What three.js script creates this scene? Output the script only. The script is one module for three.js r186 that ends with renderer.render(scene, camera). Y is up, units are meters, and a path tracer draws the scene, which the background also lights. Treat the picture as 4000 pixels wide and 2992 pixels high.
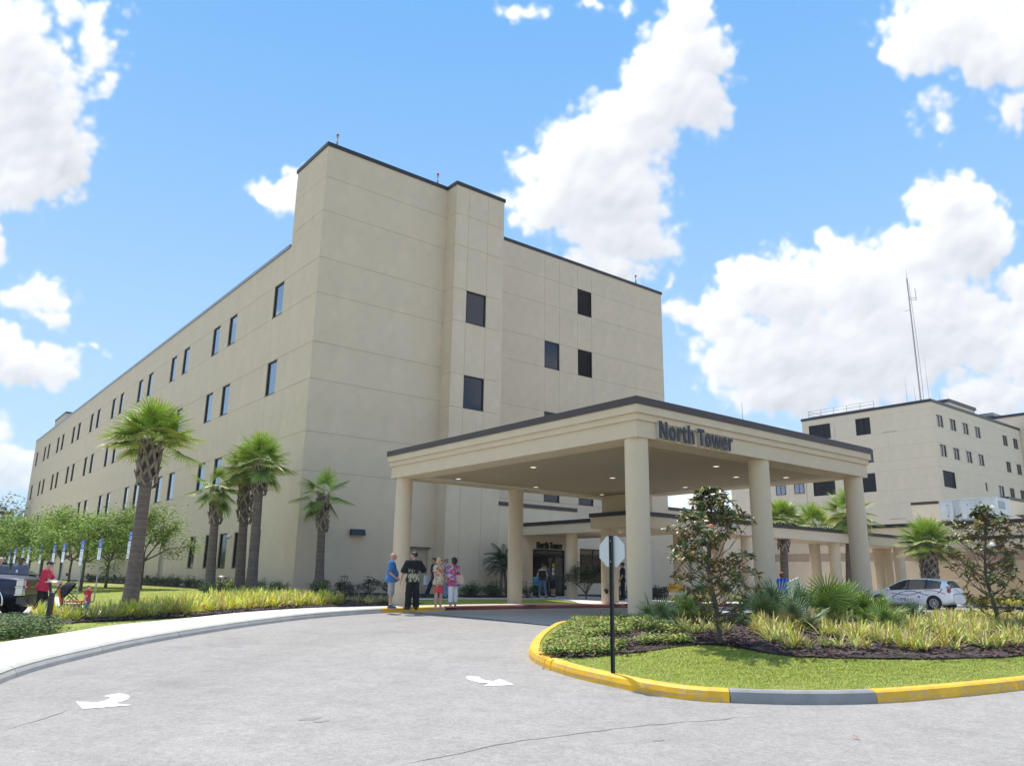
import * as THREE from 'three';
import { mergeGeometries, mergeVertices } from 'three/addons/utils/BufferGeometryUtils.js';
import { FontLoader } from 'three/addons/loaders/FontLoader.js';
import { TextGeometry } from 'three/addons/geometries/TextGeometry.js';

// ---------------------------------------------------------------- camera, sky, sun, exposure
const YO = 1.66;                                    // height of the lens above the road it stands on
const scene = new THREE.Scene();
const camera = new THREE.PerspectiveCamera(52.40, 4000 / 2992, 0.1, 2500);
camera.rotation.order = 'YXZ';
camera.rotation.set(14.098 * Math.PI / 180, -38.5286 * Math.PI / 180, 0.9004 * Math.PI / 180);
camera.position.set(-14.582, YO, 33.555);
camera.updateMatrixWorld(true);
const renderer = new THREE.WebGLRenderer({ antialias: true });
renderer.toneMapping = THREE.LinearToneMapping;
renderer.toneMappingExposure = 1.17;
renderer.shadowMap.enabled = true;
renderer.shadowMap.type = THREE.PCFSoftShadowMap;
const sun = new THREE.DirectionalLight(new THREE.Color(1.0, 0.955, 0.88), 4.4);
const SUN = new THREE.Vector3(0.10, 1, -0.41).normalize();
sun.position.copy(SUN).multiplyScalar(150).add(new THREE.Vector3(10, 0, 5));
sun.target.position.set(10, 0, 5);
sun.castShadow = true;
sun.shadow.mapSize.set(4096, 4096);
Object.assign(sun.shadow.camera, { left: -90, right: 120, top: 110, bottom: -70, near: 1, far: 400 });
scene.add(sun, sun.target);
const SKY_GAIN = 1.0;

// ---------------------------------------------------------------- numbers and noise
let seedState = 12345;
const seed = (n) => { seedState = n >>> 0; };
const rnd = () => { seedState = (seedState + 0x6d2b79f5) | 0; let t = Math.imul(seedState ^ (seedState >>> 15), 1 | seedState); t = (t + Math.imul(t ^ (t >>> 7), 61 | t)) ^ t; return ((t ^ (t >>> 14)) >>> 0) / 4294967296; };
const rr = (a, b) => a + (b - a) * rnd();
const V = (x, y, z) => new THREE.Vector3(x, y, z);
const { clamp, lerp, smoothstep } = THREE.MathUtils;
const hash2 = (x, y) => { let h = Math.imul(x, 374761393) ^ Math.imul(y, 668265263); h = Math.imul(h ^ (h >>> 13), 1274126177); return ((h ^ (h >>> 16)) >>> 0) / 4294967296; };
function vnoise(x, y, px = 0, py = 0) {             // value noise, tileable when a period is given
  const ix = Math.floor(x), iy = Math.floor(y); let fx = x - ix, fy = y - iy;
  fx = fx * fx * (3 - 2 * fx); fy = fy * fy * (3 - 2 * fy);
  const m = (a, p) => (p ? ((a % p) + p) % p : a);
  const x0 = m(ix, px), x1 = m(ix + 1, px), y0 = m(iy, py), y1 = m(iy + 1, py);
  const a = hash2(x0, y0), b = hash2(x1, y0), c = hash2(x0, y1), d = hash2(x1, y1);
  return a + (b - a) * fx + (c - a) * fy + (a - b - c + d) * fx * fy;
}
function fbm(x, y, oct = 5, p = 0) { let s = 0, a = 0.5, n = 0; for (let i = 0; i < oct; i++) { s += a * vnoise(x + i * 17.3 * (p ? 0 : 1), y, p, p); n += a; x *= 2; y *= 2; p *= 2; a *= 0.5; } return s / n; }

// ---------------------------------------------------------------- lens geometry: a pixel of the 4000 x 2992 photograph as a ray, and where it meets things
const FPX = 3036.18, CAM = camera.position.clone();
const ray = (px, py) => V((px - 2000) / FPX, -(py - 1496) / FPX, -1).applyQuaternion(camera.quaternion);
const along = (d, t) => CAM.clone().addScaledVector(d, t);
const onX = (px, py, X) => { const d = ray(px, py); return along(d, (X - CAM.x) / d.x); };
const onY = (px, py, Y) => { const d = ray(px, py); return along(d, (Y - CAM.y) / d.y); };
const onZ = (px, py, Z) => { const d = ray(px, py); return along(d, (Z - CAM.z) / d.z); };
const atD = (px, py, D) => { const d = ray(px, py); return along(d, D / Math.hypot(d.x, d.z)); };

// ---------------------------------------------------------------- the lie of the land (a smooth surface through surveyed heights)
const TPS = [[-14.58, 33.56, 0.23422], [-4.3, 27.2, -0.74077], [-8, 27, 0.01881], [-20, 30, -0.06383], [0.3, 20.2, 0.91303], [0.3, 8.8, -0.33735], [5.4, 8.9, -0.19508], [0, 0, 0.47922], [0, -21.5, 0.00554], [0, -60, 0.03851], [14, 0.9, -0.0829], [12.5, 4.5, -0.03973], [-10, 8, -0.25978], [-11, 4, -0.42971], [11, 20.2, -0.04514], [24, 17, 0.01352], [36, 10, 0.00397], [29, -3, -0.02419], [60, 0, 0.00936], [10, 35, -0.04215], [30, 40, 0.01465], [-30, 10, 0.09897], [-30, -40, -0.04035], [40, -60, -0.03391], [-3, 13, 0.20433], [-6, 2, 0.30076]];
function g0(x, z) {
  const X = x / 20, Z = z / 20; let v = -0.78183767 + 0.02632958 * X - 0.09115778 * Z;
  for (const [a, b, w] of TPS) { const r2 = (a / 20 - X) ** 2 + (b / 20 - Z) ** 2; if (r2 > 1e-12) v += w * r2 * Math.log(r2) * 0.5; }
  let t = clamp((Math.hypot(x - 2, z - 12) - 55) / 45, 0, 1); t = t * t * (3 - 2 * t);
  return YO + v * (1 - t) - 1.15 * t;
}
const gcache = new Map();
const g = (x, z) => { const k = Math.round(x * 50) * 1000003 + Math.round(z * 50); let v = gcache.get(k); if (v === undefined) { v = g0(x, z); gcache.set(k, v); } return v; };
function G(px, py, off = 0) {                        // where a pixel's ray meets the ground (raised by off)
  const d = ray(px, py), h = Math.hypot(d.x, d.z);
  for (let s = 2; s < 300; s += 0.25) {
    let p = along(d, s / h);
    if (p.y < g0(p.x, p.z) + off) { let lo = s - 0.25, hi = s; for (let i = 0; i < 24; i++) { const m = (lo + hi) / 2; p = along(d, m / h); if (p.y < g0(p.x, p.z) + off) hi = m; else lo = m; } return p; }
  }
  return along(d, 300 / h);
}

// ---------------------------------------------------------------- sky: air and clouds
function makeSky() {
  // cloud bodies as seen through the lens (units of the 2212 px wide view), turned into directions below
  const E = [[60, 240, 120, 160, 1], [10, 110, 90, 110, 1], [125, 330, 75, 85, 1], [45, 405, 75, 50, .9], [-110, 260, 130, 220, 1], [215, 95, 44, 95, .5], [160, 28, 90, 40, .5], [238, 185, 25, 38, .5],
    [85, 640, 62, 40, .8], [55, 655, 40, 25, .6], [112, 688, 42, 22, .7], [55, 790, 110, 45, .95], [-30, 760, 90, 55, 1], [135, 803, 48, 24, .7], [-5, 520, 24, 60, .7], [205, 748, 26, 12, .35],
    [598, 425, 55, 32, .75], [638, 400, 26, 32, .6],
    [1487, 30, 52, 60, 1], [1490, 120, 92, 70, 1], [1440, 190, 100, 80, 1], [1520, 210, 60, 80, .95], [1380, 255, 105, 80, 1], [1310, 320, 110, 80, 1], [1235, 365, 105, 80, 1], [1190, 440, 95, 70, 1], [1290, 430, 130, 90, 1], [1340, 515, 120, 60, .8], [1425, 510, 50, 40, .5], [1290, 560, 90, 40, .6], [1330, 585, 60, 40, .7], [1360, 420, 70, 90, .8],
    [1130, 18, 46, 28, .5], [1290, 8, 36, 14, .4], [1357, 15, 24, 22, .5],
    [2055, 60, 130, 90, 1], [2150, 130, 80, 60, .9], [1975, 110, 60, 55, .8], [2230, 60, 80, 120, 1], [2020, 245, 42, 42, .4], [2190, 235, 44, 42, .6],
    [2060, 445, 92, 62, 1], [2085, 520, 92, 80, 1], [1980, 560, 95, 70, 1], [1850, 610, 125, 90, 1], [1700, 625, 125, 80, 1], [1615, 610, 65, 65, 1], [1560, 690, 70, 60, .9], [1485, 675, 45, 40, .6], [1790, 520, 26, 30, .6],
    [1690, 770, 170, 90, 1], [1850, 770, 200, 100, 1], [2000, 700, 150, 110, 1], [2120, 720, 90, 90, .9], [1690, 850, 130, 45, .9], [2195, 640, 50, 60, .8], [2130, 860, 90, 45, .9], [1560, 800, 60, 45, .6], [2260, 760, 110, 110, .9],
    [1440, 610, 12, 40, .35], [1840, 900, 120, 40, .6], [20, 1010, 70, 50, .8], [-60, 960, 100, 60, .8], [1500, 1090, 60, 35, .8], [1600, 1075, 60, 40, .7], [1900, 980, 200, 60, .7], [2200, 950, 120, 60, .7]];
  const x0 = -500, y0 = -300, st = 2, NX = 1650, NY = 780, D = new Float32Array(NX * NY);
  const worley = (x, y) => { const ix = Math.floor(x), iy = Math.floor(y); let m = 9; for (let j = -1; j <= 1; j++) for (let i = -1; i <= 1; i++) { const a = ix + i, c = iy + j, dx = a + hash2(a, c) - x, dy = c + hash2(a + 911, c + 77) - y, d = dx * dx + dy * dy; if (d < m) m = d; } return 1 - Math.min(1, Math.sqrt(m)); };
  for (let j = 0; j < NY; j++) for (let i = 0; i < NX; i++) {
    const X = x0 + i * st, Y = y0 + j * st;
    let b = -1, s = 0;
    const wx = (fbm(X / 60, Y / 60, 4) - .5) * 62, wy = (fbm(X / 60 + 40, Y / 60 + 9, 4) - .5) * 56;
    for (const [cx, cy, rx, ry, w] of E) { const dx = (X + wx - cx) / rx, dy = (Y + wy - cy) / ry, q = dx * dx + dy * dy; if (q < 3) { const v = (1.24 - Math.sqrt(q)) * w - (1 - w) * .12; if (v > b) b = v; if (v > 0) s += v; } }
    if (b > -0.55) {
      const px = X + wx * .25, py = Y + wy * .25;
      let n = worley(px / 40, py / 40) * .52 + worley(px / 19 + 5, py / 19) * .27 + worley(px / 9 + 2, py / 9 + 8) * .14 + fbm(px / 7, py / 7, 3) * .10;
      const soft = fbm(X / 150 + 7, Y / 150 + 2, 2);
      n = (n - .50) * lerp(.6, 1.1, soft);
      D[j * NX + i] = Math.max(0, b * .8 + Math.min(.5, s * .10) + n * 0.95);
    }
  }
  const blur = (A, r) => { const B = new Float32Array(NX * NY), C = new Float32Array(NX * NY); for (let j = 0; j < NY; j++) { let a = 0; for (let i = -r; i < NX; i++) { if (i + r < NX) a += A[j * NX + i + r]; if (i - r - 1 >= 0) a -= A[j * NX + i - r - 1]; if (i >= 0) B[j * NX + i] = a / (2 * r + 1); } } for (let i = 0; i < NX; i++) { let a = 0; for (let j = -r; j < NY; j++) { if (j + r < NY) a += B[(j + r) * NX + i]; if (j - r - 1 >= 0) a -= B[(j - r - 1) * NX + i]; if (j >= 0) C[j * NX + i] = a / (2 * r + 1); } } return C; };
  const D1 = blur(D, 1), D3 = blur(blur(D, 3), 3), D9 = blur(blur(D, 11), 11), L = new Float32Array(NX * NY);
  for (let j = 0; j < NY; j++) for (let i = 0; i < NX; i++) {
    const o = j * NX + i; if (D1[o] <= 0.002) { L[o] = 1; continue; }
    let tau = 0; for (let k = 1; k <= 16; k++) { const a = Math.round(i - k * 1.6 - k * k * .06), c = Math.round(j - k * 2.4 - k * k * .16); if (a < 0 || c < 0) break; tau += D9[c * NX + a] * (.6 + .8 * fbm(a / 26, c / 22, 3)); }
    const sl = (A, r) => (A[Math.min(NY - 1, j + r) * NX + i] - A[Math.max(0, j - r) * NX + i]) * .8 + (A[j * NX + Math.min(NX - 1, i + r)] - A[j * NX + Math.max(0, i - r)]) * .45;
    L[o] = clamp(0.10 + .92 * Math.exp(-tau * .105) + clamp(sl(D3, 5) * .34, -.24, .30) + clamp(sl(D1, 2) * .20, -.10, .12), .04, 1.08);
  }
  for (let k = 0; k < NX * NY; k++) D[k] = D1[k];
  const bil = (A, X, Y, out) => { const fx = (X - x0) / st, fy = (Y - y0) / st, i = Math.floor(fx), j = Math.floor(fy); if (i < 1 || j < 1 || i >= NX - 2 || j >= NY - 2) return out; const a = fx - i, b = fy - j, k = j * NX + i; return (A[k] * (1 - a) + A[k + 1] * a) * (1 - b) + (A[k + NX] * (1 - a) + A[k + NX + 1] * a) * b; };
  const W = 4096, H = 2048, data = new Float32Array(W * H * 4), inv = camera.quaternion.clone().invert(), q = V();
  const blue = (el) => { const t = clamp(el / 1.5708, 0, 1), k = Math.pow(1 - t, 3.2); return [lerp(.10, .62, k), lerp(.36, .83, k) , lerp(.80, 1.0, k)]; };
  for (let row = 0; row < H; row++) {
    const el = ((row + .5) / H - .5) * Math.PI, y = Math.sin(el), ce = Math.cos(el), base = blue(Math.max(0, el));
    for (let col = 0; col < W; col++) {
      const az = ((col + .5) / W - .5) * 2 * Math.PI, x = Math.cos(az) * ce, z = Math.sin(az) * ce, o = (row * W + col) * 4;
      let c = base, alpha = 0, lit = 1;
      if (el > -0.02) {
        q.set(x, y, z).applyQuaternion(inv);
let d = 0, l = 1, e = 0;
        if (q.z < -0.2) { const X = (2000 + FPX * q.x / -q.z) * .553, Y = (1496 - FPX * q.y / -q.z) * .553, v = bil(D, X, Y, -1); if (v >= 0) { d = v; l = bil(L, X, Y, 1); const m = Math.min((X - x0) / 420, (x0 + NX * st - X) / 420, (Y - y0) / 260, 1); e = clamp(m, 0, 1); e = e * e * (3 - 2 * e); } }
        if (e < 1) {                                // the same broken cumulus all round
          const k = 1 / (Math.max(y, 0) + .30), cx = x * k, cz = z * k, wxx = (fbm(cx * 3 + 4, cz * 3, 3) - .5) * .25, n = fbm(cx * 1.7 + 11 + wxx, cz * 1.7 + 5 + wxx, 3), pf = worley(cx * 7 + wxx * 4, cz * 7) * .5 + worley(cx * 15, cz * 15) * .3 + worley(cx * 31, cz * 31) * .16;
          const gen = clamp((n - .515) * 4.2 + (pf - .48) * .9, 0, 1.4), gl = clamp(1.05 - gen * .42 + (pf - .45) * .5, .25, 1.05);
          const w = e * d, w2 = (1 - e) * gen; l = w + w2 > 1e-4 ? (l * w + gl * w2) / (w + w2) : 1; d = w + w2;
        }
        alpha = smoothstep(d, 0.0, 0.34); alpha = alpha * (0.45 + 0.55 * smoothstep(d, .06, .5));
        lit = l;
        const hz = clamp(1 - el / .2, 0, 1); alpha *= 1 - .45 * hz;
      }
      const bright = 0.60 + 0.48 * lit, sh = clamp(1.05 - lit, 0, 1), cl = [bright * (1 - .075 * sh), bright * (1 - .035 * sh), bright * (1 + .045 * sh)];
      for (let k = 0; k < 3; k++) data[o + k] = lerp(c[k], cl[k], alpha) * (el < 0 ? .55 : 1);
      data[o + 3] = 1;
    }
  }
  const t = new THREE.DataTexture(data, W, H, THREE.RGBAFormat, THREE.FloatType);
  t.mapping = THREE.EquirectangularReflectionMapping; t.magFilter = THREE.LinearFilter; t.minFilter = THREE.LinearFilter; t.needsUpdate = true;
  scene.background = t; scene.environment = t; scene.backgroundIntensity = SKY_GAIN; scene.environmentIntensity = SKY_GAIN;
}
makeSky();
scene.fog = new THREE.FogExp2(new THREE.Color(0.72, 0.82, 0.95), 0.00035);

// ---------------------------------------------------------------- naming and tagging
const used = new Map();
const numbered = (n) => { const k = used.get(n) || 0; used.set(n, k + 1); return k ? n + '_' + String(k).padStart(3, '0') : n; };
function shadow(o) { o.traverse((m) => { if (m.isMesh) { m.castShadow = true; m.receiveShadow = true; } }); return o; }
function thing(name, label, category, pos = [0, 0, 0], turn = 0, group) {
  const o = new THREE.Group(); o.name = numbered(name); o.position.set(...pos); o.rotation.y = turn;
  o.userData = { label, category }; if (group) o.userData.group = group; scene.add(o); return o;
}
function mesh(name, geo, mat, parent) { const m = new THREE.Mesh(Array.isArray(geo) ? merge(geo) : geo, mat); m.name = parent ? name : numbered(name); m.castShadow = m.receiveShadow = true; if (parent) parent.add(m); return m; }
function struct(name, geo, mat) { const m = mesh(name, geo, mat); m.userData.kind = 'structure'; scene.add(m); return m; }
function structGroup(name) { const o = new THREE.Group(); o.name = numbered(name); o.userData.kind = 'structure'; scene.add(o); return o; }
function solo(name, geo, mat, label, category, group, kind) { const m = mesh(name, geo, mat); m.userData = { label, category }; if (group) m.userData.group = group; if (kind) { m.userData = { kind }; if (label) m.userData.label = label; } scene.add(m); return m; }
function stuffInst(name, geo, mat, mats, cols, label, parent) {
  const m = new THREE.InstancedMesh(geo, mat, mats.length); m.name = parent ? name : numbered(name); m.castShadow = m.receiveShadow = true;
  mats.forEach((x, i) => m.setMatrixAt(i, x)); if (cols) cols.forEach((c, i) => m.setColorAt(i, c));
  m.userData = { kind: 'stuff' }; if (label) m.userData.label = label; (parent || scene).add(m); return m;
}
function dup(o, label, group) { const c = o.clone(); c.name = numbered(o.name.replace(/_\d{3}$/, '')); c.userData = { ...o.userData }; if (label) c.userData.label = label; if (group) c.userData.group = group; scene.add(c); return c; }

// ---------------------------------------------------------------- geometry helpers
function clean(geo) { let q = geo.index ? geo.toNonIndexed() : geo; for (const k of Object.keys(q.attributes)) if (!['position', 'normal', 'uv', 'color'].includes(k)) q.deleteAttribute(k); if (!q.attributes.uv) q.setAttribute('uv', new THREE.BufferAttribute(new Float32Array(q.attributes.position.count * 2), 2)); q.groups.length = 0; return q; }
function merge(list) { list = list.filter(Boolean).map(clean); if (list.length === 1) return list[0]; const c = list.some((q) => q.attributes.color); if (c) for (const q of list) if (!q.attributes.color) q.setAttribute('color', new THREE.BufferAttribute(new Float32Array(q.attributes.position.count * 3).fill(1), 3)); return mergeGeometries(list); }
function box(w, h, d, x = 0, y = 0, z = 0, ry = 0) {     // uv in metres
  const b = new THREE.BoxGeometry(w, h, d), uv = b.attributes.uv, S = [[d, h], [d, h], [w, d], [w, d], [w, h], [w, h]];
  for (let i = 0; i < 24; i++) { const s = S[i >> 2]; uv.setXY(i, uv.getX(i) * s[0] + x + z, uv.getY(i) * s[1] + y); }
  if (ry) b.rotateY(ry); b.translate(x, y, z); return b;
}
const slab = (x0, x1, y0, y1, z0, z1) => box(Math.abs(x1 - x0), Math.abs(y1 - y0), Math.abs(z1 - z0), (x0 + x1) / 2, (y0 + y1) / 2, (z0 + z1) / 2);
function cyl(r0, r1, h, x = 0, y = 0, z = 0, seg = 20, open = false) { const c = new THREE.CylinderGeometry(r1, r0, h, seg, 1, open); const uv = c.attributes.uv; for (let i = 0; i < uv.count; i++) uv.setXY(i, uv.getX(i) * 6.283 * r0, uv.getY(i) * h); c.translate(x, y + h / 2, z); return c; }
function bar(a, b, r, seg = 6, r2 = r) { const d = b.clone().sub(a), c = new THREE.CylinderGeometry(r2, r, d.length(), seg, 1); c.translate(0, d.length() / 2, 0); c.applyQuaternion(new THREE.Quaternion().setFromUnitVectors(V(0, 1, 0), d.normalize())); c.translate(a.x, a.y, a.z); return c; }
function tube(pts, r, seg = 8, rad = 6) { return new THREE.TubeGeometry(new THREE.CatmullRomCurve3(pts), seg, r, rad, false); }
function rawGeo(pos, uv, col) { const b = new THREE.BufferGeometry(); b.setAttribute('position', new THREE.Float32BufferAttribute(pos, 3)); if (uv) b.setAttribute('uv', new THREE.Float32BufferAttribute(uv, 2)); if (col) b.setAttribute('color', new THREE.Float32BufferAttribute(col, 3)); b.computeVertexNormals(); return b; }
const M4 = (x, y, z, ry = 0, s = 1, rx = 0, rz = 0, sy = s) => new THREE.Matrix4().compose(V(x, y, z), new THREE.Quaternion().setFromEuler(new THREE.Euler(rx, ry, rz, 'YXZ')), V(s, sy, s));
// a polygon laid over the ground: pts [[x,z],...]
function drape(pts, off, L = 1.1, holes = [], hfn = g, colFn) {
  const P = pts.map(([x, z]) => new THREE.Vector2(x, z)), Hs = holes.map((h) => h.map(([x, z]) => new THREE.Vector2(x, z)));
  if (THREE.ShapeUtils.area(P) < 0) P.reverse(); Hs.forEach((h) => { if (THREE.ShapeUtils.area(h) > 0) h.reverse(); });
  const all = [...P, ...Hs.flat()].map((v) => [v.x, v.y]); let tris = THREE.ShapeUtils.triangulateShape(P, Hs).map((t) => t.map((i) => all[i]));
  const out = []; let guard = 0;
  while (tris.length && guard++ < 400000) {
    const t = tris.pop(); let bi = -1, bl = L;
    for (let i = 0; i < 3; i++) { const a = t[i], b = t[(i + 1) % 3], l = Math.hypot(a[0] - b[0], a[1] - b[1]); const far = Math.hypot((a[0] + b[0]) / 2 - CAM.x, (a[1] + b[1]) / 2 - CAM.z); const lim = L * Math.max(1, far / 45); if (l > lim && l / lim * L > bl) { bl = l / lim * L; bi = i; } }
    if (bi < 0) { out.push(t); continue; }
    const a = t[bi], b = t[(bi + 1) % 3], c = t[(bi + 2) % 3], m = [(a[0] + b[0]) / 2, (a[1] + b[1]) / 2]; tris.push([a, m, c], [m, b, c]);
  }
  const pos = [], uv = [], col = [];
  for (const t of out) { const [a, b, c] = t, up = (b[0] - a[0]) * (c[1] - a[1]) - (b[1] - a[1]) * (c[0] - a[0]) < 0; for (const v of up ? [a, b, c] : [a, c, b]) { pos.push(v[0], hfn(v[0], v[1]) + off, v[1]); uv.push(v[0], v[1]); if (colFn) { const k = colFn(v[0], v[1]); col.push(...(Array.isArray(k) ? k : [k, k, k])); } } }
  let b = rawGeo(pos, uv, colFn ? col : null); b.deleteAttribute('normal'); b = mergeVertices(b, 1e-3); b.computeVertexNormals(); return b;
}
function inPoly(pts, x, z) { let c = false; for (let i = 0, j = pts.length - 1; i < pts.length; j = i++) { const [a, b] = pts[i], [d, e] = pts[j]; if ((b > z) !== (e > z) && x < ((d - a) * (z - b)) / (e - b) + a) c = !c; } return c; }
function smoothLine(pts, step = .6, closed = false) { const c = new THREE.CatmullRomCurve3(pts.map(([x, z]) => V(x, 0, z)), closed, 'centripetal'); const n = Math.max(2, Math.round(c.getLength() / step)); return c.getSpacedPoints(n).map((p) => [p.x, p.z]); }
// sweep a profile [[across, up],...] along a ground line; across is to the left of travel
function sweep(line, prof, hfn = g) {
  const pos = [], uv = []; let s = 0; const rows = line.map(([x, z], i) => { const a = line[Math.max(0, i - 1)], b = line[Math.min(line.length - 1, i + 1)], l = Math.hypot(b[0] - a[0], b[1] - a[1]) || 1, nx = (b[1] - a[1]) / l, nz = -(b[0] - a[0]) / l; if (i) s += Math.hypot(x - line[i - 1][0], z - line[i - 1][1]); const y = hfn(x, z); return prof.map(([o, u]) => [x + nx * o, y + u, z + nz * o, s]); });
  let pl = 0; const plen = prof.map((p, i) => { if (i) pl += Math.hypot(p[0] - prof[i - 1][0], p[1] - prof[i - 1][1]); return pl; });
  for (let i = 0; i < rows.length - 1; i++) for (let j = 0; j < prof.length - 1; j++) { const A = rows[i][j], B = rows[i][j + 1], C = rows[i + 1][j], D = rows[i + 1][j + 1]; for (const [q, k] of [[A, j], [B, j + 1], [C, j], [B, j + 1], [D, j + 1], [C, j]]) { pos.push(q[0], q[1], q[2]); uv.push(q[3], plen[k]); } }
  const capEnd = (r, flip) => { for (let j = 1; j < r.length - 1; j++) for (const q of flip ? [r[0], r[j + 1], r[j]] : [r[0], r[j], r[j + 1]]) { pos.push(q[0], q[1], q[2]); uv.push(q[0] + q[2], q[1]); } };
  capEnd(rows[0], false); capEnd(rows[rows.length - 1], true);
  return rawGeo(pos, uv);
}
// ---------------------------------------------------------------- materials
function tex(n, fn, srgb, size = 1, bytes = true) {      // fn(u,v) in 0..1 -> [r,g,b] linear or sRGB as said; size = metres per tile
  const d = new Uint8Array(n * n * 4);
  for (let j = 0; j < n; j++) for (let i = 0; i < n; i++) { const c = fn(i / n, j / n, i, j), o = (j * n + i) * 4; d[o] = clamp(c[0] * 255, 0, 255); d[o + 1] = clamp(c[1] * 255, 0, 255); d[o + 2] = clamp(c[2] * 255, 0, 255); d[o + 3] = 255; }
  const t = new THREE.DataTexture(d, n, n); t.wrapS = t.wrapT = THREE.RepeatWrapping; t.magFilter = THREE.LinearFilter; t.minFilter = THREE.LinearMipmapLinearFilter; t.generateMipmaps = true; if (srgb) t.colorSpace = THREE.SRGBColorSpace; t.repeat.set(1 / size, 1 / size); t.needsUpdate = true; return t;
}
const S = (v) => (v <= 0.0031308 ? 12.92 * v : 1.055 * Math.pow(v, 1 / 2.4) - 0.055);
const lin = (r, gg, b) => new THREE.Color().setRGB(r, gg, b);
const std = (o) => new THREE.MeshStandardMaterial({ roughness: .85, ...o });
const phys = (o) => new THREE.MeshPhysicalMaterial(o);
const bumpFine = tex(512, (u, v) => { const k = .55 * fbm(u * 96, v * 96, 2, 96) + .45 * hash2(Math.floor(u * 512), Math.floor(v * 512)); return [k, k, k]; }, false, 1.1);
const mott = (base, amp, size, f = 6, grain = .05, streak = 0) => tex(512, (u, v) => { const k = 1 - streak * smoothstep(fbm(u * 40, v * 2, 4, 0), .5, .8) * (1 - Math.abs(v * 2 - 1)) + (fbm(u * f, v * f, 5, f) - .5) * 2 * amp + (hash2(u * 512 | 0, v * 512 | 0) - .5) * grain * 2; return base.map((c) => S(c * k)); }, true, size);
const M = {};
M.stucco = std({ map: mott([.655, .53, .388], .07, 3.1), bumpMap: bumpFine, bumpScale: .004, roughness: .95 });
M.stuccoPale = std({ map: mott([.76, .635, .475], .05, 3.7), bumpMap: bumpFine, bumpScale: .003, roughness: .95 });
M.stuccoSmooth = std({ map: mott([.68, .55, .40], .06, 2.7), bumpMap: bumpFine, bumpScale: .003, roughness: .93 });
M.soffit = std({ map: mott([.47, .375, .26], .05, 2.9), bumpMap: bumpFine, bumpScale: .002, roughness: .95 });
M.band = std({ map: mott([.44, .30, .22], .05, 2.9), roughness: .95 });
M.joint = std({ color: lin(.36, .28, .19), roughness: 1 });
M.core = std({ color: lin(.20, .17, .13), roughness: 1 });
M.roof = std({ color: lin(.5, .48, .45), roughness: 1 });
M.coping = std({ color: lin(.028, .024, .028), roughness: .42, metalness: .25 });
M.copingBrown = std({ map: mott([.060, .045, .045], .1, 2.3), roughness: .5, metalness: .2 });
M.frame = std({ color: lin(.012, .011, .013), roughness: .4, metalness: .3 });
M.glass = phys({ color: lin(.16, .19, .25), roughness: .03, metalness: .75, clearcoat: 1, clearcoatRoughness: .02 });
M.glassDim = phys({ color: lin(.02, .018, .016), roughness: .06, ior: 1.7 });
M.louver = std({ color: lin(.014, .013, .014), roughness: .55 });
M.doorTan = std({ color: lin(.42, .37, .28), roughness: .6 });
M.steel = std({ color: lin(.42, .43, .44), roughness: .38, metalness: .7 });
M.galv = std({ color: lin(.33, .36, .36), roughness: .5, metalness: .55 });
M.black = std({ color: lin(.012, .012, .012), roughness: .5 });
M.bronze = std({ color: lin(.050, .037, .032), roughness: .5, metalness: .3 });
M.whitePaint = std({ color: lin(.78, .78, .76), roughness: .5 });
M.lampGlow = std({ color: lin(.9, .85, .7), emissive: lin(1, .86, .6), emissiveIntensity: 1.6 });
M.redLens = phys({ color: lin(.75, .03, .12), roughness: .2, transmission: .3, thickness: .05 });
// ground
const aggregate = (u, v, n, base, lo, hi) => { const c = hash2(u * n | 0, v * n | 0), f = fbm(u * 20, v * 20, 4, 20), m = vnoise(u * n / 3, v * n / 3, n / 3 | 0, n / 3 | 0); let k = 1 + (f - .5) * .22; if (c > .93) k *= lerp(1, hi * (.8 + c * .3), .6); else if (c < .12) k *= lerp(1, lo, .6); k *= .88 + m * .24; const m2 = vnoise(u * n / 9, v * n / 9, n / 9 | 0, n / 9 | 0); k *= .90 + m2 * .20; return base * k; };
M.asphalt = std({ map: tex(1024, (u, v) => { const a = aggregate(u, v, 1024, .315, .55, 1.45); const w = hash2((u * 1024 | 0) + 7, (v * 1024 | 0) + 3); return [S(a * (1.0 + (w - .5) * .08)), S(a * .935), S(a * .875)]; }, true, 5.1), bumpMap: tex(512, (u, v) => { const k = hash2(u * 512 | 0, v * 512 | 0) * .6 + vnoise(u * 170, v * 170, 170, 170) * .4; return [k, k, k]; }, false, 2.5), bumpScale: .005, roughness: .93, vertexColors: true });
M.concrete = std({ map: mott([.66, .635, .59], .08, 3.3, 7, .05), bumpMap: bumpFine, bumpScale: .0015, roughness: .9 });
M.drive = std({ map: mott([.36, .36, .355], .12, 4.3, 7, .05), roughness: .88 });
M.kerbGrey = std({ map: mott([.50, .475, .44], .14, 1.9, 7, .08), bumpMap: bumpFine, bumpScale: .002, roughness: .92 });
M.kerbDark = std({ map: mott([.30, .29, .28], .2, 1.5, 7, .1), bumpMap: bumpFine, bumpScale: .003, roughness: .92 });
M.kerbYellow = std({ map: tex(512, (u, v) => { const k = 1 + (fbm(u * 8, v * 8, 5, 8) - .5) * .42, w = Math.max(smoothstep(fbm(u * 22 + 3, v * 22, 4, 22), .60, .72) * .55, smoothstep(fbm(u * 5, v * 40 + 7, 4, 0), .60, .74) * .5); return [S(lerp(.86 * k, .42, w)), S(lerp(.47 * k, .36, w)), S(lerp(.012 * k, .28, w))]; }, true, 1.7), bumpMap: bumpFine, bumpScale: .002, roughness: .6 });
M.kerbRed = std({ map: mott([.17, .05, .045], .2, 1.7, 7, .08), roughness: .75 });
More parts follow.
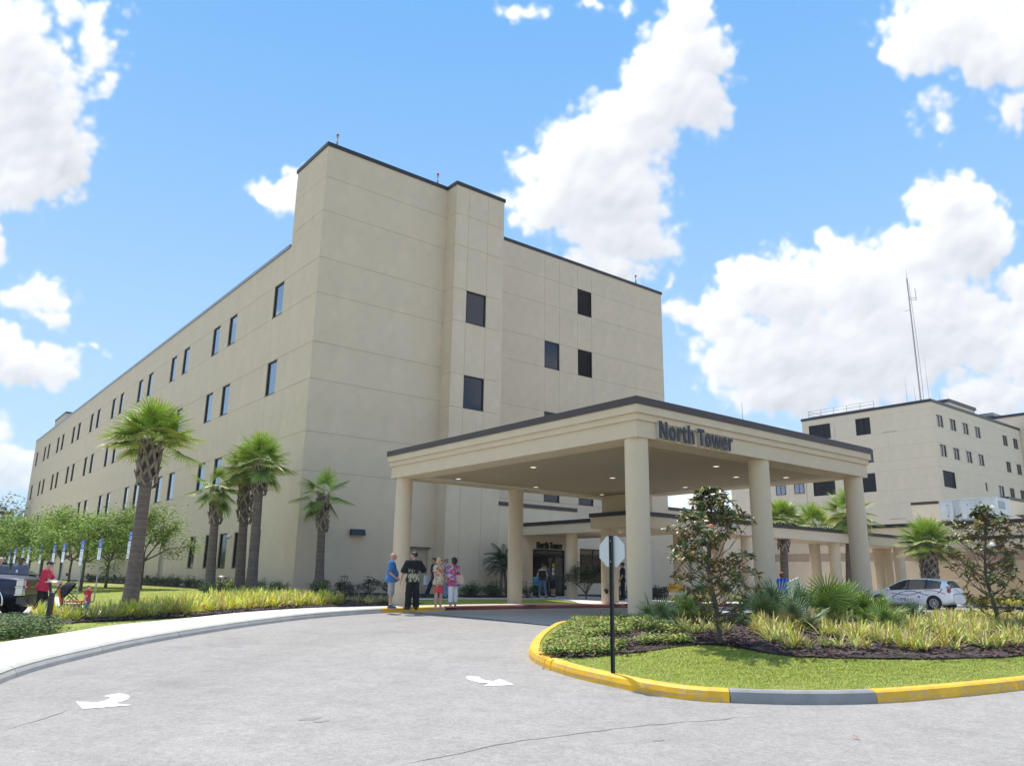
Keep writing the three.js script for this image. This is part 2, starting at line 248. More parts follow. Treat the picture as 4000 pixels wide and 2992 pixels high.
M.marking = std({ map: tex(256, (u, v) => { const w = smoothstep(fbm(u * 16, v * 16, 4, 16), .60, .8); const k = lerp(.88, .45, w); return [S(k), S(k), S(k * .99)]; }, true, 1.1), roughness: .7 });
M.lawn = std({ map: tex(1024, (u, v) => { const f = fbm(u * 10, v * 10, 5, 10), c = hash2(u * 1024 | 0, v * 1024 | 0), d = smoothstep(fbm(u * 26 + 9, v * 26 + 2, 3, 26), .56, .74), k = .72 + f * .34 + (c - .5) * .55; return [S(lerp(.42, .47, d) * k), S(lerp(.485, .42, d) * k), S(lerp(.045, .14, d) * k)]; }, true, 3.7), bumpMap: tex(512, (u, v) => { const k = hash2(u * 512 | 0, v * 512 | 0); return [k, k, k]; }, false, 1.3), bumpScale: .02, roughness: 1 });
M.mulch = std({ map: tex(512, (u, v) => { const a = fbm(u * 34, v * 90, 3, 0), c = hash2(u * 512 | 0, v * 512 | 0), k = .3 + a * 1.0 + (c - .5) * .5; return [S(.070 * k), S(.047 * k), S(.040 * k)]; }, true, 1.9), bumpMap: tex(256, (u, v) => { const k = fbm(u * 32, v * 32, 3, 32); return [k, k, k]; }, false, .9), bumpScale: .03, roughness: 1 });
// plants
const leafMat = (r, gg, b, t = .35, rough = .7) => phys({ color: lin(1, 1, 1), vertexColors: true, roughness: rough, transmission: 0, side: THREE.DoubleSide, ...(t ? { transmission: t, thickness: 0 } : {}), userData: { r, gg, b } });
M.frond = phys({ vertexColors: true, roughness: .42, specularIntensity: .6, transmission: .22, thickness: 0, side: THREE.DoubleSide });
M.leaf = phys({ vertexColors: true, roughness: .7, specularIntensity: .25, transmission: .38, thickness: 0, side: THREE.DoubleSide });
M.blade = phys({ vertexColors: true, roughness: .6, specularIntensity: .3, transmission: .35, thickness: 0, side: THREE.DoubleSide });
M.gloss = phys({ vertexColors: true, roughness: .34, specularIntensity: .8, side: THREE.DoubleSide });
M.matteV = std({ vertexColors: true, roughness: .9, side: THREE.DoubleSide });
M.bark = std({ map: tex(256, (u, v) => { const k = .5 + fbm(u * 20, v * 6, 4, 0) * .9 + (hash2(u * 256 | 0, v * 256 | 0) - .5) * .3; return [S(.150 * k), S(.118 * k), S(.095 * k)]; }, true, .8), bumpMap: tex(256, (u, v) => { const k = fbm(u * 28, v * 8, 4, 0); return [k, k, k]; }, false, .6), bumpScale: .02, roughness: 1 });
M.palmBark = std({ map: tex(512, (u, v) => { const ring = vnoise(u * 3, v * 38, 3, 38), k = .45 + ring * .55 + fbm(u * 30, v * 60, 3, 0) * .5 + (hash2(u * 512 | 0, v * 512 | 0) - .5) * .25; return [S(.165 * k), S(.125 * k), S(.105 * k)]; }, true, 1.0), bumpMap: tex(256, (u, v) => { const k = vnoise(u * 4, v * 40, 4, 40) * .7 + fbm(u * 30, v * 40, 3, 0) * .3; return [k, k, k]; }, false, 1.0), bumpScale: .02, roughness: 1 });
M.boot = std({ vertexColors: true, roughness: .95 });
M.skin = std({ vertexColors: true, roughness: .6 });
M.cloth = std({ vertexColors: true, roughness: .95 });
M.hair = std({ vertexColors: true, roughness: .55 });
M.shoe = std({ vertexColors: true, roughness: .6 });
// ---------------------------------------------------------------- ground, road, kerbs, pavements, beds
const KERB = smoothLine([[-17, 52], [-16.2, 36], [-15.2, 28], [-14, 23], [-12.92, 20.12], [-12.53, 19.28], [-12, 18.41], [-11.36, 17.53], [-10.3, 16.15], [-9.2, 15.0], [-7.79, 13.75], [-6.68, 12.88], [-4.45, 11.45], [-1.95, 10.45], [-0.4, 10.2], [1.2, 10.2]], .5);
const KEND = KERB[KERB.length - 1];
const ISL = smoothLine([[-0.1, 18.31], [-0.99, 18.53], [-2.36, 19.54], [-3.76, 20.78], [-4.77, 21.85], [-5.22, 22.54], [-5.63, 23.75], [-5.72, 24.91], [-5.69, 25.65], [-5.52, 26.25], [-5.15, 26.66], [-4.39, 27.26], [-3.44, 27.78], [-2.33, 28.13], [-0.44, 28.56], [3, 29.1], [8, 29.4], [12, 29.1], [15.5, 27.8], [17, 25.2], [16.8, 22.6], [15, 20], [12, 18.4], [8, 17.9], [4, 17.9]], .3, true);
const islDist = (x, z) => { let m = 1e9; for (const [a, b] of ISL) m = Math.min(m, (a - x) ** 2 + (b - z) ** 2); return Math.sqrt(m); };
const islCache = new Map();
function hIsl(x, z) { const k = Math.round(x * 40) * 100003 + Math.round(z * 40); let v = islCache.get(k); if (v === undefined) { const s = smoothstep(islDist(x, z), .5, 3.2); v = g(x, z) + .135 + .20 * s + (vnoise(x * 1.3, z * 1.3) - .5) * .04 * s; islCache.set(k, v); } return v; }
const hUp = (x, z) => g(x, z) + .14;
// base
struct('ground', drape([[-1100, -1100], [1100, -1100], [1100, 1100], [-1100, 1100]], -.12, 2.6), std({ color: lin(.24, .23, .15), roughness: 1 }));
// asphalt, with wheel paths, oil and patches as wear
const wear = (x, z) => { let k = .94 + fbm(x * .35 + 3, z * .35 + 8, 4) * .13; const p = fbm(x * 1.6 + 20, z * 1.6, 3); if (p > .60) k *= 1 - (p - .60) * .5; const d = Math.hypot(x - 2, z - 30); k *= 1 - .055 * Math.exp(-(((d - 15.3) / .5) ** 2)) - .055 * Math.exp(-(((d - 17.2) / .5) ** 2)); return k; };
const ROADP = [...KERB.map(([x, z]) => [x, z]), [8, 10.2], [16, 10.2], [24, 10.2], [33.2, 10.2], [33.4, 13], [38, 15.2], [60, 24], [130, 60], [130, 160], [-70, 160], [-70, 60], [-17, 60]];
struct('asphalt_road', drape(ROADP, -.012, .8, [], g, wear), M.asphalt);
struct('service_yard', drape([[33.3, 3], [130, -5], [130, -150], [33.3, -150]], -.02, 2, [], g, wear), M.asphalt);
struct('concrete_drive', drape([[-.25, 10.25], [-.4, 12], [-.6, 15], [-.85, 18.45], [-.2, 18.1], [4, 17.75], [8, 17.75], [12.5, 18.2], [12.6, 10.25], [4, 10.25]], .004, 1), M.drive);
struct('parking_lot', drape([[-60, -80], [-9.62, -80], [-9.62, 8.58], [-60, 8.58]], -.03, 1.5), std({ map: mott([.47, .46, .45], .08, 4.1, 7, .06), roughness: .9 }));
// higher ground: lawns on the building side
const UP = [...KERB.map(([x, z]) => [x - .03, z - .03]), [8, 10.12], [33.2, 10.12], [33.4, 13], [38, 15.3], [48, 19.4], [48, 3], [34.2, 3], [33.2, -2.9], [33.2, -150], [-9.6, -150], [-9.6, 8.6], [-60, 8.6], [-60, 52]];
struct('lawn', drape(UP, .12, 1.0), M.lawn);
// left kerb, cast in lengths
const kprof = [[0, -.05], [.012, .05], [.045, .115], [.10, .145], [.20, .155], [.20, -.05]];
function kerbRun(group, line, stops, matFn, prof) {       // stops: indices at which a joint lies
  for (let i = 0; i < stops.length - 1; i++) {
    const seg = line.slice(stops[i], stops[i + 1] + 1).map((p) => [...p]); if (seg.length < 2) continue;
    const cut = (a, b) => { const l = Math.hypot(b[0] - a[0], b[1] - a[1]); a[0] += (b[0] - a[0]) * .007 / l; a[1] += (b[1] - a[1]) * .007 / l; };
    cut(seg[0], seg[1]); cut(seg[seg.length - 1], seg[seg.length - 2]);
    mesh('kerb_segment', sweep(seg, prof), matFn(i, seg), group);
  }
}
const leftKerb = structGroup('kerb');
const ks = []; for (let i = 0; i < KERB.length; i += 6) ks.push(i); if (ks[ks.length - 1] !== KERB.length - 1) ks.push(KERB.length - 1);
kerbRun(leftKerb, KERB, ks, (i, s) => (s[0][0] > -3.0 ? M.kerbYellow : M.kerbGrey), kprof);
const redLine = smoothLine([[1.2, 10.2], [33.2, 10.2]], .8), rs = []; for (let i = 0; i < redLine.length; i += 4) rs.push(i); rs.push(redLine.length - 1);
kerbRun(leftKerb, redLine, [...new Set(rs)], (i, s) => (s[0][0] < 22 ? M.kerbRed : M.kerbGrey), kprof);
const farKerb = smoothLine([[33.25, 10.4], [33.4, 13], [38, 15.2], [60, 24.1]], 1); kerbRun(leftKerb, farKerb, [0, 4, 8, 12, 16, 20, 24, farKerb.length - 1].filter((v, i, a) => v < farKerb.length && a.indexOf(v) === i), () => M.kerbGrey, kprof);
// island kerb: yellow with one bare length
const islKerb = structGroup('island_kerb'), islLine = [...ISL, ISL[1]];
const near = (x, z) => { let b = 0, m = 1e9; ISL.forEach((p, i) => { const d = (p[0] - x) ** 2 + (p[1] - z) ** 2; if (d < m) { m = d; b = i; } }); return b; };
const is = [0, near(-2.36, 19.54), near(-5.63, 23.75), near(-5.15, 26.62), near(-3.46, 27.76), near(-.44, 28.56), near(3, 29.1), near(8, 29.4), near(12, 29.1), near(17, 25.2), near(15, 20), near(8, 17.9), islLine.length - 1];
kerbRun(islKerb, islLine, is, (i) => (i === 3 ? M.kerbDark : M.kerbYellow), [[0, -.05], [.01, .06], [.035, .125], [.075, .15], [.21, .155], [.21, -.05]]);
// island soil, lawn and beds
const islIn = ISL.map(([x, z], i) => { const a = ISL[(i + ISL.length - 1) % ISL.length], b = ISL[(i + 1) % ISL.length], l = Math.hypot(b[0] - a[0], b[1] - a[1]); return [x + (b[1] - a[1]) / l * .19, z - (b[0] - a[0]) / l * .19]; });
struct('island_lawn', drape(islIn, 0, .45, [], hIsl), M.lawn);
const bedEdge = smoothLine([[-5.35, 23.12], [-4.6, 23.5], [-3.6, 24.0], [-2.95, 24.3], [-2.62, 24.7], [-2.51, 25.43], [-2.06, 26.01], [-.54, 26.83], [.96, 27.35], [2.27, 27.68], [6, 28.1], [11, 27.9], [14.5, 26.6]], .3);
const bedRim = smoothLine([[15.6, 25.6], [16.3, 24], [16.0, 22.6], [14.6, 20.7], [11.9, 19.0], [8, 18.35], [4, 18.3], [0, 18.7], [-.95, 19.0], [-2.15, 20.0], [-3.45, 21.15], [-4.45, 22.2], [-4.95, 22.85]], .3);
const BED = [...bedEdge, ...bedRim];
struct('island_mulch_bed', drape(BED, .03, .35, [], (x, z) => hIsl(x, z) + (vnoise(x * 5, z * 5) - .5) * .03), M.mulch);
// pavement along the left kerb, slab by slab
const walk = structGroup('sidewalk');
const inner = smoothLine([[-18.9, 52], [-18.2, 36], [-17.3, 28], [-15.9, 22.2], [-14.1, 18.0], [-12.44, 15.38], [-10.96, 13.59], [-9.74, 12.1], [-7.42, 10.7], [-5.99, 9.75], [-3.77, 9.0], [-1.79, 8.9], [1.2, 9.1]], .5);
const kin = KERB.map(([x, z], i) => { const a = KERB[Math.max(0, i - 1)], b = KERB[Math.min(KERB.length - 1, i + 1)], l = Math.hypot(b[0] - a[0], b[1] - a[1]); return [x + (b[1] - a[1]) / l * .205, z - (b[0] - a[0]) / l * .205]; });
const sample = (line, t) => { const f = t * (line.length - 1), i = Math.min(line.length - 2, Math.floor(f)), u = f - i; return [lerp(line[i][0], line[i + 1][0], u), lerp(line[i][1], line[i + 1][1], u)]; };
const NS = 32; for (let i = 0; i < NS; i++) { const e = .00007, t0 = i / NS + e, t1 = (i + 1) / NS - e, q = []; for (let k = 0; k <= 4; k++) q.push(sample(kin, lerp(t0, t1, k / 4))); for (let k = 4; k >= 0; k--) q.push(sample(inner, lerp(t0, t1, k / 4))); mesh('slab', drape(q, .148, .8), M.concrete, walk); }
{ const k2 = structGroup('parking_kerb'), l = smoothLine([[-60, 8.55], [-12, 8.55], [-9.9, 8.5], [-9.62, 8.2], [-9.62, 0], [-9.62, -80]], 1.2), st = []; for (let i = 0; i < l.length; i += 3) st.push(i); kerbRun(k2, l, st, () => M.kerbGrey, [[0, -.08], [.01, .1], [.03, .145], [.16, .15], [.16, -.05]].map(([a, b]) => [-a + .16, b]).reverse()); }
for (let x = 1.2; x < 17; x += 1.75) mesh('slab', drape([[x + .005, 9.1], [x + 1.745, 9.1], [x + 1.745, 9.995], [x + .005, 9.995]], .148, .8), M.concrete, walk);
for (let x = 17; x < 33; x += 2) mesh('slab', drape([[x + .005, 8.3], [x + 1.995, 8.3], [x + 1.995, 9.995], [x + .005, 9.995]], .148, .8), M.concrete, walk);
struct('entrance_path', drape([[11.0, .97], [16.8, .97], [17, 9.09], [8.6, 9.09], [9.6, 7.8], [10.4, 6.6], [10.6, 5.2]], .148, .9), M.concrete);
struct('side_path', drape([[2.2, 4.6], [6.5, 4.2], [10.56, 4.0], [10.56, 5.15], [6.5, 5.3], [2.4, 5.6]], .146, .9), M.concrete);
struct('parking_walkway', drape([[-9.6, -80], [-8.7, -80], [-8.7, 6.6], [-9.1, 8.3], [-9.6, 8.5]], .135, 1.2), M.concrete);
struct('door_path', drape([[-8.68, -17.0], [-.2, -20.6], [-.2, -21.5], [-8.68, -18.1]], .137, 1.2), M.concrete);
struct('covered_walk_paving', drape([[34.9, -3], [46, -3], [46, 40], [34.9, 40], [34.9, 14.6]], .15, 1.6), M.concrete);
// mulch beds by the building and along the pavement
const bedLine = smoothLine([[-12.2, 14.2], [-11.0, 12.4], [-9.8, 10.9], [-7.5, 10.2], [-6.0, 9.55], [-3.8, 8.82], [-1.8, 8.7], [1.0, 8.75]], .5);
const BEDL = [...smoothLine([[-11.9, 11.6], [-10.9, 10.75], [-9.9, 10.4], [-8.5, 10.4], [-7.3, 10.2], [-6.0, 9.58], [-3.8, 8.84], [-1.8, 8.72], [1.0, 8.85]], .5), [1.0, 5.3], [2.0, 4.4], [5.4, 3.9], [7.2, 2.4], [7.2, .1], [-.1, .1], [-.1, -1], [-3.2, -.8], [-4.6, 1.8], [-5.2, 3.6], [-6.8, 5.6], [-8.2, 6.6], [-9.3, 8.7], [-10.9, 8.75], [-12.2, 9.4]];
struct('mulch_bed', drape(BEDL, .16, .7, [], (x, z) => g(x, z) + (vnoise(x * 4, z * 4) - .5) * .03), M.mulch);
struct('wall_mulch_bed', drape([[-.05, -.2], [-.05, -87], [-1.25, -87], [-1.25, -.6]], .15, 1.4), M.mulch);
struct('entrance_mulch_bed', drape([[7.3, .96], [10.9, .96], [10.9, 3.9], [6.6, 4.15], [7.3, 2.4]], .16, .8), M.mulch);
struct('tower_mulch_bed', drape([[16.85, .9], [17.1, 8.25], [33, 8.25], [33, -3], [16.85, -3]], .155, 1.2), M.mulch);
// arrows
// old seams and hairline cracks in the asphalt
function crack(pts, w) { const P = pts.map((q) => G(q[0], q[1], -.012)), line = smoothLine(P.map((p) => [p.x, p.z]), .18).map(([x, z]) => [x + (vnoise(x * 5, z * 5) - .5) * .09, z + (vnoise(x * 5 + 9, z * 5 + 4) - .5) * .09]); const L = [], R = []; line.forEach(([x, z], i) => { const a = line[Math.max(0, i - 1)], b = line[Math.min(line.length - 1, i + 1)], l = Math.hypot(b[0] - a[0], b[1] - a[1]) || 1, k = w * (.35 + vnoise(x * 3, z * 3)) * Math.min(1, i / 3, (line.length - 1 - i) / 3); L.push([x + (b[1] - a[1]) / l * k, z - (b[0] - a[0]) / l * k]); R.push([x - (b[1] - a[1]) / l * k, z + (b[0] - a[0]) / l * k]); }); const pos = []; for (let i = 0; i < line.length - 1; i++) for (const q of [L[i], R[i], L[i + 1], R[i], R[i + 1], L[i + 1]]) pos.push(q[0], g(q[0], q[1]) - .0085, q[1]); struct('asphalt_crack', rawGeo(pos), M.crack); }
M.crack = std({ color: lin(.20, .185, .175), roughness: 1 });
crack([[1560, 2990], [2000, 2900], [2500, 2835], [2958, 2797]], .009); crack([[2958, 2797], [2860, 2775], [2760, 2757]], .008);  crack([[0, 2860], [180, 2800], [300, 2760]], .008);
for (const [px, py, r] of [[1215, 2806, .10], [1258, 2816, .06], [645, 2540, .05], [2575, 2890, .05]]) { const p = G(px, py, -.012), pts = []; for (let i = 0; i < 16; i++) { const a = i / 16 * 6.283, k = r * (.6 + .7 * vnoise(i * .8 + px, 3)); pts.push([p.x + Math.cos(a) * k * 1.4, p.z + Math.sin(a) * k * .8]); } struct('oil_stain', drape(pts, -.0085, .5), std({ color: lin(.245, .23, .215), roughness: .8 })); }
function arrow(pts, label) {
  const P = pts.map((q) => { const p = G(q[0], q[1], -.012); return [p.x, p.z]; }), gg = drape(P, -.006, .5);
  return solo('road_arrow', gg, M.marking, label, 'road marking', 'white arrows painted on the drive');
}
arrow([[120, 275], [490, 293], [600, 265], [690, 240], [730, 212], [700, 190], [610, 178], [730, 155], [860, 133], [960, 138], [1040, 158], [1075, 185], [1050, 225], [960, 265], [800, 308], [1115, 335], [235, 408]].map(([x, y]) => [270 + x / 4.546, 2680 + y / 4.546]), 'white curved turn arrow painted on the drive at lower left');
arrow([[155, 140], [185, 115], [320, 120], [460, 130], [445, 155], [560, 195], [650, 208], [745, 215], [855, 165], [1160, 290], [525, 318], [640, 262], [440, 243], [290, 208], [200, 175]].map(([x, y]) => [1790 + x / 5.304, 2620 + y / 5.304]), 'white curved turn arrow painted on the drive near the island tip');
// ---------------------------------------------------------------- the main building, panel by panel
const Y = (r) => r + YO;                              // heights surveyed from the lens
const GB = .5;                                        // walls start below the ground
// a wall face: o = corner, u = direction along, n = outward; panels are T thick, opening cells stay empty
function face(parent, o, u, n, T, us, ys, open, mat, gapU = .014, gapV = .018) {
  const turn = Math.atan2(n.x, n.z), su = Math.sign(V(1, 0, 0).applyAxisAngle(V(0, 1, 0), turn).dot(u));
  const put = (geo, name, m, a, b, y0, y1, d) => { const q = mesh(name, geo, m, parent); const c = o.clone().addScaledVector(u, (a + b) / 2).addScaledVector(n, d); q.position.set(c.x, (y0 + y1) / 2, c.z); q.rotation.y = turn; return q; };
  for (let j = 0; j < ys.length - 1; j++) for (let i = 0; i < us.length - 1; i++) {
    const a = us[i], b = us[i + 1], y0 = ys[j], y1 = ys[j + 1], cu = (a + b) / 2, cy = (y0 + y1) / 2;
    if (open.some((w) => cu > w[0] && cu < w[1] && cy > w[2] && cy < w[3])) continue;
    const ga = i ? gapU / 2 : 0, gb = i < us.length - 2 ? gapU / 2 : 0, gc = j ? gapV / 2 : 0, gd = j < ys.length - 2 ? gapV / 2 : 0;
    const w = b - a - ga - gb, h = y1 - y0 - gc - gd, bx = box(w, h, T); const uv = bx.attributes.uv; for (let k = 0; k < 24; k++) uv.setXY(k, uv.getX(k) + a + o.x, uv.getY(k) + y0);
    put(bx, 'wall_panel', mat, a + ga, b - gb, y0 + gc, y1 - gd, -T / 2);
  }
  const fill = []; const U0 = us[0], U1 = us[us.length - 1];
  const strip = (a, b, y0, y1) => { const q = box(b - a, y1 - y0, .02); q.translate(su * (a + b) / 2, (y0 + y1) / 2, -.022); fill.push(q); };
  for (let j = 1; j < ys.length - 1; j++) strip(U0 + .02, U1 - .02, ys[j] - gapV / 2, ys[j] + gapV / 2);
  for (let i = 1; i < us.length - 1; i++) strip(us[i] - gapU / 2 + .001, us[i] + gapU / 2 - .001, ys[0], ys[ys.length - 1]);
  if (fill.length) { const q = mesh('joint_sealant', merge(fill), M.joint, parent); q.position.copy(o); q.rotation.y = turn; q.userData.kind = 'stuff'; }
}
// a window in such a face: frame (outer bars, sill) and pane as sub-parts
function windowIn(parent, o, u, n, a, b, y0, y1, opt = {}) {
  const w = b - a, h = y1 - y0, D = opt.depth ?? .10, fb = opt.bar ?? .06, g2 = new THREE.Group(); g2.name = 'window'; parent.add(g2);
  const c = o.clone().addScaledVector(u, (a + b) / 2).addScaledVector(n, -D); g2.position.set(c.x, (y0 + y1) / 2, c.z); g2.rotation.y = Math.atan2(n.x, n.z);
  const bars = [slab(-w / 2, w / 2, h / 2 - fb, h / 2 + .004, -.06, .05), slab(-w / 2, w / 2, -h / 2 - .004, -h / 2 + fb, -.06, .05), slab(-w / 2 - .004, -w / 2 + fb, -h / 2 + fb, h / 2 - fb, -.06, .05), slab(w / 2 - fb, w / 2 + .004, -h / 2 + fb, h / 2 - fb, -.06, .05)];
  for (let k = 1; k < (opt.cols || 1); k++) bars.push(slab(-w / 2 + w * k / opt.cols - .03, -w / 2 + w * k / opt.cols + .03, -h / 2 + fb, h / 2 - fb, -.06, .045));
  mesh('frame', bars, M.frame, g2);
  mesh('sill', slab(-w / 2 + .004, w / 2 - .004, -h / 2 - .003, -h / 2 + .03, .05, D + .02), M.coping, g2);
  const p = mesh('pane', slab(-w / 2 + fb, w / 2 - fb, -h / 2 + fb, h / 2 - fb, -.012, .0), opt.glass || M.glass, g2);
  if (opt.blind) mesh('blind', slab(-w / 2 + fb, w / 2 - fb, h / 2 - fb - (h - 2 * fb) * opt.blind, h / 2 - fb, -.05, -.03), std({ color: lin(.3, .3, .3) }), g2);
  p.rotation.y = (rnd() - .5) * .006; return g2;
}
function louverIn(parent, o, u, n, a, b, y0, y1, cols = 1, step = .105) {
  const w = b - a, h = y1 - y0, g2 = new THREE.Group(); g2.name = 'louver'; parent.add(g2); const c = o.clone().addScaledVector(u, (a + b) / 2).addScaledVector(n, -.06); g2.position.set(c.x, (y0 + y1) / 2, c.z); g2.rotation.y = Math.atan2(n.x, n.z);
  const f = [slab(-w / 2, w / 2, h / 2 - .05, h / 2, -.1, .05), slab(-w / 2, w / 2, -h / 2, -h / 2 + .05, -.1, .05), slab(-w / 2, -w / 2 + .05, -h / 2 + .05, h / 2 - .05, -.1, .05), slab(w / 2 - .05, w / 2, -h / 2 + .05, h / 2 - .05, -.1, .05), slab(-w / 2 + .05, w / 2 - .05, -h / 2 + .05, h / 2 - .05, -.13, -.11)];
  for (let k = 1; k < cols; k++) f.push(slab(-w / 2 + w * k / cols - .035, -w / 2 + w * k / cols + .035, -h / 2 + .05, h / 2 - .05, -.1, .05));
  mesh('frame', f, M.frame, g2);
  const N = Math.round((h - .1) / step), sg = new THREE.BoxGeometry(w - .1, .012, .11); sg.rotateX(-.75);
  const lm = M.louver; for (let k = 0; k < N; k++) { const s = mesh('slat', sg, lm, g2); s.position.set(0, -h / 2 + .05 + (h - .1) * (k + .5) / N, -.04); }
}
const tower = thing('hospital_tower', 'long beige five storey hospital building with a blank corner tower and dark roof edge', 'building');
const X1 = V(1, 0, 0), Z1 = V(0, 0, 1), NX = V(-1, 0, 0), NZ = V(0, 0, -1);
const rows = { s2: Y(4.66), h2: Y(6.47), s3: Y(8.98), h3: Y(10.80), s4: Y(13.27), h4: Y(15.10), j7: Y(17.59), j8: Y(19.43), top: Y(21.12), wt: Y(16.82), h3b: Y(10.37), s3b: Y(8.58), h2b: Y(6.45), s2b: Y(4.65) };
const T = .26;
// solid cores behind the panels
mesh('core', [slab(T, 7.3 - .0, GB - 1, rows.top - .02, -3.7, -T), slab(T, 20, GB - 1, rows.wt - .02, -87.3, -3.71), slab(7.29 + T, 10.6 - T, GB - 1, rows.top - .02, -3.7, .94 - T), slab(7.3, 28.7, GB - 1, rows.top - .02, -20, -3.09 - T)], M.core, tower);
mesh('roof', [slab(.3, 19.8, rows.wt - .3, rows.wt - .02, -87, -3.72), slab(.3, 7.2, rows.top - .3, rows.top - .01, -3.6, -.3), slab(7.3, 28.7, rows.top - .3, rows.top - .015, -19.9, -3.4)], M.roof, tower);
// left wing and the tower's left side: u runs along -z from the corner
const oL = V(0, 0, 0);
const singles = [[4.22, 5.49]], pairs = []; for (let k = 0; k < 9; k++) { pairs.push([11.15 + 9.08 * k, 12.43 + 9.08 * k], [14.10 + 9.08 * k, 15.38 + 9.08 * k]); }
const colsL = [...singles, ...pairs].filter((c) => c[1] < 87);
const usW = [0, ...colsL.flat(), 87.3];
const openL = []; for (const c of colsL) for (const [a, b] of [['s2', 'h2'], ['s3', 'h3'], ['s4', 'h4']]) openL.push([c[0], c[1], rows[a], rows[b]]);
face(tower, oL, NZ, NX, T, usW, [rows.s2, rows.h2, rows.s3, rows.h3, rows.s4, rows.h4, rows.wt], openL, M.stucco);
face(tower, oL, NZ, NX, T, [0, 3.7], [rows.wt + .001, rows.j7, rows.j8, rows.top], [], M.stucco);
mesh('wall_return', [slab(T, 7.3, rows.wt - .5, rows.top, -3.72, -3.70)], M.stucco, tower);
// left base wall with its tall windows, door and transom
const baseOpen = [[14.26, 15.42, .29, 2.12], [11.40, 12.57, .29, 2.12], [8.95, 10.2, .29, 2.12], [6.78, 7.95, .29, 2.12], [4.28, 5.5, .29, 2.12]].map((q) => [q[0], q[1], Y(q[2]), Y(q[3])]);
const doorL = [20.34, 21.58, Y(-.82), Y(1.38)], transom = [20.45, 21.51, Y(1.63), Y(2.1)];
function holedWall(parent, o, u, n, L0, L1, y0, y1, holes, mat, depth = T, name = 'wall') {
  const s = new THREE.Shape([new THREE.Vector2(L0, y0), new THREE.Vector2(L1, y0), new THREE.Vector2(L1, y1), new THREE.Vector2(L0, y1)]);
  for (const [a, b, c, d] of holes) s.holes.push(new THREE.Path([new THREE.Vector2(a, c), new THREE.Vector2(a, d), new THREE.Vector2(b, d), new THREE.Vector2(b, c)]));
  const e = new THREE.ExtrudeGeometry(s, { depth, bevelEnabled: false }), q = mesh(name, e, mat, parent), c = o.clone().addScaledVector(n, -depth); q.position.set(c.x, 0, c.z); q.rotation.y = Math.atan2(-u.z, u.x);
  if (Math.abs(V(0, 0, 1).applyAxisAngle(V(0, 1, 0), q.rotation.y).dot(n) - 1) > .01) { q.position.copy(o).setY(0); }
  return q;
}
holedWall(tower, oL, NZ, NX, 0, 87.3, GB - 1, rows.s2 - .011, [...baseOpen, doorL, transom], M.stucco);
for (const c of colsL) for (const [a, b] of [['s2', 'h2'], ['s3', 'h3'], ['s4', 'h4']]) windowIn(tower, oL, NZ, NX, c[0], c[1], rows[a], rows[b]);
for (const q of baseOpen) windowIn(tower, oL, NZ, NX, ...q, { glass: M.glassDim });
windowIn(tower, oL, NZ, NX, ...transom, { glass: M.glassDim });
function doorIn(parent, o, u, n, a, b, y0, y1, mat, head) {
  const d = new THREE.Group(); d.name = 'door'; parent.add(d); const w = b - a, h = y1 - y0, c = o.clone().addScaledVector(u, (a + b) / 2).addScaledVector(n, -.12); d.position.set(c.x, (y0 + y1) / 2, c.z); d.rotation.y = Math.atan2(n.x, n.z);
  mesh('leaf', slab(-w / 2 + .055, w / 2 - .055, -h / 2, h / 2 - .055, -.05, 0), mat, d);
  mesh('frame', [slab(-w / 2, -w / 2 + .05, -h / 2, h / 2 - .05, -.07, .03), slab(w / 2 - .05, w / 2, -h / 2, h / 2 - .05, -.07, .03), slab(-w / 2, w / 2, h / 2 - .05, h / 2, -.07, .03)], mat, d);
  mesh('handle', [slab(-w / 2 + .12, -w / 2 + .24, -.09, -.06, .02, .05), slab(-w / 2 + .12, -w / 2 + .15, -.1, -.05, 0, .03)], M.steel, d);
  for (const k of [-.8, 0, .8]) mesh('hinge', slab(w / 2 - .058, w / 2 - .042, k - .05, k + .05, 0, .02), M.steel, d);
  if (head) mesh('drip_cap', slab(-w / 2 - .06, w / 2 + .06, h / 2 + .03, h / 2 + .075, .12, .19), M.coping, d);
}
doorIn(tower, oL, NZ, NX, ...doorL, M.doorTan);
// tower front, its projecting bay and the set-back wing
face(tower, V(0, 0, 0), X1, Z1, T, [T, 7.29], [rows.s2, rows.h2, rows.s3, rows.h3, rows.s4, rows.h4, rows.j7, rows.j8, rows.top], [], M.stucco);
const doorF = [5.87, 7.0, Y(-.85), Y(1.36)];
holedWall(tower, V(0, 0, 0), X1, Z1, T, 7.29, GB - 1, rows.s2 - .011, [doorF], M.stucco);
doorIn(tower, V(0, 0, 0), X1, Z1, ...doorF, M.doorTan, true);
const frontGlass = phys({ color: lin(.010, .014, .030), roughness: .03, ior: 1.5 });
const rowsB = [GB - 1, rows.s2b, rows.h2b, rows.s3b, rows.h3b, rows.s4, rows.h4, rows.j7, rows.j8, rows.top];
face(tower, V(7.29, 0, 0), Z1, NX, T, [.002, .94], rowsB, [], M.stucco);
const bayOpen = [['s2b', 'h2b'], ['s3b', 'h3b'], ['s4', 'h4']].map(([a, b]) => [8.14 - 7.29, 9.47 - 7.29, rows[a], rows[b]]);
face(tower, V(7.29, 0, .94), X1, Z1, T, [T, .85, 2.18, 3.33], rowsB, bayOpen, M.stucco);
for (const q of bayOpen) windowIn(tower, V(7.29, 0, .94), X1, Z1, ...q, { bar: .07, depth: .08, glass: frontGlass });
mesh('wall_return', slab(10.6 - T, 10.62, GB - 1, rows.top, -3.08, .93), M.stucco, tower);
const oR = V(10.62, 0, -3.09), dx = 10.62;
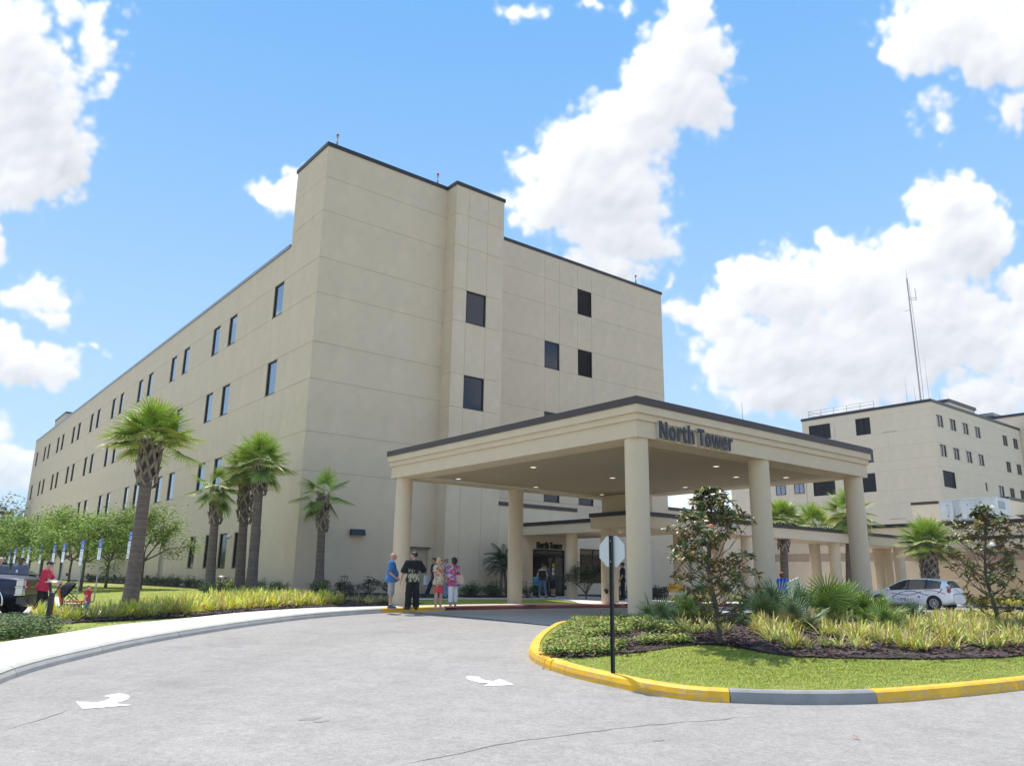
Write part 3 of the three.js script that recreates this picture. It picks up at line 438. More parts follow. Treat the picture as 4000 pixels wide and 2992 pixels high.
const recOpen = [[17.26, 18.57, 's2b', 'h2b'], [17.26, 18.57, 's3b', 'h3b'], [17.26, 18.57, 's4', 'h4'], [20.23, 21.56, 's2b', 'h2b'], [20.23, 21.56, 's4', 'h4'], [20.23, 21.56, 'j7', 'j8']].map((q) => [q[0] - dx, q[1] - dx, rows[q[2]], rows[q[3]]]);
const recBase = [20.3 - dx, 22.8 - dx, Y(-.2), Y(1.9)];
face(tower, oR, X1, Z1, T, [.003, 6.64, 7.95, 9.61, 10.94, 18.36], [rows.s2b, rows.h2b, rows.s3b, rows.h3b, rows.s4, rows.h4, rows.j7, rows.j8, rows.top], recOpen, M.stucco);
holedWall(tower, oR, X1, Z1, .003, 18.36, GB - 1, rows.s2b - .011, [recBase], M.stucco);
for (const q of recOpen.slice(0, 4)) windowIn(tower, oR, X1, Z1, ...q, { bar: .07, depth: .08, glass: frontGlass });
windowIn(tower, oR, X1, Z1, ...recBase, { cols: 2, glass: M.glassDim });
louverIn(tower, oR, X1, Z1, ...recOpen[4], 1, .13); louverIn(tower, oR, X1, Z1, ...recOpen[5], 1, .13);
mesh('wall_return', slab(28.7, 28.98, GB - 1, rows.top, -20, -3.36), M.stucco, tower);
// dark metal roof edges, mitred round each corner
const capH = .20;
const cope = (list, h, mat, name = 'coping', parent = tower) => { for (const q of list) mesh(name, slab(...q), mat, parent); };
cope([[-.06, .30, rows.top, rows.top + capH, -3.76, .06], [.30, 7.23, rows.top, rows.top + capH, -.30, .06], [7.23, 7.53, rows.top, rows.top + capH, -.30, 1.0], [7.53, 10.68, rows.top, rows.top + capH, .70, 1.0], [10.38, 10.68, rows.top, rows.top + capH, -3.03, .70], [10.38, 29.04, rows.top, rows.top + capH, -3.33, -3.03], [28.74, 29.04, rows.top, rows.top + capH, -20, -3.33], [.30, 7.3, rows.top, rows.top + capH, -3.76, -3.46]], 0, M.coping);
cope([[-.06, .30, rows.wt, rows.wt + capH - .02, -87.36, -3.77], [.30, 20, rows.wt, rows.wt + capH - .02, -87.36, -87.06]], 0, std({ color: lin(.22, .24, .28), roughness: .3, metalness: .6 }));
// penthouse on the wing roof
{ const a = onX(60 + 625 / 3.16, 1580 + 107 / 3.16, 4), b = onX(60 + 493 / 3.16, 1580 + 215 / 3.16, 4); mesh('penthouse', slab(4, 12, rows.wt - .1, a.y, b.z, a.z), M.stucco, tower); mesh('penthouse_coping', slab(3.95, 12.05, a.y, a.y + .25, b.z - .05, a.z + .05), M.coping, tower); }
// the low vestibule with its own roof edge
const VX0 = 10.63, VX1 = 16.2, VZ = .94, VT = Y(3.72);
const doorV = [13.0 - VX0, 15.36 - VX0, Y(-.9), Y(1.56)];
const vest = thing('entrance_vestibule', 'one storey beige entrance block with dark sliding doors under the covered walk', 'vestibule');
holedWall(vest, V(VX0, 0, VZ), X1, Z1, 0, VX1 - VX0, GB - 1, VT, [doorV], M.stuccoSmooth, .3);
mesh('wall', [slab(VX1 - .3, VX1, GB - 1, VT, -3.08, VZ - .302), slab(VX0, VX1 - .3, VT - .25, VT - .05, -3.08, VZ - .302)], M.stuccoSmooth, vest);
mesh('coping', [slab(VX0 + .02, VX1 + .06, VT, VT + .2, VZ - .3, VZ + .06), slab(VX1 - .24, VX1 + .06, VT, VT + .2, -3.08, VZ - .3)], M.copingBrown, vest);
{ // doors: dark frame, transom, two leaves, one slid open
  const dg = new THREE.Group(); dg.name = 'sliding_door'; vest.add(dg); dg.position.set((13.0 + 15.36) / 2, 0, VZ - .16); const w = 2.36, y0 = g(14, .9) + .15, y1 = Y(1.56);
  mesh('frame', [slab(-w / 2, -w / 2 + .07, y0, y1, -.08, .06), slab(w / 2 - .07, w / 2, y0, y1, -.08, .06), slab(-w / 2 + .07, w / 2 - .07, y1 - .08, y1, -.08, .06), slab(-w / 2 + .07, w / 2 - .07, y0 + 2.12, y0 + 2.24, -.08, .06), slab(-.03, .03, y0 + 2.24, y1 - .08, -.06, .05)], M.frame, dg);
  mesh('transom_pane', slab(-w / 2 + .07, w / 2 - .07, y0 + 2.24, y1 - .08, -.01, 0), M.glassDim, dg);
  const pane = phys({ color: lin(.5, .5, .5), roughness: .03, transmission: .9, thickness: 0, ior: 1.5 });
  for (const [x, z] of [[.58, -.03], [1.0, .03]]) { const l = [slab(x - .53, x - .47, y0 + .02, y0 + 2.1, z - .02, z + .02), slab(x + .11, x + .17, y0 + .02, y0 + 2.1, z - .02, z + .02), slab(x - .47, x + .11, y0 + .02, y0 + .2, z - .02, z + .02), slab(x - .47, x + .11, y0 + 2.02, y0 + 2.1, z - .02, z + .02)]; mesh('door_leaf', l, M.frame, dg); mesh('door_pane', slab(x - .47, x + .11, y0 + .2, y0 + 2.02, z - .004, z + .004), pane, dg); }
  const sgn = mesh('door_decal', [cyl(.11, .11, .004, 0, 0, 0, 20).rotateX(Math.PI / 2).translate(.42, y0 + 1.62, .0)], std({ color: lin(.75, .52, .04) }), dg); sgn.position.z = .045;
  const sg2 = mesh('door_notice', slab(.31, .53, y0 + 1.1, y0 + 1.48, 0, .004), M.whitePaint, dg); sg2.position.z = .045;
  const sg3 = mesh('door_notice_arrow', slab(.385, .455, y0 + 1.24, y0 + 1.38, .004, .006), M.black, dg); sg3.position.z = .045;
  mesh('interior', [slab(VX0 + .3 - 14.18, VX1 - .3 - 14.18, y0 - .3, y0, -2.9, -.09), slab(VX0 + .3 - 14.18, VX0 + .5 - 14.18, y0, y1 + 1, -2.9, -.14), slab(.3, .7, y0, y0 + 2.1, -2.9, -2.6)], M.stuccoSmooth, dg);
}
// lettering over the doors, cast letters on the fascia
const font = await new FontLoader().loadAsync('fonts/droid/droid_sans_bold.typeface.json');
function letters(parent, text, width, height, depth, mat, faceMat, weight = 0) {
  let x = 0; const made = [];
  for (const ch of text) { if (ch === ' ') { x += .32; continue; } const q = new TextGeometry(ch, { font, size: 1, depth, curveSegments: 5, bevelEnabled: weight > 0, bevelThickness: .01, bevelSize: weight, bevelSegments: 1 }); q.computeBoundingBox(); const adv = (font.data.glyphs[ch].ha / font.data.resolution); made.push([q, x]); x += adv * .97; }
  const sx = width / x, sy = height / .74;
  for (const [q, px] of made) { q.scale(sx, sy, 1); q.translate(px * sx, 0, 0); mesh('letter', q, mat, parent); }
}
{ const a = onZ(1400 + 1395 / 2.011, 1900 + 485 / 2.011, VZ), b = onZ(1400 + 1600 / 2.011, 1900 + 490 / 2.011, VZ), t = thing('door_sign', 'small black raised letters on the wall above the entrance doors', 'sign', [a.x, a.y + .0, VZ + .012]); letters(t, 'North Tower', b.x - a.x, .26, .05, M.black, null, .008); }
// ---------------------------------------------------------------- drive-through canopy
const canopy = thing('entrance_canopy', 'large beige drive through canopy with a stepped fascia on six round columns', 'canopy');
const CX0 = -.16, CX1 = 11.32, CZ0 = 8.38, CZ1 = 20.5, SB = Y(3.5);
// a hollow rectangular ring with outward steps
function ring(x0, x1, z0, z1, y0, y1, w) { return [slab(x0, x1, y0, y1, z1 - w, z1), slab(x0, x1, y0, y1, z0, z0 + w), slab(x0, x0 + w, y0, y1, z0 + w, z1 - w), slab(x1 - w, x1, y0, y1, z0 + w, z1 - w)]; }
const grow = (d) => [CX0 - d, CX1 + d, CZ0 - d, CZ1 + d];
mesh('fascia', ring(...grow(0), SB, SB + .43, .85), M.stuccoSmooth, canopy);
mesh('fascia_step', ring(...grow(.055), SB + .43, SB + .60, .5), M.stuccoSmooth, canopy);
mesh('fascia_step', ring(...grow(.115), SB + .60, SB + .81, .5), M.stuccoSmooth, canopy);
for (const q of ring(...grow(.15), SB + .81, SB + 1.0, .4)) mesh('coping', q, M.copingBrown, canopy);
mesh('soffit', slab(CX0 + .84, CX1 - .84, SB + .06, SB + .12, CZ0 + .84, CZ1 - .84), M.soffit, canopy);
mesh('reveal', ring(CX0 + .85, CX1 - .85, CZ0 + .85, CZ1 - .85, SB + .02, SB + .058, .035), M.whitePaint, canopy);
mesh('roof', slab(CX0 + .2, CX1 - .2, SB + .74, SB + .8, CZ0 + .2, CZ1 - .2), M.roof, canopy);
for (const [x, z] of [[.17, 20.17], [5.48, 20.17], [10.95, 20.17], [.2, 8.75], [5.45, 8.78], [10.95, 8.75]]) {
  const gy = Math.min(g(x, z), hUp(x, z)) - .3, h = SB - gy, prof = [[.30, 0], [.30, h - .02], [.30, h]].map(([a, b]) => new THREE.Vector2(a, b));
  const c = new THREE.LatheGeometry(prof, 40), uv = c.attributes.uv; for (let i = 0; i < uv.count; i++) uv.setXY(i, uv.getX(i) * 1.885 + x, uv.getY(i) * h); mesh('column', c, M.stuccoSmooth, canopy).position.set(x, gy, z);
}
for (const [px, py] of [[990, 1034], [1152, 1009], [1158, 1052], [1323, 1032], [1480, 1052], [1547, 1007], [1300, 1068], [1698, 1031], [1590, 1030]]) {
  const p = onY(px * 1.8083, py * 1.8083, SB + .055), d = new THREE.Group(); d.name = 'downlight'; d.position.copy(p); canopy.add(d);
  mesh('trim_ring', new THREE.TorusGeometry(.105, .014, 8, 24).rotateX(Math.PI / 2), M.whitePaint, d); mesh('lamp_lens', cyl(.095, .095, .006, 0, -.004, 0, 20), M.lampGlow, d);
}
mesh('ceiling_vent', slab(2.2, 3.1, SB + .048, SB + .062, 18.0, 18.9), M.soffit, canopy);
{ const a = onZ(2300 + 487 / 1.839, 1500 + 393 / 1.839, CZ1 + .06), b = onZ(2300 + 1024 / 1.839, 1500 + 480 / 1.839, CZ1 + .06), top = onZ(2300 + 490 / 1.839, 1500 + 288 / 1.839, CZ1 + .1);
  const t = thing('canopy_sign', 'large dark raised letters with pale sides mounted on the canopy fascia', 'sign', [a.x, a.y + .02, CZ1 + .01]);
  const h = top.y - a.y; letters(t, 'North Tower', b.x - a.x, h * .9, .10, std({ color: lin(.50, .47, .43), roughness: .7 }), null, .004); const inner2 = new THREE.Group(); for (const c of [...t.children]) { const f = mesh('letter_face', c.geometry.clone().scale(1, 1, .18).translate(0, 0, .1), std({ color: lin(.018, .016, .03), roughness: .4 }), c); f.castShadow = true; } }
// ---------------------------------------------------------------- covered walk: one arm to the doors, one along the drive
const walkway = thing('covered_walkway', 'low beige covered walkway with dark roof edge from the doors along the drive', 'covered walkway');
const BS = Y(2.12), BT = Y(2.60), BC = Y(2.77);
const armE = [12.25, 16.4, .97, 9.15], armB = [9.3, 34.75, 9.15, 11.6], armD = [34.8, 38.4, 11.6, 44];
mesh('roof_deck', [slab(armE[0], armE[1], BS + .12, BT + .1, armE[2], armE[3]), slab(...armB.slice(0, 2), BS, BT, ...armB.slice(2)), slab(armD[0], armD[1], BS + .02, BT, 9.15, armD[3])], M.stuccoSmooth, walkway);
cope([[armE[0] - .05, armE[0] + .2, BT + .1, BC + .11, armE[2], armE[3] - .2], [armE[1] - .2, armE[1] + .05, BT + .1, BC + .11, armE[2], armE[3] - .06], [armB[0] - .05, armB[1], BT, BC, armB[3] - .2, armB[3] + .05], [armB[0] - .05, armB[0] + .2, BT, BC, armB[2] - .05, armB[3] - .2], [armB[0] + .2, armB[1], BT, BC, armB[2] - .05, armB[2] + .2], [armD[0] - .05, armD[0] + .2, BT, BC, armB[3] + .05, 44], [armD[1] - .2, armD[1] + .05, BT, BC, 9.1, 44]], 0, M.coping, 'coping', walkway);
mesh('link_block', slab(9.9, 11.2, BC - .1, SB + .05, 9.25, 11.0), M.stuccoSmooth, walkway);
const wcol = (x, z, r = .29, top = BS) => { const gy = Math.min(g(x, z), hUp(x, z)) - .2, h = top - gy + .02, c = cyl(r, r, h, 0, 0, 0, 32); mesh('column', c, M.stuccoSmooth, walkway).position.set(x, gy, z); };
for (const [x, z] of [[9.85, 9.62], [9.95, 11.2], [17.5, 9.6], [17.6, 11.2], [25.6, 11.1], [26.2, 9.6], [33.1, 9.7], [34.2, 9.7], [32.6, 11.2], [35.2, 11.5], [35.3, 17.2], [35.3, 23.5]]) wcol(x, z);
for (const [x, z] of [[12.95, 4.05], [15.8, 4.05], [15.8, 8.6]]) wcol(x, z, .29, BS + .14);
for (const [x, z] of [[13.4, 7], [14.6, 2.2], [11, 10.4], [14, 10.4], [20, 10.4], [28, 10.4]]) { const d = new THREE.Group(); d.name = 'downlight'; d.position.set(x, z < 9 ? BS + .118 : BS - .002, z); walkway.add(d); mesh('trim_ring', new THREE.TorusGeometry(.1, .012, 6, 18).rotateX(Math.PI / 2), M.whitePaint, d); mesh('lamp_lens', cyl(.09, .09, .006, 0, -.005, 0, 16), M.lampGlow, d); }
// ---------------------------------------------------------------- low block behind the walkway
const low = thing('low_block', 'low windowless beige wing with dark roof edge behind the covered walkway', 'building');
const L1T = Y(4.9);
face(low, V(28.98, 0, -3.2), X1, Z1, .25, [.02, 3.7, 7.4, 11.1, 15.1], [GB - 1, Y(1.55), Y(2.12), L1T], [], M.stuccoSmooth);
mesh('core', slab(29.1, 44.05, GB - 1, L1T - .02, -14, -3.46), M.core, low); cope([[28.99, 44.2, L1T, L1T + .22, -3.4, -3.14]], 0, M.copingBrown, 'coping', low);
const L2X = 40, L2T = Y(3.80);
const hall = thing('low_hall', 'low beige hall with a brown painted stripe along its shaded wall beyond the parked car', 'building');
face(hall, V(L2X, 0, -3.1), Z1, NX, .25, [0, 3.6, 7.2, 10.8, 14.4, 18, 21.6, 25.2, 28.8, 36, 44], [GB - 1, Y(1.56)], [], M.stuccoSmooth, .012, .012);
face(hall, V(L2X, 0, -3.1), Z1, NX, .26, [0, 44], [Y(1.57), Y(2.12)], [], M.band);
face(hall, V(L2X, 0, -3.1), Z1, NX, .25, [0, 44], [Y(2.13), L2T], [], M.stuccoSmooth);
mesh('core', slab(L2X + .26, 60, GB - 1, L2T - .02, -3.1, 41), M.core, hall); cope([[L2X - .06, L2X + .3, L2T, L2T + .24, -3.1, 41]], 0, M.coping, 'coping', hall); mesh('roof', slab(L2X + .3, 60, L2T - .02, L2T + .02, -3, 41), M.roof, hall);
{ const d = [7.2 - 3.1, 8.1 - 3.1]; const dg = new THREE.Group(); dg.name = 'door'; hall.add(dg); dg.position.set(L2X, 0, 6.6); const y0 = g(40, 6) + .14; mesh('leaf', slab(-.02, .0, y0, y0 + 2.05, -.45, .45), M.doorTan, dg); mesh('frame', [slab(-.04, 0, y0, y0 + 2.1, -.5, -.45), slab(-.04, 0, y0, y0 + 2.1, .45, .5), slab(-.04, 0, y0 + 2.05, y0 + 2.1, -.45, .45)], M.frame, dg); }
// upper block behind the hall
const upper = thing('upper_block', 'plain beige upper block with brown roof edge behind the rooftop machine', 'building');
{ const ut = Y(6.2); mesh('wall', slab(50, 80, L2T, ut, 4.4, 11.4), M.stuccoPale, upper); mesh('wall', slab(53, 80, L2T, ut - .2, 11.4, 20), M.stuccoPale, upper); cope([[49.95, 50.3, ut, ut + .22, 4.35, 11.45], [50.3, 80, ut, ut + .22, 11.1, 11.45], [52.95, 80, ut - .2, ut, 19.7, 20.05]], 0, M.copingBrown, 'coping', upper); }
// rooftop machine
{ const u = thing('rooftop_air_handler', 'weathered white rooftop air handling unit with two protruding cabinets on the low roof', 'air conditioner', [46, Y(4.48), 10.1]); const w = std({ map: tex(256, (a, b) => { const k = .9 + fbm(a * 5, b * 5, 4, 5) * .18, s = smoothstep(fbm(a * 14, b * 2, 4, 0), .52, .75) * (1 - b) * .7; return [S(lerp(.62 * k, .30, s)), S(lerp(.64 * k, .30, s)), S(lerp(.64 * k, .24, s))]; }, true, 2.6), roughness: .55 });
  mesh('body', box(2.4, 1.42, 3.75, 1.2, .80, 0), w, u); mesh('base_rail', [slab(-.1, 2.4, -.66, -.1, -1.5, 1.7), slab(-.02, 2.42, -.1, .09, -1.88, 1.88)], M.galv, u); mesh('roof_cap', slab(-.08, 2.5, 1.51, 1.58, -1.95, 1.95), w, u);
  for (const z of [-1.3, .1]) { const c = mesh('cabinet', [slab(-.42, -.0, .12, 1.40, z - .45, z + .45)], w, u); mesh('cabinet_door', slab(-.45, -.42, .16, 1.36, z - .42, z + .22), w, c); mesh('latch', [slab(-.47, -.45, .3, .42, z + .1, z + .14), slab(-.47, -.45, 1.05, 1.17, z + .1, z + .14)], M.black, c); }
  mesh('side_louver', slab(.4, 1.6, .8, 1.35, 1.875, 1.9), M.galv, u); mesh('pipe', tube([V(-.06, .2, 1.0), V(-.1, .15, 1.3), V(-.08, .3, 1.7)], .04), M.black, u); mesh('gauge', cyl(.08, .08, .04, 0, 0, 0, 14).rotateZ(Math.PI / 2).translate(-.02, 1.25, .9), M.galv, u); }
// ---------------------------------------------------------------- the other building across the drive
const BX = 85.19, BZ = -7.8, BTOP = Y(22.2);
const other = thing('second_building', 'pale yellow multi storey building at the right with square dark windows and rooftop machinery', 'building');
const G2 = .3, Tb = .35;
const leftWin = [[-24.5, -21.3, 19.3, 21.4, 'l', 3], [-17.7, -15.7, 19.15, 21.4, 'l', 2], [-14.3, -12.3, 19.1, 20.9, 'w', 2], [-17.7, -15.7, 15.4, 17.1, 'w', 2], [-17.8, -15.7, 11.6, 14.0, 'l', 1], [-24.5, -21.3, 11.6, 13.9, 'l', 1], [-14.4, -12.3, 8.0, 9.6, 'w', 2]];
const rightWin = []; for (const [x0, x1] of [[86.3, 88.15], [90.1, 91.9], [93.9, 95.7], [97.7, 99.5], [107.1, 108.8], [110.9, 112.7]]) for (const [y0, y1] of [[19.25, 20.75], [15.5, 17.0]]) rightWin.push([x0, x1, y0, y1, 'w', 2]);
rightWin.push([86.3, 89.7, 11.7, 13.75, 'l', 1], [98.9, 99.5, 12.2, 13.3, 'w', 1], [103.2, 105.1, 11.8, 13.3, 'w', 2], [107.1, 108.8, 11.9, 13.3, 'w', 2], [110.9, 112.7, 11.9, 13.3, 'w', 2]);
const bl = V(BX, 0, -25.52);
const uL = (z) => z + 25.52;
const lw = leftWin.map((q) => [uL(q[0]), uL(q[1]), Y(q[2]), Y(q[3]), q[4], q[5]]);
const glass2 = phys({ color: lin(.025, .028, .034), roughness: .04, ior: 1.9 }), glassBrown = phys({ color: lin(.055, .042, .035), roughness: .08, ior: 1.6 });
{ // panel grid of the far walls: joints are only faint there
  const ysF = [G2, Y(5.9), Y(9.9), Y(11.55), Y(14.1), Y(15.35), Y(17.15), Y(19.0), Y(21.45), BTOP];
  const splitFace = (o, u, n, us, wins) => {
    const xs = new Set(us), yset = new Set(ysF); for (const w of wins) { xs.add(w[0]); xs.add(w[1]); yset.add(w[2]); yset.add(w[3]); }
    // walls with real openings, cut into panels along us only
    for (let i = 0; i < us.length - 1; i++) holedWall(other, o, u, n, us[i] + (i ? .004 : 0), us[i + 1] - .004, G2, BTOP, wins.filter((w) => w[0] >= us[i] && w[1] <= us[i + 1]), M.stuccoPale, Tb, 'wall_panel');
    for (const w of wins) if (w[4] === 'l') louverIn(other, o, u, n, w[0], w[1], w[2], w[3], w[5], .16); else windowIn(other, o, u, n, w[0], w[1], w[2], w[3], { cols: w[5], depth: .14, bar: .055, glass: rnd() < .45 ? glassBrown : glass2 });
    const grooves = []; for (const y of ysF.slice(1, -1)) { let cur = us[0]; const spans = wins.filter((w) => y > w[2] - .05 && y < w[3] + .05).sort((a, b) => a[0] - b[0]); for (const w of spans) { grooves.push([cur, w[0], y]); cur = w[1]; } grooves.push([cur, us[us.length - 1], y]); }
    const gg = grooves.filter(([a, b]) => b - a > .05).map(([a, b, y]) => { const q = box(b - a, .02, .008), c = o.clone().addScaledVector(u, (a + b) / 2).addScaledVector(n, .002); q.rotateY(Math.atan2(-u.z, u.x)); q.translate(c.x, y, c.z); return q; });
    mesh('joint_line', merge(gg), std({ color: lin(.42, .36, .27) }), other).userData.kind = 'stuff';
  };
  splitFace(bl, Z1, NX, [0, 5.9, 12.0, 17.72], lw);
  splitFace(V(BX, 0, BZ), X1, Z1, [Tb, 4.9, 8.7, 15.5, 20.5, 28.6].map((v) => v + 0), rightWin.map((q) => [q[0] - BX, q[1] - BX, Y(q[2]), Y(q[3]), q[4], q[5]]));
}
mesh('core', slab(BX + .5, 113.7, G2, BTOP - .02, -25.3, BZ - .45), M.core, other); mesh('roof', slab(BX + .3, 113.8, BTOP - .05, BTOP - .01, -25.5, BZ - .3), M.roof, other);
cope([[BX - .08, BX + .4, BTOP, BTOP + .36, -25.6, BZ + .08], [BX + .4, 114.2, BTOP, BTOP + .36, BZ - .4, BZ + .08], [BX + .4, 114, BTOP, BTOP + .36, -25.6, -25.2]], 0, M.coping, 'coping', other);
// lower wing to the left of it, stepped bay to the right, penthouse
mesh('wall', slab(BX + .02, 110, G2, Y(15.6), -38, -25.6), M.stuccoPale, other);
for (const [z0, z1] of [[-27.4, -25.9], [-30.3, -28.8]]) windowIn(other, V(BX + .0, 0, -38), Z1, NX, z0 + 38, z1 + 38, Y(12.15), Y(13.5), { cols: 2, depth: -.03 });
const H3 = onX(3920, 1622, 114).y; mesh('wall', slab(114.0, 140, G2, H3 - .4, -20, BZ + 2.4), M.stuccoPale, other); cope([[113.9, 140, H3 - .4, H3, -20.1, BZ + 2.5]], 0, M.coping, 'coping', other);
mesh('penthouse', slab(104.5, 113.5, BTOP, Y(26.0), -20, BZ - 5.5), M.stuccoPale, other); mesh('penthouse_coping', slab(104.3, 113.7, Y(26.0), Y(26.45), -20.2, BZ - 5.3), M.coping, other);
mesh('roof_vent', [cyl(1.6, 1.6, .5, 101, BTOP + 1.6, -14, 20), cyl(1.9, 1.2, .35, 101, BTOP + 2.1, -14, 20), slab(99.8, 102.2, BTOP, BTOP + 1.6, -15, -13)], M.galv, other);
mesh('roof_vent', [slab(116, 119, H3, H3 + .5, -14.6, -12), slab(115.7, 119.3, H3 + .5, H3 + 1.0, -15, -11.6)], M.galv, other);
// rooftop railing
{ const r = thing('roof_railing', 'thin metal safety railing on the edge of the pale building roof', 'railing', [BX + .9, BTOP + .36, 0]); const z0 = -24.9, z1 = -15.4, P = 6;
  for (let i = 0; i < P; i++) { const z = lerp(z0, z1, i / (P - 1)); mesh('post', bar(V(0, -.3, z), V(0, 1.12, z), .035, 6), M.galv, r); } for (const y of [.25, .68, 1.12]) { mesh('rail', bar(V(0, y, z0), V(0, y, z1), .03, 6), M.galv, r); mesh('rail', bar(V(0, y, z0), V(6, y, z0), .03, 6), M.galv, r); } mesh('post', bar(V(6, -.3, z0), V(6, 1.12, z0), .035, 6), M.galv, r); }
// antenna mast with stays
{ const p0 = atD(2900 + 1049 / 1.5045, 1400 + 245 / 1.5045, 116), p1 = atD(3539, 1055, 116), h = p1.y - p0.y, m = thing('antenna_mast', 'tall thin lattice radio mast with whip antennas and stays on the far roof', 'antenna', [p0.x, p0.y - 1, p0.z]); const H = h + 1, r = .085, legs = [[r, 0], [-r * .5, r * .87], [-r * .5, -r * .87]];
  const lat = []; for (const [a, b] of legs) lat.push(bar(V(a, 0, b), V(a * .8, H * .93, b * .8), .026, 5)); for (let y = 0; y < H * .92; y += .42) for (let k = 0; k < 3; k++) { const A = legs[k], B = legs[(k + 1) % 3]; lat.push(bar(V(A[0], y, A[1]), V(B[0], y + .42, B[1]), .016, 4)); } mesh('lattice', lat, std({ color: lin(.10, .10, .14), roughness: .6 }), m);
  mesh('whip', bar(V(0, H * .9, 0), V(0, H, 0), .05, 6, .015), M.galv, m); mesh('cable', tube([V(.3, 0, .25), V(.32, H * .4, .25), V(.2, H * .9, .1)], .03, 20, 5), M.galv, m);
  const arm = mesh('side_arm', [bar(V(0, H * .79, 0), V(.75, H * .79, .6), .035), bar(V(0, H * .775, 0), V(.75, H * .775, .6), .03), bar(V(.75, H * .77, .6), V(.75, H * .86, .6), .045), bar(V(0, H * .70, 0), V(-.7, H * .69, -.5), .035)], M.galv, m);
  for (const [a, y] of [[-6, .74], [7, .74], [-5, .4], [6, .4]]) mesh('stay', bar(V(0, H * y, 0), V(a * 3.2, .6, a * 2.2), .006, 4), M.galv, m);
  for (const [x, z, hh] of [[-1.8, -1, 4], [-.7, -.4, 3.2], [.9, .7, 7], [2.2, 1.5, 2.2], [3.0, 2.2, 1.8]]) mesh('whip', bar(V(x, 0, z), V(x, hh, z), .03, 5, .012), M.galv, m); }
// lightning rods, obstruction lights
for (const [px, py0, py1, D, lab] of [[1550, 1760, 1725, 0, 'left edge'], [1724, 1490, 1450, 0, 'bay']]) { }
function rod(p, h, label) { const r = thing('lightning_rod', label, 'lightning rod', p.toArray(), 0, 'lightning rods on the roofs'); mesh('base', cyl(.05, .03, .06), M.galv, r); mesh('spike', bar(V(0, .05, 0), V(0, h, 0), .012, 5, .006), M.steel, r); }
rod(V(CX0 - .05, SB + 1.0, 9.4), .55, 'thin metal rod on the left end of the drive canopy roof'); rod(V(.0, SB + 1.0, 13.4), .55, 'thin metal rod on the left edge of the canopy roof, midway along'); rod(V(CX0 + .1, SB + 1.0, 18.9), .6, 'thin metal rod on the canopy roof nearest the front corner'); rod(V(4.5, SB + 1.0, 20.4), .6, 'thin metal rod on the canopy roof against the clouds'); rod(V(9.6, SB + 1.0, 20.4), .6, 'thin metal rod at the right end of the canopy roof');
function obst(p, label) { const o = thing('obstruction_light', label, 'warning light', p.toArray(), 0, 'red roof warning lights'); mesh('stem', [bar(V(0, 0, 0), V(0, .55, 0), .022, 8), cyl(.06, .06, .16, 0, .1, 0, 12)], M.galv, o); mesh('socket', cyl(.035, .07, .10, 0, .5, 0, 14), M.galv, o); mesh('lens', new THREE.SphereGeometry(.075, 16, 12).scale(1, 1.3, 1).translate(0, .66, 0), M.redLens, o); }
obst(V(.53, rows.top + capH, -.15), 'red roof light on a stem at the corner of the blank tower'); obst(V(6.69, rows.top + capH, -.15), 'red roof light on a stem beside the projecting bay'); obst(V(26.3, rows.top + capH, -3.2), 'small red roof light near the far right end of the tower roof');
// wall fittings
{ const p = V(2.94, Y(1.86), .0), w = thing('wall_light', 'dark wedge shaped wall light on the blank tower wall', 'wall light', p.toArray()); const s = new THREE.Shape([new THREE.Vector2(0, 0), new THREE.Vector2(.26, 0), new THREE.Vector2(.15, .26), new THREE.Vector2(0, .26)]); const e = new THREE.ExtrudeGeometry(s, { depth: .70, bevelEnabled: true, bevelSize: .008, bevelThickness: .008, bevelSegments: 1 }); e.rotateY(-Math.PI / 2); e.translate(.35, 0, .01); mesh('housing', e, M.coping, w); mesh('lens', slab(-.3, .3, -.012, .0, .05, .2), M.whitePaint, w); }
{ const p = onX(1350 / 1.5046, 1400 + 1045 / 1.5046, -.1), c = thing('security_camera', 'small white dome camera on the left wall above the tall windows', 'camera', [0, p.y, p.z]); mesh('bracket', slab(-.14, .0, .03, .07, -.05, .05), M.whitePaint, c); mesh('housing', new THREE.SphereGeometry(.10, 16, 10).translate(-.15, .0, 0), M.whitePaint, c); mesh('dome', new THREE.SphereGeometry(.07, 14, 10).translate(-.15, -.06, 0), M.glass, c); }
for (const [px, py, i] of [[400 + 580 / 3.16, 2150 + 335 / 3.16, 0], [400 + 170 / 3.16, 2150 + 320 / 3.16, 1], [1298 / 3.687, 2150 + 360 / 3.687, 2], [985 / 3.687, 2150 + 348 / 3.687, 3]]) { const p = onX(px, py, 0), c = thing('wall_uplight', ['black hooded uplight on the left wall, nearest the service door', 'black hooded uplight on the left wall, second from the service door', 'black hooded uplight on the left wall, third from the service door', 'black hooded uplight on the left wall, farthest from the service door'][i], 'uplight', [0, p.y, p.z], 0, 'uplights along the left wall'); mesh('hood', new THREE.CylinderGeometry(.05, .11, .26, 12).rotateZ(.35).translate(-.14, .05, 0), M.black, c); mesh('bracket', slab(-.1, 0, -.1, -.04, -.03, .03), M.black, c); }
for (const [x, z, l] of [[12.7, 3.78, 'black floodlight at the foot of the walkway column beside the doors'], [9.58, 9.72, 'black floodlight at the foot of the walkway column behind the stop sign']]) { const y = g(x, z) + .14, c = thing('column_floodlight', l, 'floodlight', [x, y + .5, z]); mesh('head', new THREE.CylinderGeometry(.06, .09, .2, 12).rotateZ(.7).translate(-.08, .04, .1), M.black, c); mesh('stem', bar(V(0, -.1, .04), V(-.04, .02, .09), .02), M.black, c); }
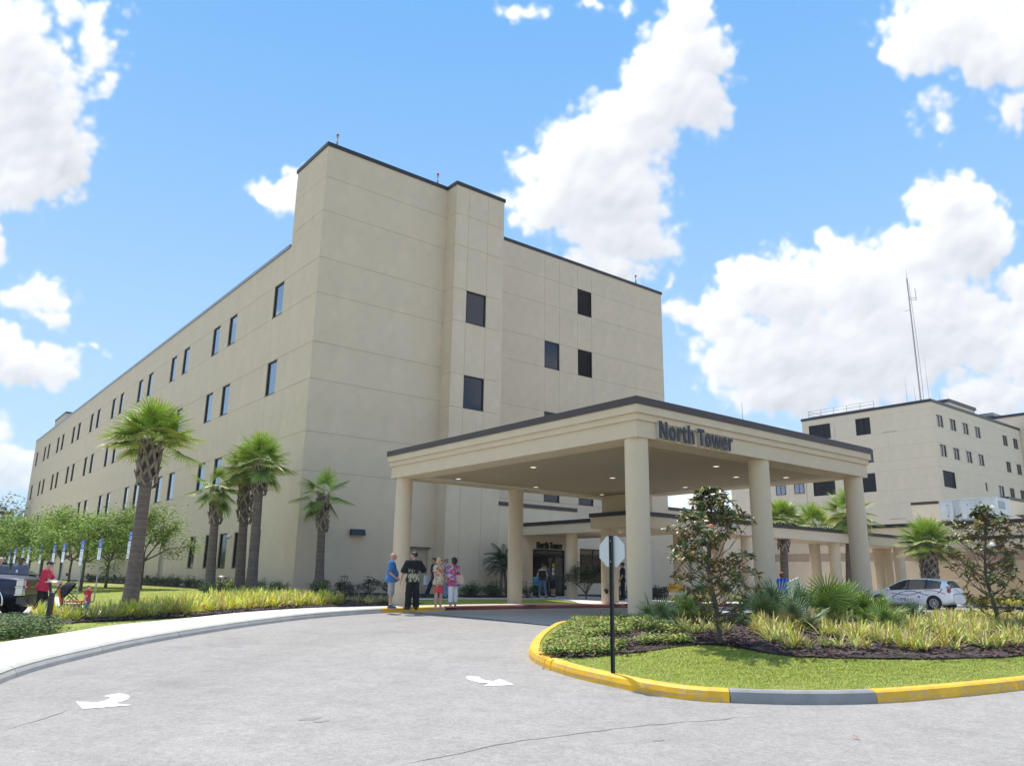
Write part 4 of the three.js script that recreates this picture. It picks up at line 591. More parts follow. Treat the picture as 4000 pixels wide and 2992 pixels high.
// ---------------------------------------------------------------- plants
const colr = (r, gg, b, v = .12) => { const k = 1 + (rnd() - .5) * 2 * v; return [r * k, gg * k * (1 + (rnd() - .5) * v * .6), b * k]; };
class Leafs {                                          // loose triangles with colour
  constructor() { this.p = []; this.c = []; }
  tri(a, b, c, ca, cb = ca, cc = cb) { this.p.push(a.x, a.y, a.z, b.x, b.y, b.z, c.x, c.y, c.z); this.c.push(...ca, ...cb, ...cc); }
  quad(a, b, c, d, k, k2 = k) { this.tri(a, b, c, k, k, k2); this.tri(a, c, d, k, k2, k2); }
  geo(up = 0, gain = 1) {                               // up: bend the shading normals of small leaves towards the light they share
    if (gain !== 1) this.c = this.c.map((v) => v * gain);
    if (up) for (let i = 0; i < this.p.length; i += 9) { const p = this.p, c = this.c, ny = (p[i + 5] - p[i + 2]) * (p[i + 6] - p[i]) - (p[i + 3] - p[i]) * (p[i + 8] - p[i + 2]); if (ny < 0) for (let k = 3; k < 6; k++) { let t = p[i + k]; p[i + k] = p[i + k + 3]; p[i + k + 3] = t; t = c[i + k]; c[i + k] = c[i + k + 3]; c[i + k + 3] = t; } }
    const b = rawGeo(this.p, null, this.c); if (up) { const N = b.attributes.normal; for (let i = 0; i < N.count; i++) { const x = N.getX(i), y = N.getY(i) + up, z = N.getZ(i), l = Math.hypot(x, y, z) || 1; N.setXYZ(i, x / l, y / l, z / l); } } return b; }
}
// one costapalmate fan leaf, already pitched to its elevation; grows from the origin towards +z
function fanLeaf(el, o = {}) {
  const L = new Leafs(), n = o.n || 34, pet = o.pet ?? .75, len = o.len ?? .85, w = o.w ?? .029, base = o.col || [.115, .20, .035], tip = o.tip || [.20, .24, .06], droop = o.droop ?? .38;
  const dir = V(0, Math.sin(el), Math.cos(el)), P = []; let p = V(0, 0, 0), d = dir.clone();
  for (let i = 0; i <= 5; i++) { P.push(p.clone()); p = p.clone().addScaledVector(d, pet / 5); d.y -= droop * .10; d.normalize(); }
  const sideV = V(1, 0, 0); const pc = o.pcol || [.20, .25, .07];
  for (let i = 0; i < 5; i++) { const a = P[i], b = P[i + 1], r = lerp(.022, .012, i / 5) * (o.ps || 1); const up = V(0, 1, 0); for (const [s1, s2] of [[1, 0], [-.6, .8], [-.6, -.8]].map((q, k, A) => [q, A[(k + 1) % 3]])) { const A1 = a.clone().addScaledVector(sideV, s1[1] * r * 1.3).addScaledVector(up, s1[0] * r), A2 = a.clone().addScaledVector(sideV, s2[1] * r * 1.3).addScaledVector(up, s2[0] * r), B1 = b.clone().addScaledVector(sideV, s1[1] * r).addScaledVector(up, s1[0] * r * .8), B2 = b.clone().addScaledVector(sideV, s2[1] * r).addScaledVector(up, s2[0] * r * .8); L.quad(A1, A2, B2, B1, pc); } }
  const hub = P[5], T = d.clone(), N = V(0, T.z, -T.y).normalize(), arc = o.arc ?? 2.35;
  for (let i = 0; i < n; i++) {
    const f = (i + .5) / n * 2 - 1, ph = f * arc, cs = Math.cos(ph), sn = Math.sin(ph), start = hub.clone().addScaledVector(T, .16 * len * Math.max(0, cs)).addScaledVector(V(0, -1, 0), .03 * len * Math.max(0, cs));
    const D = T.clone().multiplyScalar(cs).addScaledVector(sideV, sn).addScaledVector(N, -(o.fold ?? .35) * Math.abs(sn) + .10 + (rnd() - .5) * .10).normalize();
    const ll = len * (.72 + .28 * Math.cos(ph * .6)) * rr(.88, 1.08), S2 = D.clone().cross(N).normalize(), segs = 4; let q = start.clone(), dd = D.clone(); const tone = rr(.6, 1.3), c0 = base.map((v) => v * tone), c1 = tip.map((v) => v * rr(.7, 1.2));
    let pl = null, pr = null, pcx = null;
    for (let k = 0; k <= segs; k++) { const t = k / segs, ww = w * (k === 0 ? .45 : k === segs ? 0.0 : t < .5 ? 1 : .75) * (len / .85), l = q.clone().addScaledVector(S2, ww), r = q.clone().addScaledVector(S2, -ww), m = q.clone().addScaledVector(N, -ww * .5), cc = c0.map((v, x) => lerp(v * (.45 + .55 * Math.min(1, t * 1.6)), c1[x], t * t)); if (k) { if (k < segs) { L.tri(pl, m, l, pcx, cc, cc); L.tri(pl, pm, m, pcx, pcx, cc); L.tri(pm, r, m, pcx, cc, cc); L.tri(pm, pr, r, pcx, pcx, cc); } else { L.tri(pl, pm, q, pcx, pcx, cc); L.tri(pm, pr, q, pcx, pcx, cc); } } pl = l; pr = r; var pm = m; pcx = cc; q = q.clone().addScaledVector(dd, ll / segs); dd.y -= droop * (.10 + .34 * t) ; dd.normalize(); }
  }
  return L.geo(.15, 2.0);
}
seed(77);
const ELS = [1.35, 1.0, .62, .25, -.15, -.55, -.95];
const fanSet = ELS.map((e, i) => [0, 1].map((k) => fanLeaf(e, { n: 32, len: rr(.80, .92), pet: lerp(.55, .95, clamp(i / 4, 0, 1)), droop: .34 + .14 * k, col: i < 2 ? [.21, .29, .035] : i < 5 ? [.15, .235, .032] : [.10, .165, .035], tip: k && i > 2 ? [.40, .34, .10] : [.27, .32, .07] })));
function limbTube(pts, radii, segR = 10) {              // tapering tube through points
  const n = pts.length, pos = [], uv = []; const fr = []; let up = V(0, 0, 1), s = 0;
  for (let i = 0; i < n; i++) { const t = pts[Math.min(n - 1, i + 1)].clone().sub(pts[Math.max(0, i - 1)]).normalize(); let a = up.clone().addScaledVector(t, -up.dot(t)); if (a.lengthSq() < 1e-4) a = V(1, 0, 0).addScaledVector(t, -t.x); a.normalize(); const b = t.clone().cross(a); if (i) s += pts[i].distanceTo(pts[i - 1]); const ringP = []; for (let k = 0; k <= segR; k++) { const an = k / segR * Math.PI * 2; ringP.push([pts[i].clone().addScaledVector(a, Math.cos(an) * radii[i]).addScaledVector(b, Math.sin(an) * radii[i]), an * radii[i], s]); } fr.push(ringP); up = a; }
  for (let i = 0; i < n - 1; i++) for (let k = 0; k < segR; k++) for (const q of [fr[i][k], fr[i][k + 1], fr[i + 1][k], fr[i][k + 1], fr[i + 1][k + 1], fr[i + 1][k]]) { pos.push(q[0].x, q[0].y, q[0].z); uv.push(q[1], q[2]); }
  let b = rawGeo(pos, uv); const q = b.clone(); q.deleteAttribute('normal'); q.deleteAttribute('uv'); const m2 = mergeVertices(q, 1e-4); m2.computeVertexNormals(); b.setAttribute('normal', m2.toNonIndexed().attributes.normal); return b;
}
function boots(base, top, r0, r1, count, spread = 1) {
  const L = new Leafs(), h = top.clone().sub(base), n = count;
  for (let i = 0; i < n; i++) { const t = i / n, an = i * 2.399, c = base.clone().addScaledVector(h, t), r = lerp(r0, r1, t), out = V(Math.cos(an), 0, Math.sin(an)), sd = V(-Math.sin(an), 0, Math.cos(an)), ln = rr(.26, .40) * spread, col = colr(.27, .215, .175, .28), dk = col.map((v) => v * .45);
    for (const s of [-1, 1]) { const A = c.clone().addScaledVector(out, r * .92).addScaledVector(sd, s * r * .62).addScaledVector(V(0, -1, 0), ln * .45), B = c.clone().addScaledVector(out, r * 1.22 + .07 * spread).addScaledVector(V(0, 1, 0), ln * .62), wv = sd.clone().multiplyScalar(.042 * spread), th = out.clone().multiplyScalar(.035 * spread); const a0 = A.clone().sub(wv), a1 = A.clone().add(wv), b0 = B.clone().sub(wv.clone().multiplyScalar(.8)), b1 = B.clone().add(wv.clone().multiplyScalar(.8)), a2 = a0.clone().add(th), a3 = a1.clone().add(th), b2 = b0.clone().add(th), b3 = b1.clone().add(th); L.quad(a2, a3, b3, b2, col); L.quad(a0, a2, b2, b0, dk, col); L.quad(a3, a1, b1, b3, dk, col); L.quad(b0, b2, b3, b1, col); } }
  return L.geo();
}
function sabal(label, D, pb, pt, opt = {}) {
  const b = atD(...pb, D), tp = atD(...pt, D), gy = hUp(b.x, b.z) - .03, t = thing('sabal_palm', label, 'palm tree', [b.x, gy, b.z], 0, 'fan palms with bare trunks'); const top = V(tp.x - b.x, tp.y - gy, tp.z - b.z), r0 = opt.r0 || .24, r1 = opt.r1 || .165, n = 14, pts = [], rad = [];
  const lean = opt.bow || .06; for (let i = 0; i <= n; i++) { const u = i / n; pts.push(V(top.x * (u + lean * Math.sin(u * Math.PI)), top.y * u - (i ? 0 : .15), top.z * u)); rad.push(lerp(r0, r1, Math.pow(u, .7)) * (1 + .28 * Math.exp(-u * 9)) * (1 + (rnd() - .5) * .03)); }
  mesh('trunk', limbTube(pts, rad, 14), M.palmBark, t);
  const bl = opt.boot ?? .3; if (bl > 0) { const bb = top.clone().multiplyScalar(1 - bl); mesh('leaf_bases', boots(V(bb.x, bb.y, bb.z), top.clone().add(V(0, .12, 0)), lerp(r1, r0, .12) + (opt.bulge || .03), r1 + (opt.bulge || .03), Math.round((opt.bn || 12) * bl * top.y), opt.bs || 1), M.boot, t).userData.kind = 'stuff'; }
  const c = top.clone().add(V(0, .12, 0)), N = opt.n || 30, R = opt.R || 1.5;
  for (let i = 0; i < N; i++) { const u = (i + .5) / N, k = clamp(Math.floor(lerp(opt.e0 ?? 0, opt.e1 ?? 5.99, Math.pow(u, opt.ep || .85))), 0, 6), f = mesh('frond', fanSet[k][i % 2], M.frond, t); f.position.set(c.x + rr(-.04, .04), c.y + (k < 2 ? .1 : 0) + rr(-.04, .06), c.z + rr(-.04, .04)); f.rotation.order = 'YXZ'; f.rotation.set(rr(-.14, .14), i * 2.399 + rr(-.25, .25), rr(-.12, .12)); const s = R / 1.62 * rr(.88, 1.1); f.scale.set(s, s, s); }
  return t;
}
seed(101);
sabal('tall leaning palm with a full round crown in the bed near the pavement', 27, [503, 2392], [590, 1738], { r0: .225, r1: .165, R: 1.5, n: 34, boot: .235, bn: 26, bulge: .06, bs: 1.15, e1: 4.3, ep: .62, bow: .02 });
sabal('short palm with sparse drooping crown, left of the three by the wing', 35, [817, 2318], [849, 1915], { r0: .20, r1: .16, R: 1.15, n: 17, boot: .30, bn: 20, bulge: .03, e0: 1.5, e1: 6.9 });
sabal('middle palm of the three by the wing with a long column of leaf bases', 35.3, [934, 2315], [966, 1842], { r0: .20, r1: .17, R: 1.22, n: 26, boot: .40, bn: 20, bulge: .05, e1: 6 });
sabal('tallest palm of the three by the wing, with a bright spreading crown', 34.2, [980, 2322], [1019, 1815], { r0: .22, r1: .17, R: 1.34, n: 28, boot: .22, bn: 24, bulge: .05, e1: 5.6 });
sabal('shaded palm with few dark fronds standing alone before the blank tower wall', 34.8, [1246, 2306], [1263, 1938], { r0: .21, r1: .15, R: 1.3, n: 13, boot: .34, bn: 18, bulge: .03, e1: 6.6, ep: .7 });
sabal('palm with a round bright crown rising behind the covered walkway', 42, [3066, 2330], [3058, 2035], { r0: .20, r1: .18, R: 1.1, n: 34, boot: .34, bn: 18, bulge: .03, e1: 4.6 });
sabal('low palm crown showing above the walkway roof between two canopy columns', 50, [3180, 2330], [3178, 2060], { r0: .2, r1: .16, R: 1.6, n: 22, boot: .3, e1: 5 });
sabal('palm with hanging pale fronds behind the right column of the canopy', 47, [3316, 2330], [3314, 2012], { r0: .2, r1: .16, R: 1.6, n: 26, boot: .3, e1: 6.4, ep: .7 });
sabal('stocky palm with a fat trunk of crossed leaf bases behind the white car', 47.5, [3635, 2310], [3624, 2128], { r0: .24, r1: .22, R: 1.55, n: 38, boot: .80, bn: 34, bulge: .09, bs: 1.1, e1: 5.3 });
// slender feather palm by the doors
function pinnate(el, len = 1.15) { const L = new Leafs(); let p = V(0, 0, 0), d = V(0, Math.sin(el), Math.cos(el)); const n = 16; for (let i = 0; i < n; i++) { const q = p.clone().addScaledVector(d, len / n), t = i / n, c = [.05, .085, .03].map((v) => v * rr(.8, 1.2)); const sd = V(1, 0, 0); L.tri(p.clone().addScaledVector(sd, .008), p.clone().addScaledVector(sd, -.008), q, c); if (i > 1) for (const s of [-1, 1]) for (let k = 0; k < 2; k++) { const o = p.clone().lerp(q, k * .5), ll = .30 * Math.sin(Math.PI * (.15 + .8 * t)) + .06, e = o.clone().addScaledVector(sd, s * ll * .8).addScaledVector(d, ll * .45).add(V(0, -.05 - ll * .22, 0)), w = d.clone().multiplyScalar(.012); L.tri(o.clone().add(w), o.clone().sub(w), e, c); } p = q; d.y -= .085; d.normalize(); } return L.geo(); }
seed(31); const pin = [1.2, .85, .5, .15].map((e) => pinnate(e));
{ const b = atD(1961, 2312, 40.2), t = thing('date_palm', 'small feather leaved palm with two slim trunks left of the entrance doors', 'palm tree', [b.x, hUp(b.x, b.z), Math.max(b.z, 1.6)]);
  for (const [dxx, h, s] of [[-.1, 1.75, 1], [.28, 1.35, .85]]) { const pts = [], rad = []; for (let i = 0; i <= 8; i++) { const u = i / 8; pts.push(V(dxx * (1.2 - u * .9) , h * u - (i ? 0 : .1), .05 * u)); rad.push(lerp(.085, .06, u) * (1 + (i % 2) * .08)); } mesh('trunk', limbTube(pts, rad, 10), M.palmBark, t); for (let i = 0; i < 22; i++) { const f = mesh('frond', pin[Math.floor(Math.pow(i / 22, .9) * 4)], M.leaf, t); f.position.set(pts[8].x, h, .05); f.rotation.order = 'YXZ'; f.rotation.set(rr(-.1, .1), i * 2.399, rr(-.1, .1)); f.scale.setScalar(s * rr(.9, 1.1)); } } }
// saw palmettos on the island
seed(55);
const palmettoLeaf = [1.2, .95, .65, .35].map((e, i) => fanLeaf(e, { n: 22, pet: .62, len: .56, w: .030, arc: 2.0, droop: .12, fold: .15, col: [.075, .125, .062], tip: [.13, .17, .085] }));
const palmettoGreen = [1.2, .95, .65, .35].map((e, i) => fanLeaf(e, { n: 22, pet: .62, len: .56, w: .032, arc: 2.0, droop: .14, fold: .15, col: [.10, .165, .035], tip: [.21, .24, .06] }));
const palmettoDry = [.9, .5].map((e) => fanLeaf(e, { n: 20, pet: .5, len: .5, w: .026, arc: 1.9, droop: .25, col: [.17, .14, .075], tip: [.24, .19, .11] }));
const PM = [[2575, 2448, .75, 0, 'small low palmetto at the foot of the front canopy column'], [2700, 2440, .8, 1, 'palmetto half hidden behind the magnolia'], [2985, 2446, 1.0, 0, 'blue green palmetto clump right of the magnolia'], [3070, 2440, 1.1, 0, 'tall blue green palmetto below the woman in blue'], [3115, 2468, .8, 2, 'brownish palmetto at the edge of the yellow grasses'], [3195, 2440, 1.2, 1, 'large green palmetto fanning out below the middle canopy column'], [3275, 2436, 1.1, 1, 'green palmetto between the middle and right canopy columns'], [3335, 2428, 1.05, 0, 'blue green palmetto at the foot of the right canopy column'], [3400, 2440, .95, 1, 'yellow green palmetto right of the right canopy column'], [3455, 2434, .72, 2, 'dark palmetto in front of the car bonnet'], [3545, 2446, .68, 0, 'palmetto in front of the car door'], [3430, 2468, .7, 1, 'pale young palmetto leaning out over the yellow grasses'], [3500, 2462, .5, 0, 'low palmetto in front of the car sill']];
for (const [px, py, s, kind, label] of PM) { const p = G(px, py, .34), t = thing('saw_palmetto', label, 'palmetto', [p.x, hIsl(p.x, p.z) - .02, p.z], rr(0, 6), 'palmettos on the island'); for (let i = 0; i < 20; i++) { const k = Math.min(3, Math.floor(Math.pow(i / 20, .8) * 4)), dry = kind === 2 && i % 2, f = mesh('frond', dry ? palmettoDry[i % 4 >> 1] : (kind === 1 ? palmettoGreen : palmettoLeaf)[k], M.frond, t); f.position.set(rr(-.16, .16), rr(0, .08), rr(-.16, .16)); f.rotation.order = 'YXZ'; f.rotation.set(rr(-.2, .2), i * 2.399 + rr(-.3, .3), rr(-.25, .25)); f.scale.setScalar(s * .80 * rr(.75, 1.1)); } }
// strap-leaved border grasses (too many to count)
function clump(n, len, cols, wide = .012) { const L = new Leafs(); for (let i = 0; i < n; i++) { const an = rr(0, 6.28), el = rr(.35, 1.45), D = V(Math.cos(an) * Math.cos(el), Math.sin(el), Math.sin(an) * Math.cos(el)), sd = V(-Math.sin(an), 0, Math.cos(an)), c = cols[Math.floor(rnd() * cols.length)].map((v) => v * rr(.75, 1.2)), l = len * rr(.6, 1.1), tipc = rnd() < .25 ? [.30, .25, .12] : c.map((v) => v * 1.15); let q = V(rr(-.07, .07), 0, rr(-.07, .07)), d = D.clone(), pl, pr; const S3 = 4; for (let k = 0; k <= S3; k++) { const w = wide * (k === S3 ? 0 : k === 0 ? .6 : 1), a = q.clone().addScaledVector(sd, w), b = q.clone().addScaledVector(sd, -w), cc = k > 2 ? tipc : k === 0 ? c.map((v) => v * .6) : c; if (k) { if (k < S3) L.quad(pl, pr, b, a, cc); else L.tri(pl, pr, q, cc); } pl = a; pr = b; q = q.clone().addScaledVector(d, l / S3); d.y -= .34 * (k + .6) / S3 * (1.6 - el * .6); d.normalize(); } } return L.geo(.35, 1.75); }
seed(9);
const yellowSet = [[.30, .29, .055], [.36, .34, .11], [.21, .25, .04], [.42, .38, .16]], greenSet = [[.16, .20, .045], [.24, .25, .07], [.30, .30, .10]];
function scatter(poly, n, ok) { const xs = poly.map((p) => p[0]), zs = poly.map((p) => p[1]), out = []; const a = Math.min(...xs), b = Math.max(...xs), c = Math.min(...zs), d = Math.max(...zs); let k = 0; while (out.length < n && k++ < n * 60) { const x = rr(a, b), z = rr(c, d); if (inPoly(poly, x, z) && (!ok || ok(x, z))) out.push([x, z]); } return out; }
const poissonish = (pts, r) => { const out = []; for (const p of pts) if (out.every((q) => (q[0] - p[0]) ** 2 + (q[1] - p[1]) ** 2 > r * r)) out.push(p); return out; };
const grassIsl = [[-1.45, 24.75], [-1.95, 25.5], [-.3, 26.35], [1.1, 26.9], [2.3, 27.25], [6, 27.75], [11, 27.55], [14, 26.3], [14.5, 24.6], [8, 23.7], [3.4, 22.7], [1.4, 22.8], [.2, 23.3], [-.6, 23.9]];
{ const pts = poissonish(scatter(grassIsl, 3000, (x, z) => fbm(x * 1.1 + 3, z * 1.1 + 1, 3) > .36), .20), A = clump(44, .50, yellowSet, .014), B = clump(40, .46, greenSet, .013), C = clump(30, .56, yellowSet, .015); const put = (q) => q.map(([x, z]) => M4(x, hIsl(x, z) + .02, z, rr(0, 6), rr(.5, .86), rr(-.12, .12), rr(-.12, .12)));
  const root = thing('border_grass', 'dense yellow green strap leaved grasses filling the middle of the island bed', 'ornamental grass'); root.userData.kind = 'stuff'; delete root.userData.category;
  stuffInst('clump', A, M.blade, put(pts.filter((p, i) => i % 3 === 0)), null, null, root); stuffInst('clump', B, M.blade, put(pts.filter((p, i) => i % 3 === 1)), null, null, root); stuffInst('clump', C, M.blade, put(pts.filter((p, i) => i % 3 === 2)), null, null, root);
  const extra = [[2690, 2478], [2720, 2486], [2745, 2470], [2790, 2478], [2830, 2484], [2665, 2470]].map((q) => G(...q, .3)); stuffInst('clump', B, M.blade, extra.map((p) => M4(p.x, hIsl(p.x, p.z), p.z, rr(0, 6), rr(.8, 1))), null, null, root);
  // the row along the pavement
  const rowL = [[-12.0, 11.0], [-10.8, 10.4], [-9.6, 9.95], [-8.4, 9.9], [-7.2, 9.55], [-5.9, 8.95], [-3.8, 8.3], [-1.7, 8.2], [-1.2, 6.9], [-2.2, 5.2], [-3.2, 3.4], [-4.6, 3.6], [-5.5, 5.1], [-7.1, 6.7], [-8.5, 7.7], [-9.3, 8.9], [-10.9, 8.95], [-12.0, 9.7]];
  const p2 = poissonish(scatter(rowL, 1500, (x, z) => x > -10.95 + (z - 9.5) * .12), .27), A2 = clump(46, .58, [[.40, .38, .05], [.46, .43, .09], [.28, .33, .045]], .016); const root2 = thing('border_grass', 'bright yellow green grasses in the bed between lawn and pavement on the left', 'ornamental grass'); root2.userData.kind = 'stuff'; delete root2.userData.category;
  stuffInst('clump', A2, M.blade, p2.filter((p, i) => i % 2).map(([x, z]) => M4(x, hUp(x, z), z, rr(0, 6), rr(.75, 1.1), rr(-.1, .1), rr(-.1, .1))), null, null, root2); stuffInst('clump', A, M.blade, p2.filter((p, i) => !(i % 2)).map(([x, z]) => M4(x, hUp(x, z), z, rr(0, 6), rr(.8, 1.15), rr(-.1, .1), rr(-.1, .1))), null, null, root2);
  const dim = poissonish(scatter([[-.9, 8.3], [.9, 8.3], [.9, 6.2], [-.4, 6.0]], 100), .4); stuffInst('clump', B, M.blade, dim.map(([x, z]) => M4(x, hUp(x, z), z, rr(0, 6), rr(.6, .9))), null, null, root2);
  const far = poissonish(scatter([[33.8, 11.9], [34.6, 11.9], [37.5, 14.4], [44, 17.2], [44, 16.2], [37, 13.2]], 500), .3), root3 = thing('border_grass', 'yellow green grasses along the kerb behind the white car', 'ornamental grass'); root3.userData.kind = 'stuff'; delete root3.userData.category; stuffInst('clump', A2, M.blade, far.map(([x, z]) => M4(x, hUp(x, z), z, rr(0, 6), rr(.8, 1.1))), null, null, root3);
  const far2 = poissonish(scatter([[17.2, 6.5], [33, 6.5], [33, 8.1], [17.2, 8.1]], 300), .5); stuffInst('clump', B, M.blade, far2.map(([x, z]) => M4(x, hUp(x, z), z, rr(0, 6), rr(.9, 1.5))), null, null, root3); }
// creeping ground cover with small leaves
seed(12);
function sprig(n, h, r, cols, sz) { const L = new Leafs(); for (let i = 0; i < n; i++) { const p = V(rr(-r, r), rr(.02, h), rr(-r, r)), an = rr(0, 6.28), D = V(Math.cos(an), rr(-.2, .7), Math.sin(an)).normalize(), sd = V(-Math.sin(an), rr(-.5, .5), Math.cos(an)).normalize(), l = sz * rr(.7, 1.2), w = l * .34, c = cols[Math.floor(rnd() * cols.length)].map((v) => v * rr(.75, 1.25)), m = p.clone().addScaledVector(D, l * .5), e = p.clone().addScaledVector(D, l).add(V(0, -l * .12, 0)); L.tri(p, m.clone().addScaledVector(sd, w), e, c); L.tri(p, e, m.clone().addScaledVector(sd, -w), c.map((v) => v * .92)); } return L.geo(.5, 1.7); }
{ const cols = [[.11, .17, .025], [.17, .23, .04], [.24, .27, .06], [.08, .13, .025], [.30, .30, .12]], sp = [sprig(30, .10, .15, cols, .05), sprig(28, .14, .16, cols, .055)];
  const GC = [[-5.15, 22.75], [-5.2, 23.0], [-4.5, 23.4], [-3.6, 23.85], [-2.9, 24.1], [-2.35, 23.6], [-1.4, 22.3], [-.4, 20.9], [.1, 19.7], [-.2, 18.9], [-.95, 19.15], [-2.1, 20.1], [-3.4, 21.2], [-4.35, 22.2]];
  const dens = (x, z) => fbm(x * 1.7 + 4, z * 1.7, 3) > .45 - .18 * smoothstep(z, 24.3, 21) + rnd() * .06;
  const root = thing('ground_cover', 'low creeping ground cover with small leaves over dark mulch at the island tip', 'ground cover'); root.userData.kind = 'stuff'; delete root.userData.category;
  const pts = scatter(GC, 2100, dens); for (let k = 0; k < 2; k++) stuffInst('sprig', sp[k], M.leaf, pts.filter((p, i) => i % 2 === k).map(([x, z]) => M4(x, hIsl(x, z) + .02, z, rr(0, 6), rr(.7, 1.25), rr(-.15, .15), rr(-.15, .15))), null, null, root);
  const GL = [[-13.5, 16.3], [-12.5, 15.0], [-11.7, 14.15], [-11.0, 13.4], [-11.2, 12.2], [-12.6, 11.4], [-16, 11.2], [-18, 13], [-16, 17]]; const cols2 = [[.07, .115, .035], [.11, .16, .05], [.16, .21, .08], [.05, .085, .03]], sp2 = [sprig(44, .26, .19, cols2, .06), sprig(40, .32, .2, cols2, .065)];
  const root2 = thing('ground_cover', 'dense dark green ground cover beside the pavement at the left edge', 'ground cover'); root2.userData.kind = 'stuff'; delete root2.userData.category;
  const p2 = scatter(GL, 1500); for (let k = 0; k < 2; k++) stuffInst('sprig', sp2[k], M.leaf, p2.filter((p, i) => i % 2 === k).map(([x, z]) => M4(x, hUp(x, z), z, rr(0, 6), rr(.8, 1.2), rr(-.15, .15), rr(-.15, .15))), null, null, root2); }
// bark chips on the mulch, blades on the near lawns
seed(13);
{ const L = new Leafs(); for (let i = 0; i < 14; i++) { const p = V(rr(-.2, .2), rr(.0, .03), rr(-.2, .2)), a = rr(0, 3.14), l = rr(.02, .055), w = rr(.006, .014), D = V(Math.cos(a) * l, rr(-.012, .02), Math.sin(a) * l), s = V(-Math.sin(a) * w, .004, Math.cos(a) * w), c = colr(rr(.05, .15), rr(.035, .10), rr(.03, .08), .3); L.quad(p.clone().sub(D).sub(s), p.clone().add(D).sub(s), p.clone().add(D).add(s), p.clone().sub(D).add(s), c); } const chip = L.geo();
  const root = thing('mulch_chips', 'loose bark chips strewn over the planting beds', 'mulch'); root.userData.kind = 'stuff'; delete root.userData.category; const a = scatter(BED, 2200, (x, z) => z > 21.5), b = scatter(BEDL, 1400, (x, z) => z > 6);
  stuffInst('chips', chip, M.matteV, [...a.map(([x, z]) => M4(x, hIsl(x, z) + .035, z, rr(0, 6), rr(.8, 1.4))), ...b.map(([x, z]) => M4(x, g(x, z) + .165, z, rr(0, 6), rr(.8, 1.5)))], null, null, root);
  const tuft = (n, h, cols) => { const T2 = new Leafs(); for (let i = 0; i < n; i++) { const p = V(rr(-.07, .07), -.004, rr(-.07, .07)), an = rr(0, 6.28), l = h * rr(.6, 1.3), e = p.clone().add(V(Math.cos(an) * l * .8, l * .55, Math.sin(an) * l * .8)), s = V(-Math.sin(an) * .0032, 0, Math.cos(an) * .0032), c = cols[Math.floor(rnd() * cols.length)].map((v) => v * rr(.7, 1.2)); T2.tri(p.clone().add(s), p.clone().sub(s), e, c.map((v) => v * .85), c.map((v) => v * .85), c); } return T2.geo(2.2, 1.75); };
  const cols = [[.24, .34, .03], [.29, .37, .045], [.20, .29, .03], [.36, .36, .11], [.33, .29, .12]]; const tg = [tuft(16, .038, cols), tuft(14, .045, cols)];
  const bedBig = BED, isl = scatter(islIn, 15000, (x, z) => z > 22.4 && x < 9 && !inPoly(bedBig, x, z)), strip = [[-13.2, 15.6], [-11.3, 13.5], [-9.7, 11.9], [-7.6, 10.75], [-9.6, 10.6], [-11.2, 10.8], [-12.6, 11.2], [-15, 12]], st2 = scatter(strip, 2600), lawnL = scatter([[-8.6, -14], [-1.3, -14], [-1.3, -1.5], [-3.6, -.4], [-5.1, 2.6], [-7.2, 5.2], [-8.6, 6.4]], 4200), sm = scatter([[1.1, 9.0], [8.3, 9.0], [9.4, 7.7], [10.2, 6.5], [10.2, 5.5], [2.6, 5.8], [1.1, 6.3]], 1400);
  const r2 = thing('grass_blades', 'short mown grass blades on the lawns', 'grass'); r2.userData.kind = 'stuff'; delete r2.userData.category;
  for (let k = 0; k < 2; k++) stuffInst('blades', tg[k], M.blade, [...isl.filter((p, i) => i % 2 === k).map(([x, z]) => M4(x, hIsl(x, z), z, rr(0, 6), rr(.8, 1.3))), ...[...st2, ...lawnL, ...sm].filter((p, i) => i % 2 === k).map(([x, z]) => M4(x, g(x, z) + .12, z, rr(0, 6), rr(1.1, 1.8)))], null, null, r2); }
struct('tower_lawn', drape([[1.05, 9.05], [8.5, 9.05], [9.5, 7.75], [10.3, 6.55], [10.5, 5.2], [6.5, 5.35], [2.4, 5.65], [1.05, 6.2]], .135, .7), M.lawn);
// ---- trees
function growLimb(root, dir, len, rad, depth, out, o) { const n = 5, pts = [root.clone()], rs = [rad]; let p = root.clone(), d = dir.clone(); for (let i = 1; i <= n; i++) { d.add(V(rr(-1, 1), rr(-1, 1) * .6 + o.up, rr(-1, 1)).multiplyScalar(o.wob)).normalize(); p = p.clone().addScaledVector(d, len / n); pts.push(p.clone()); rs.push(lerp(rad, rad * .55, i / n)); } out.limbs.push(limbTube(pts, rs, depth > 2 ? 8 : depth > 1 ? 5 : 4)); if (depth <= 0) { out.tips.push([p, d.clone()]); out.tips.push([pts[3], d.clone()]); return; } const kids = depth >= o.depth ? o.first : o.kids; for (let i = 0; i < kids; i++) { const at = pts[Math.min(n, 2 + Math.floor(rr(.3, 3.99)))], an = i / kids * 6.28 + rr(-.5, .5), sp = rr(o.sp[0], o.sp[1]); const a = V(1, 0, 0).addScaledVector(d, -d.x).normalize(), b = d.clone().cross(a); const nd = d.clone().multiplyScalar(Math.cos(sp)).addScaledVector(a, Math.sin(sp) * Math.cos(an)).addScaledVector(b, Math.sin(sp) * Math.sin(an)).normalize(); growLimb(i === 0 ? p : at, nd, len * rr(o.sh[0], o.sh[1]), rad * .58, depth - 1, out, o); } }
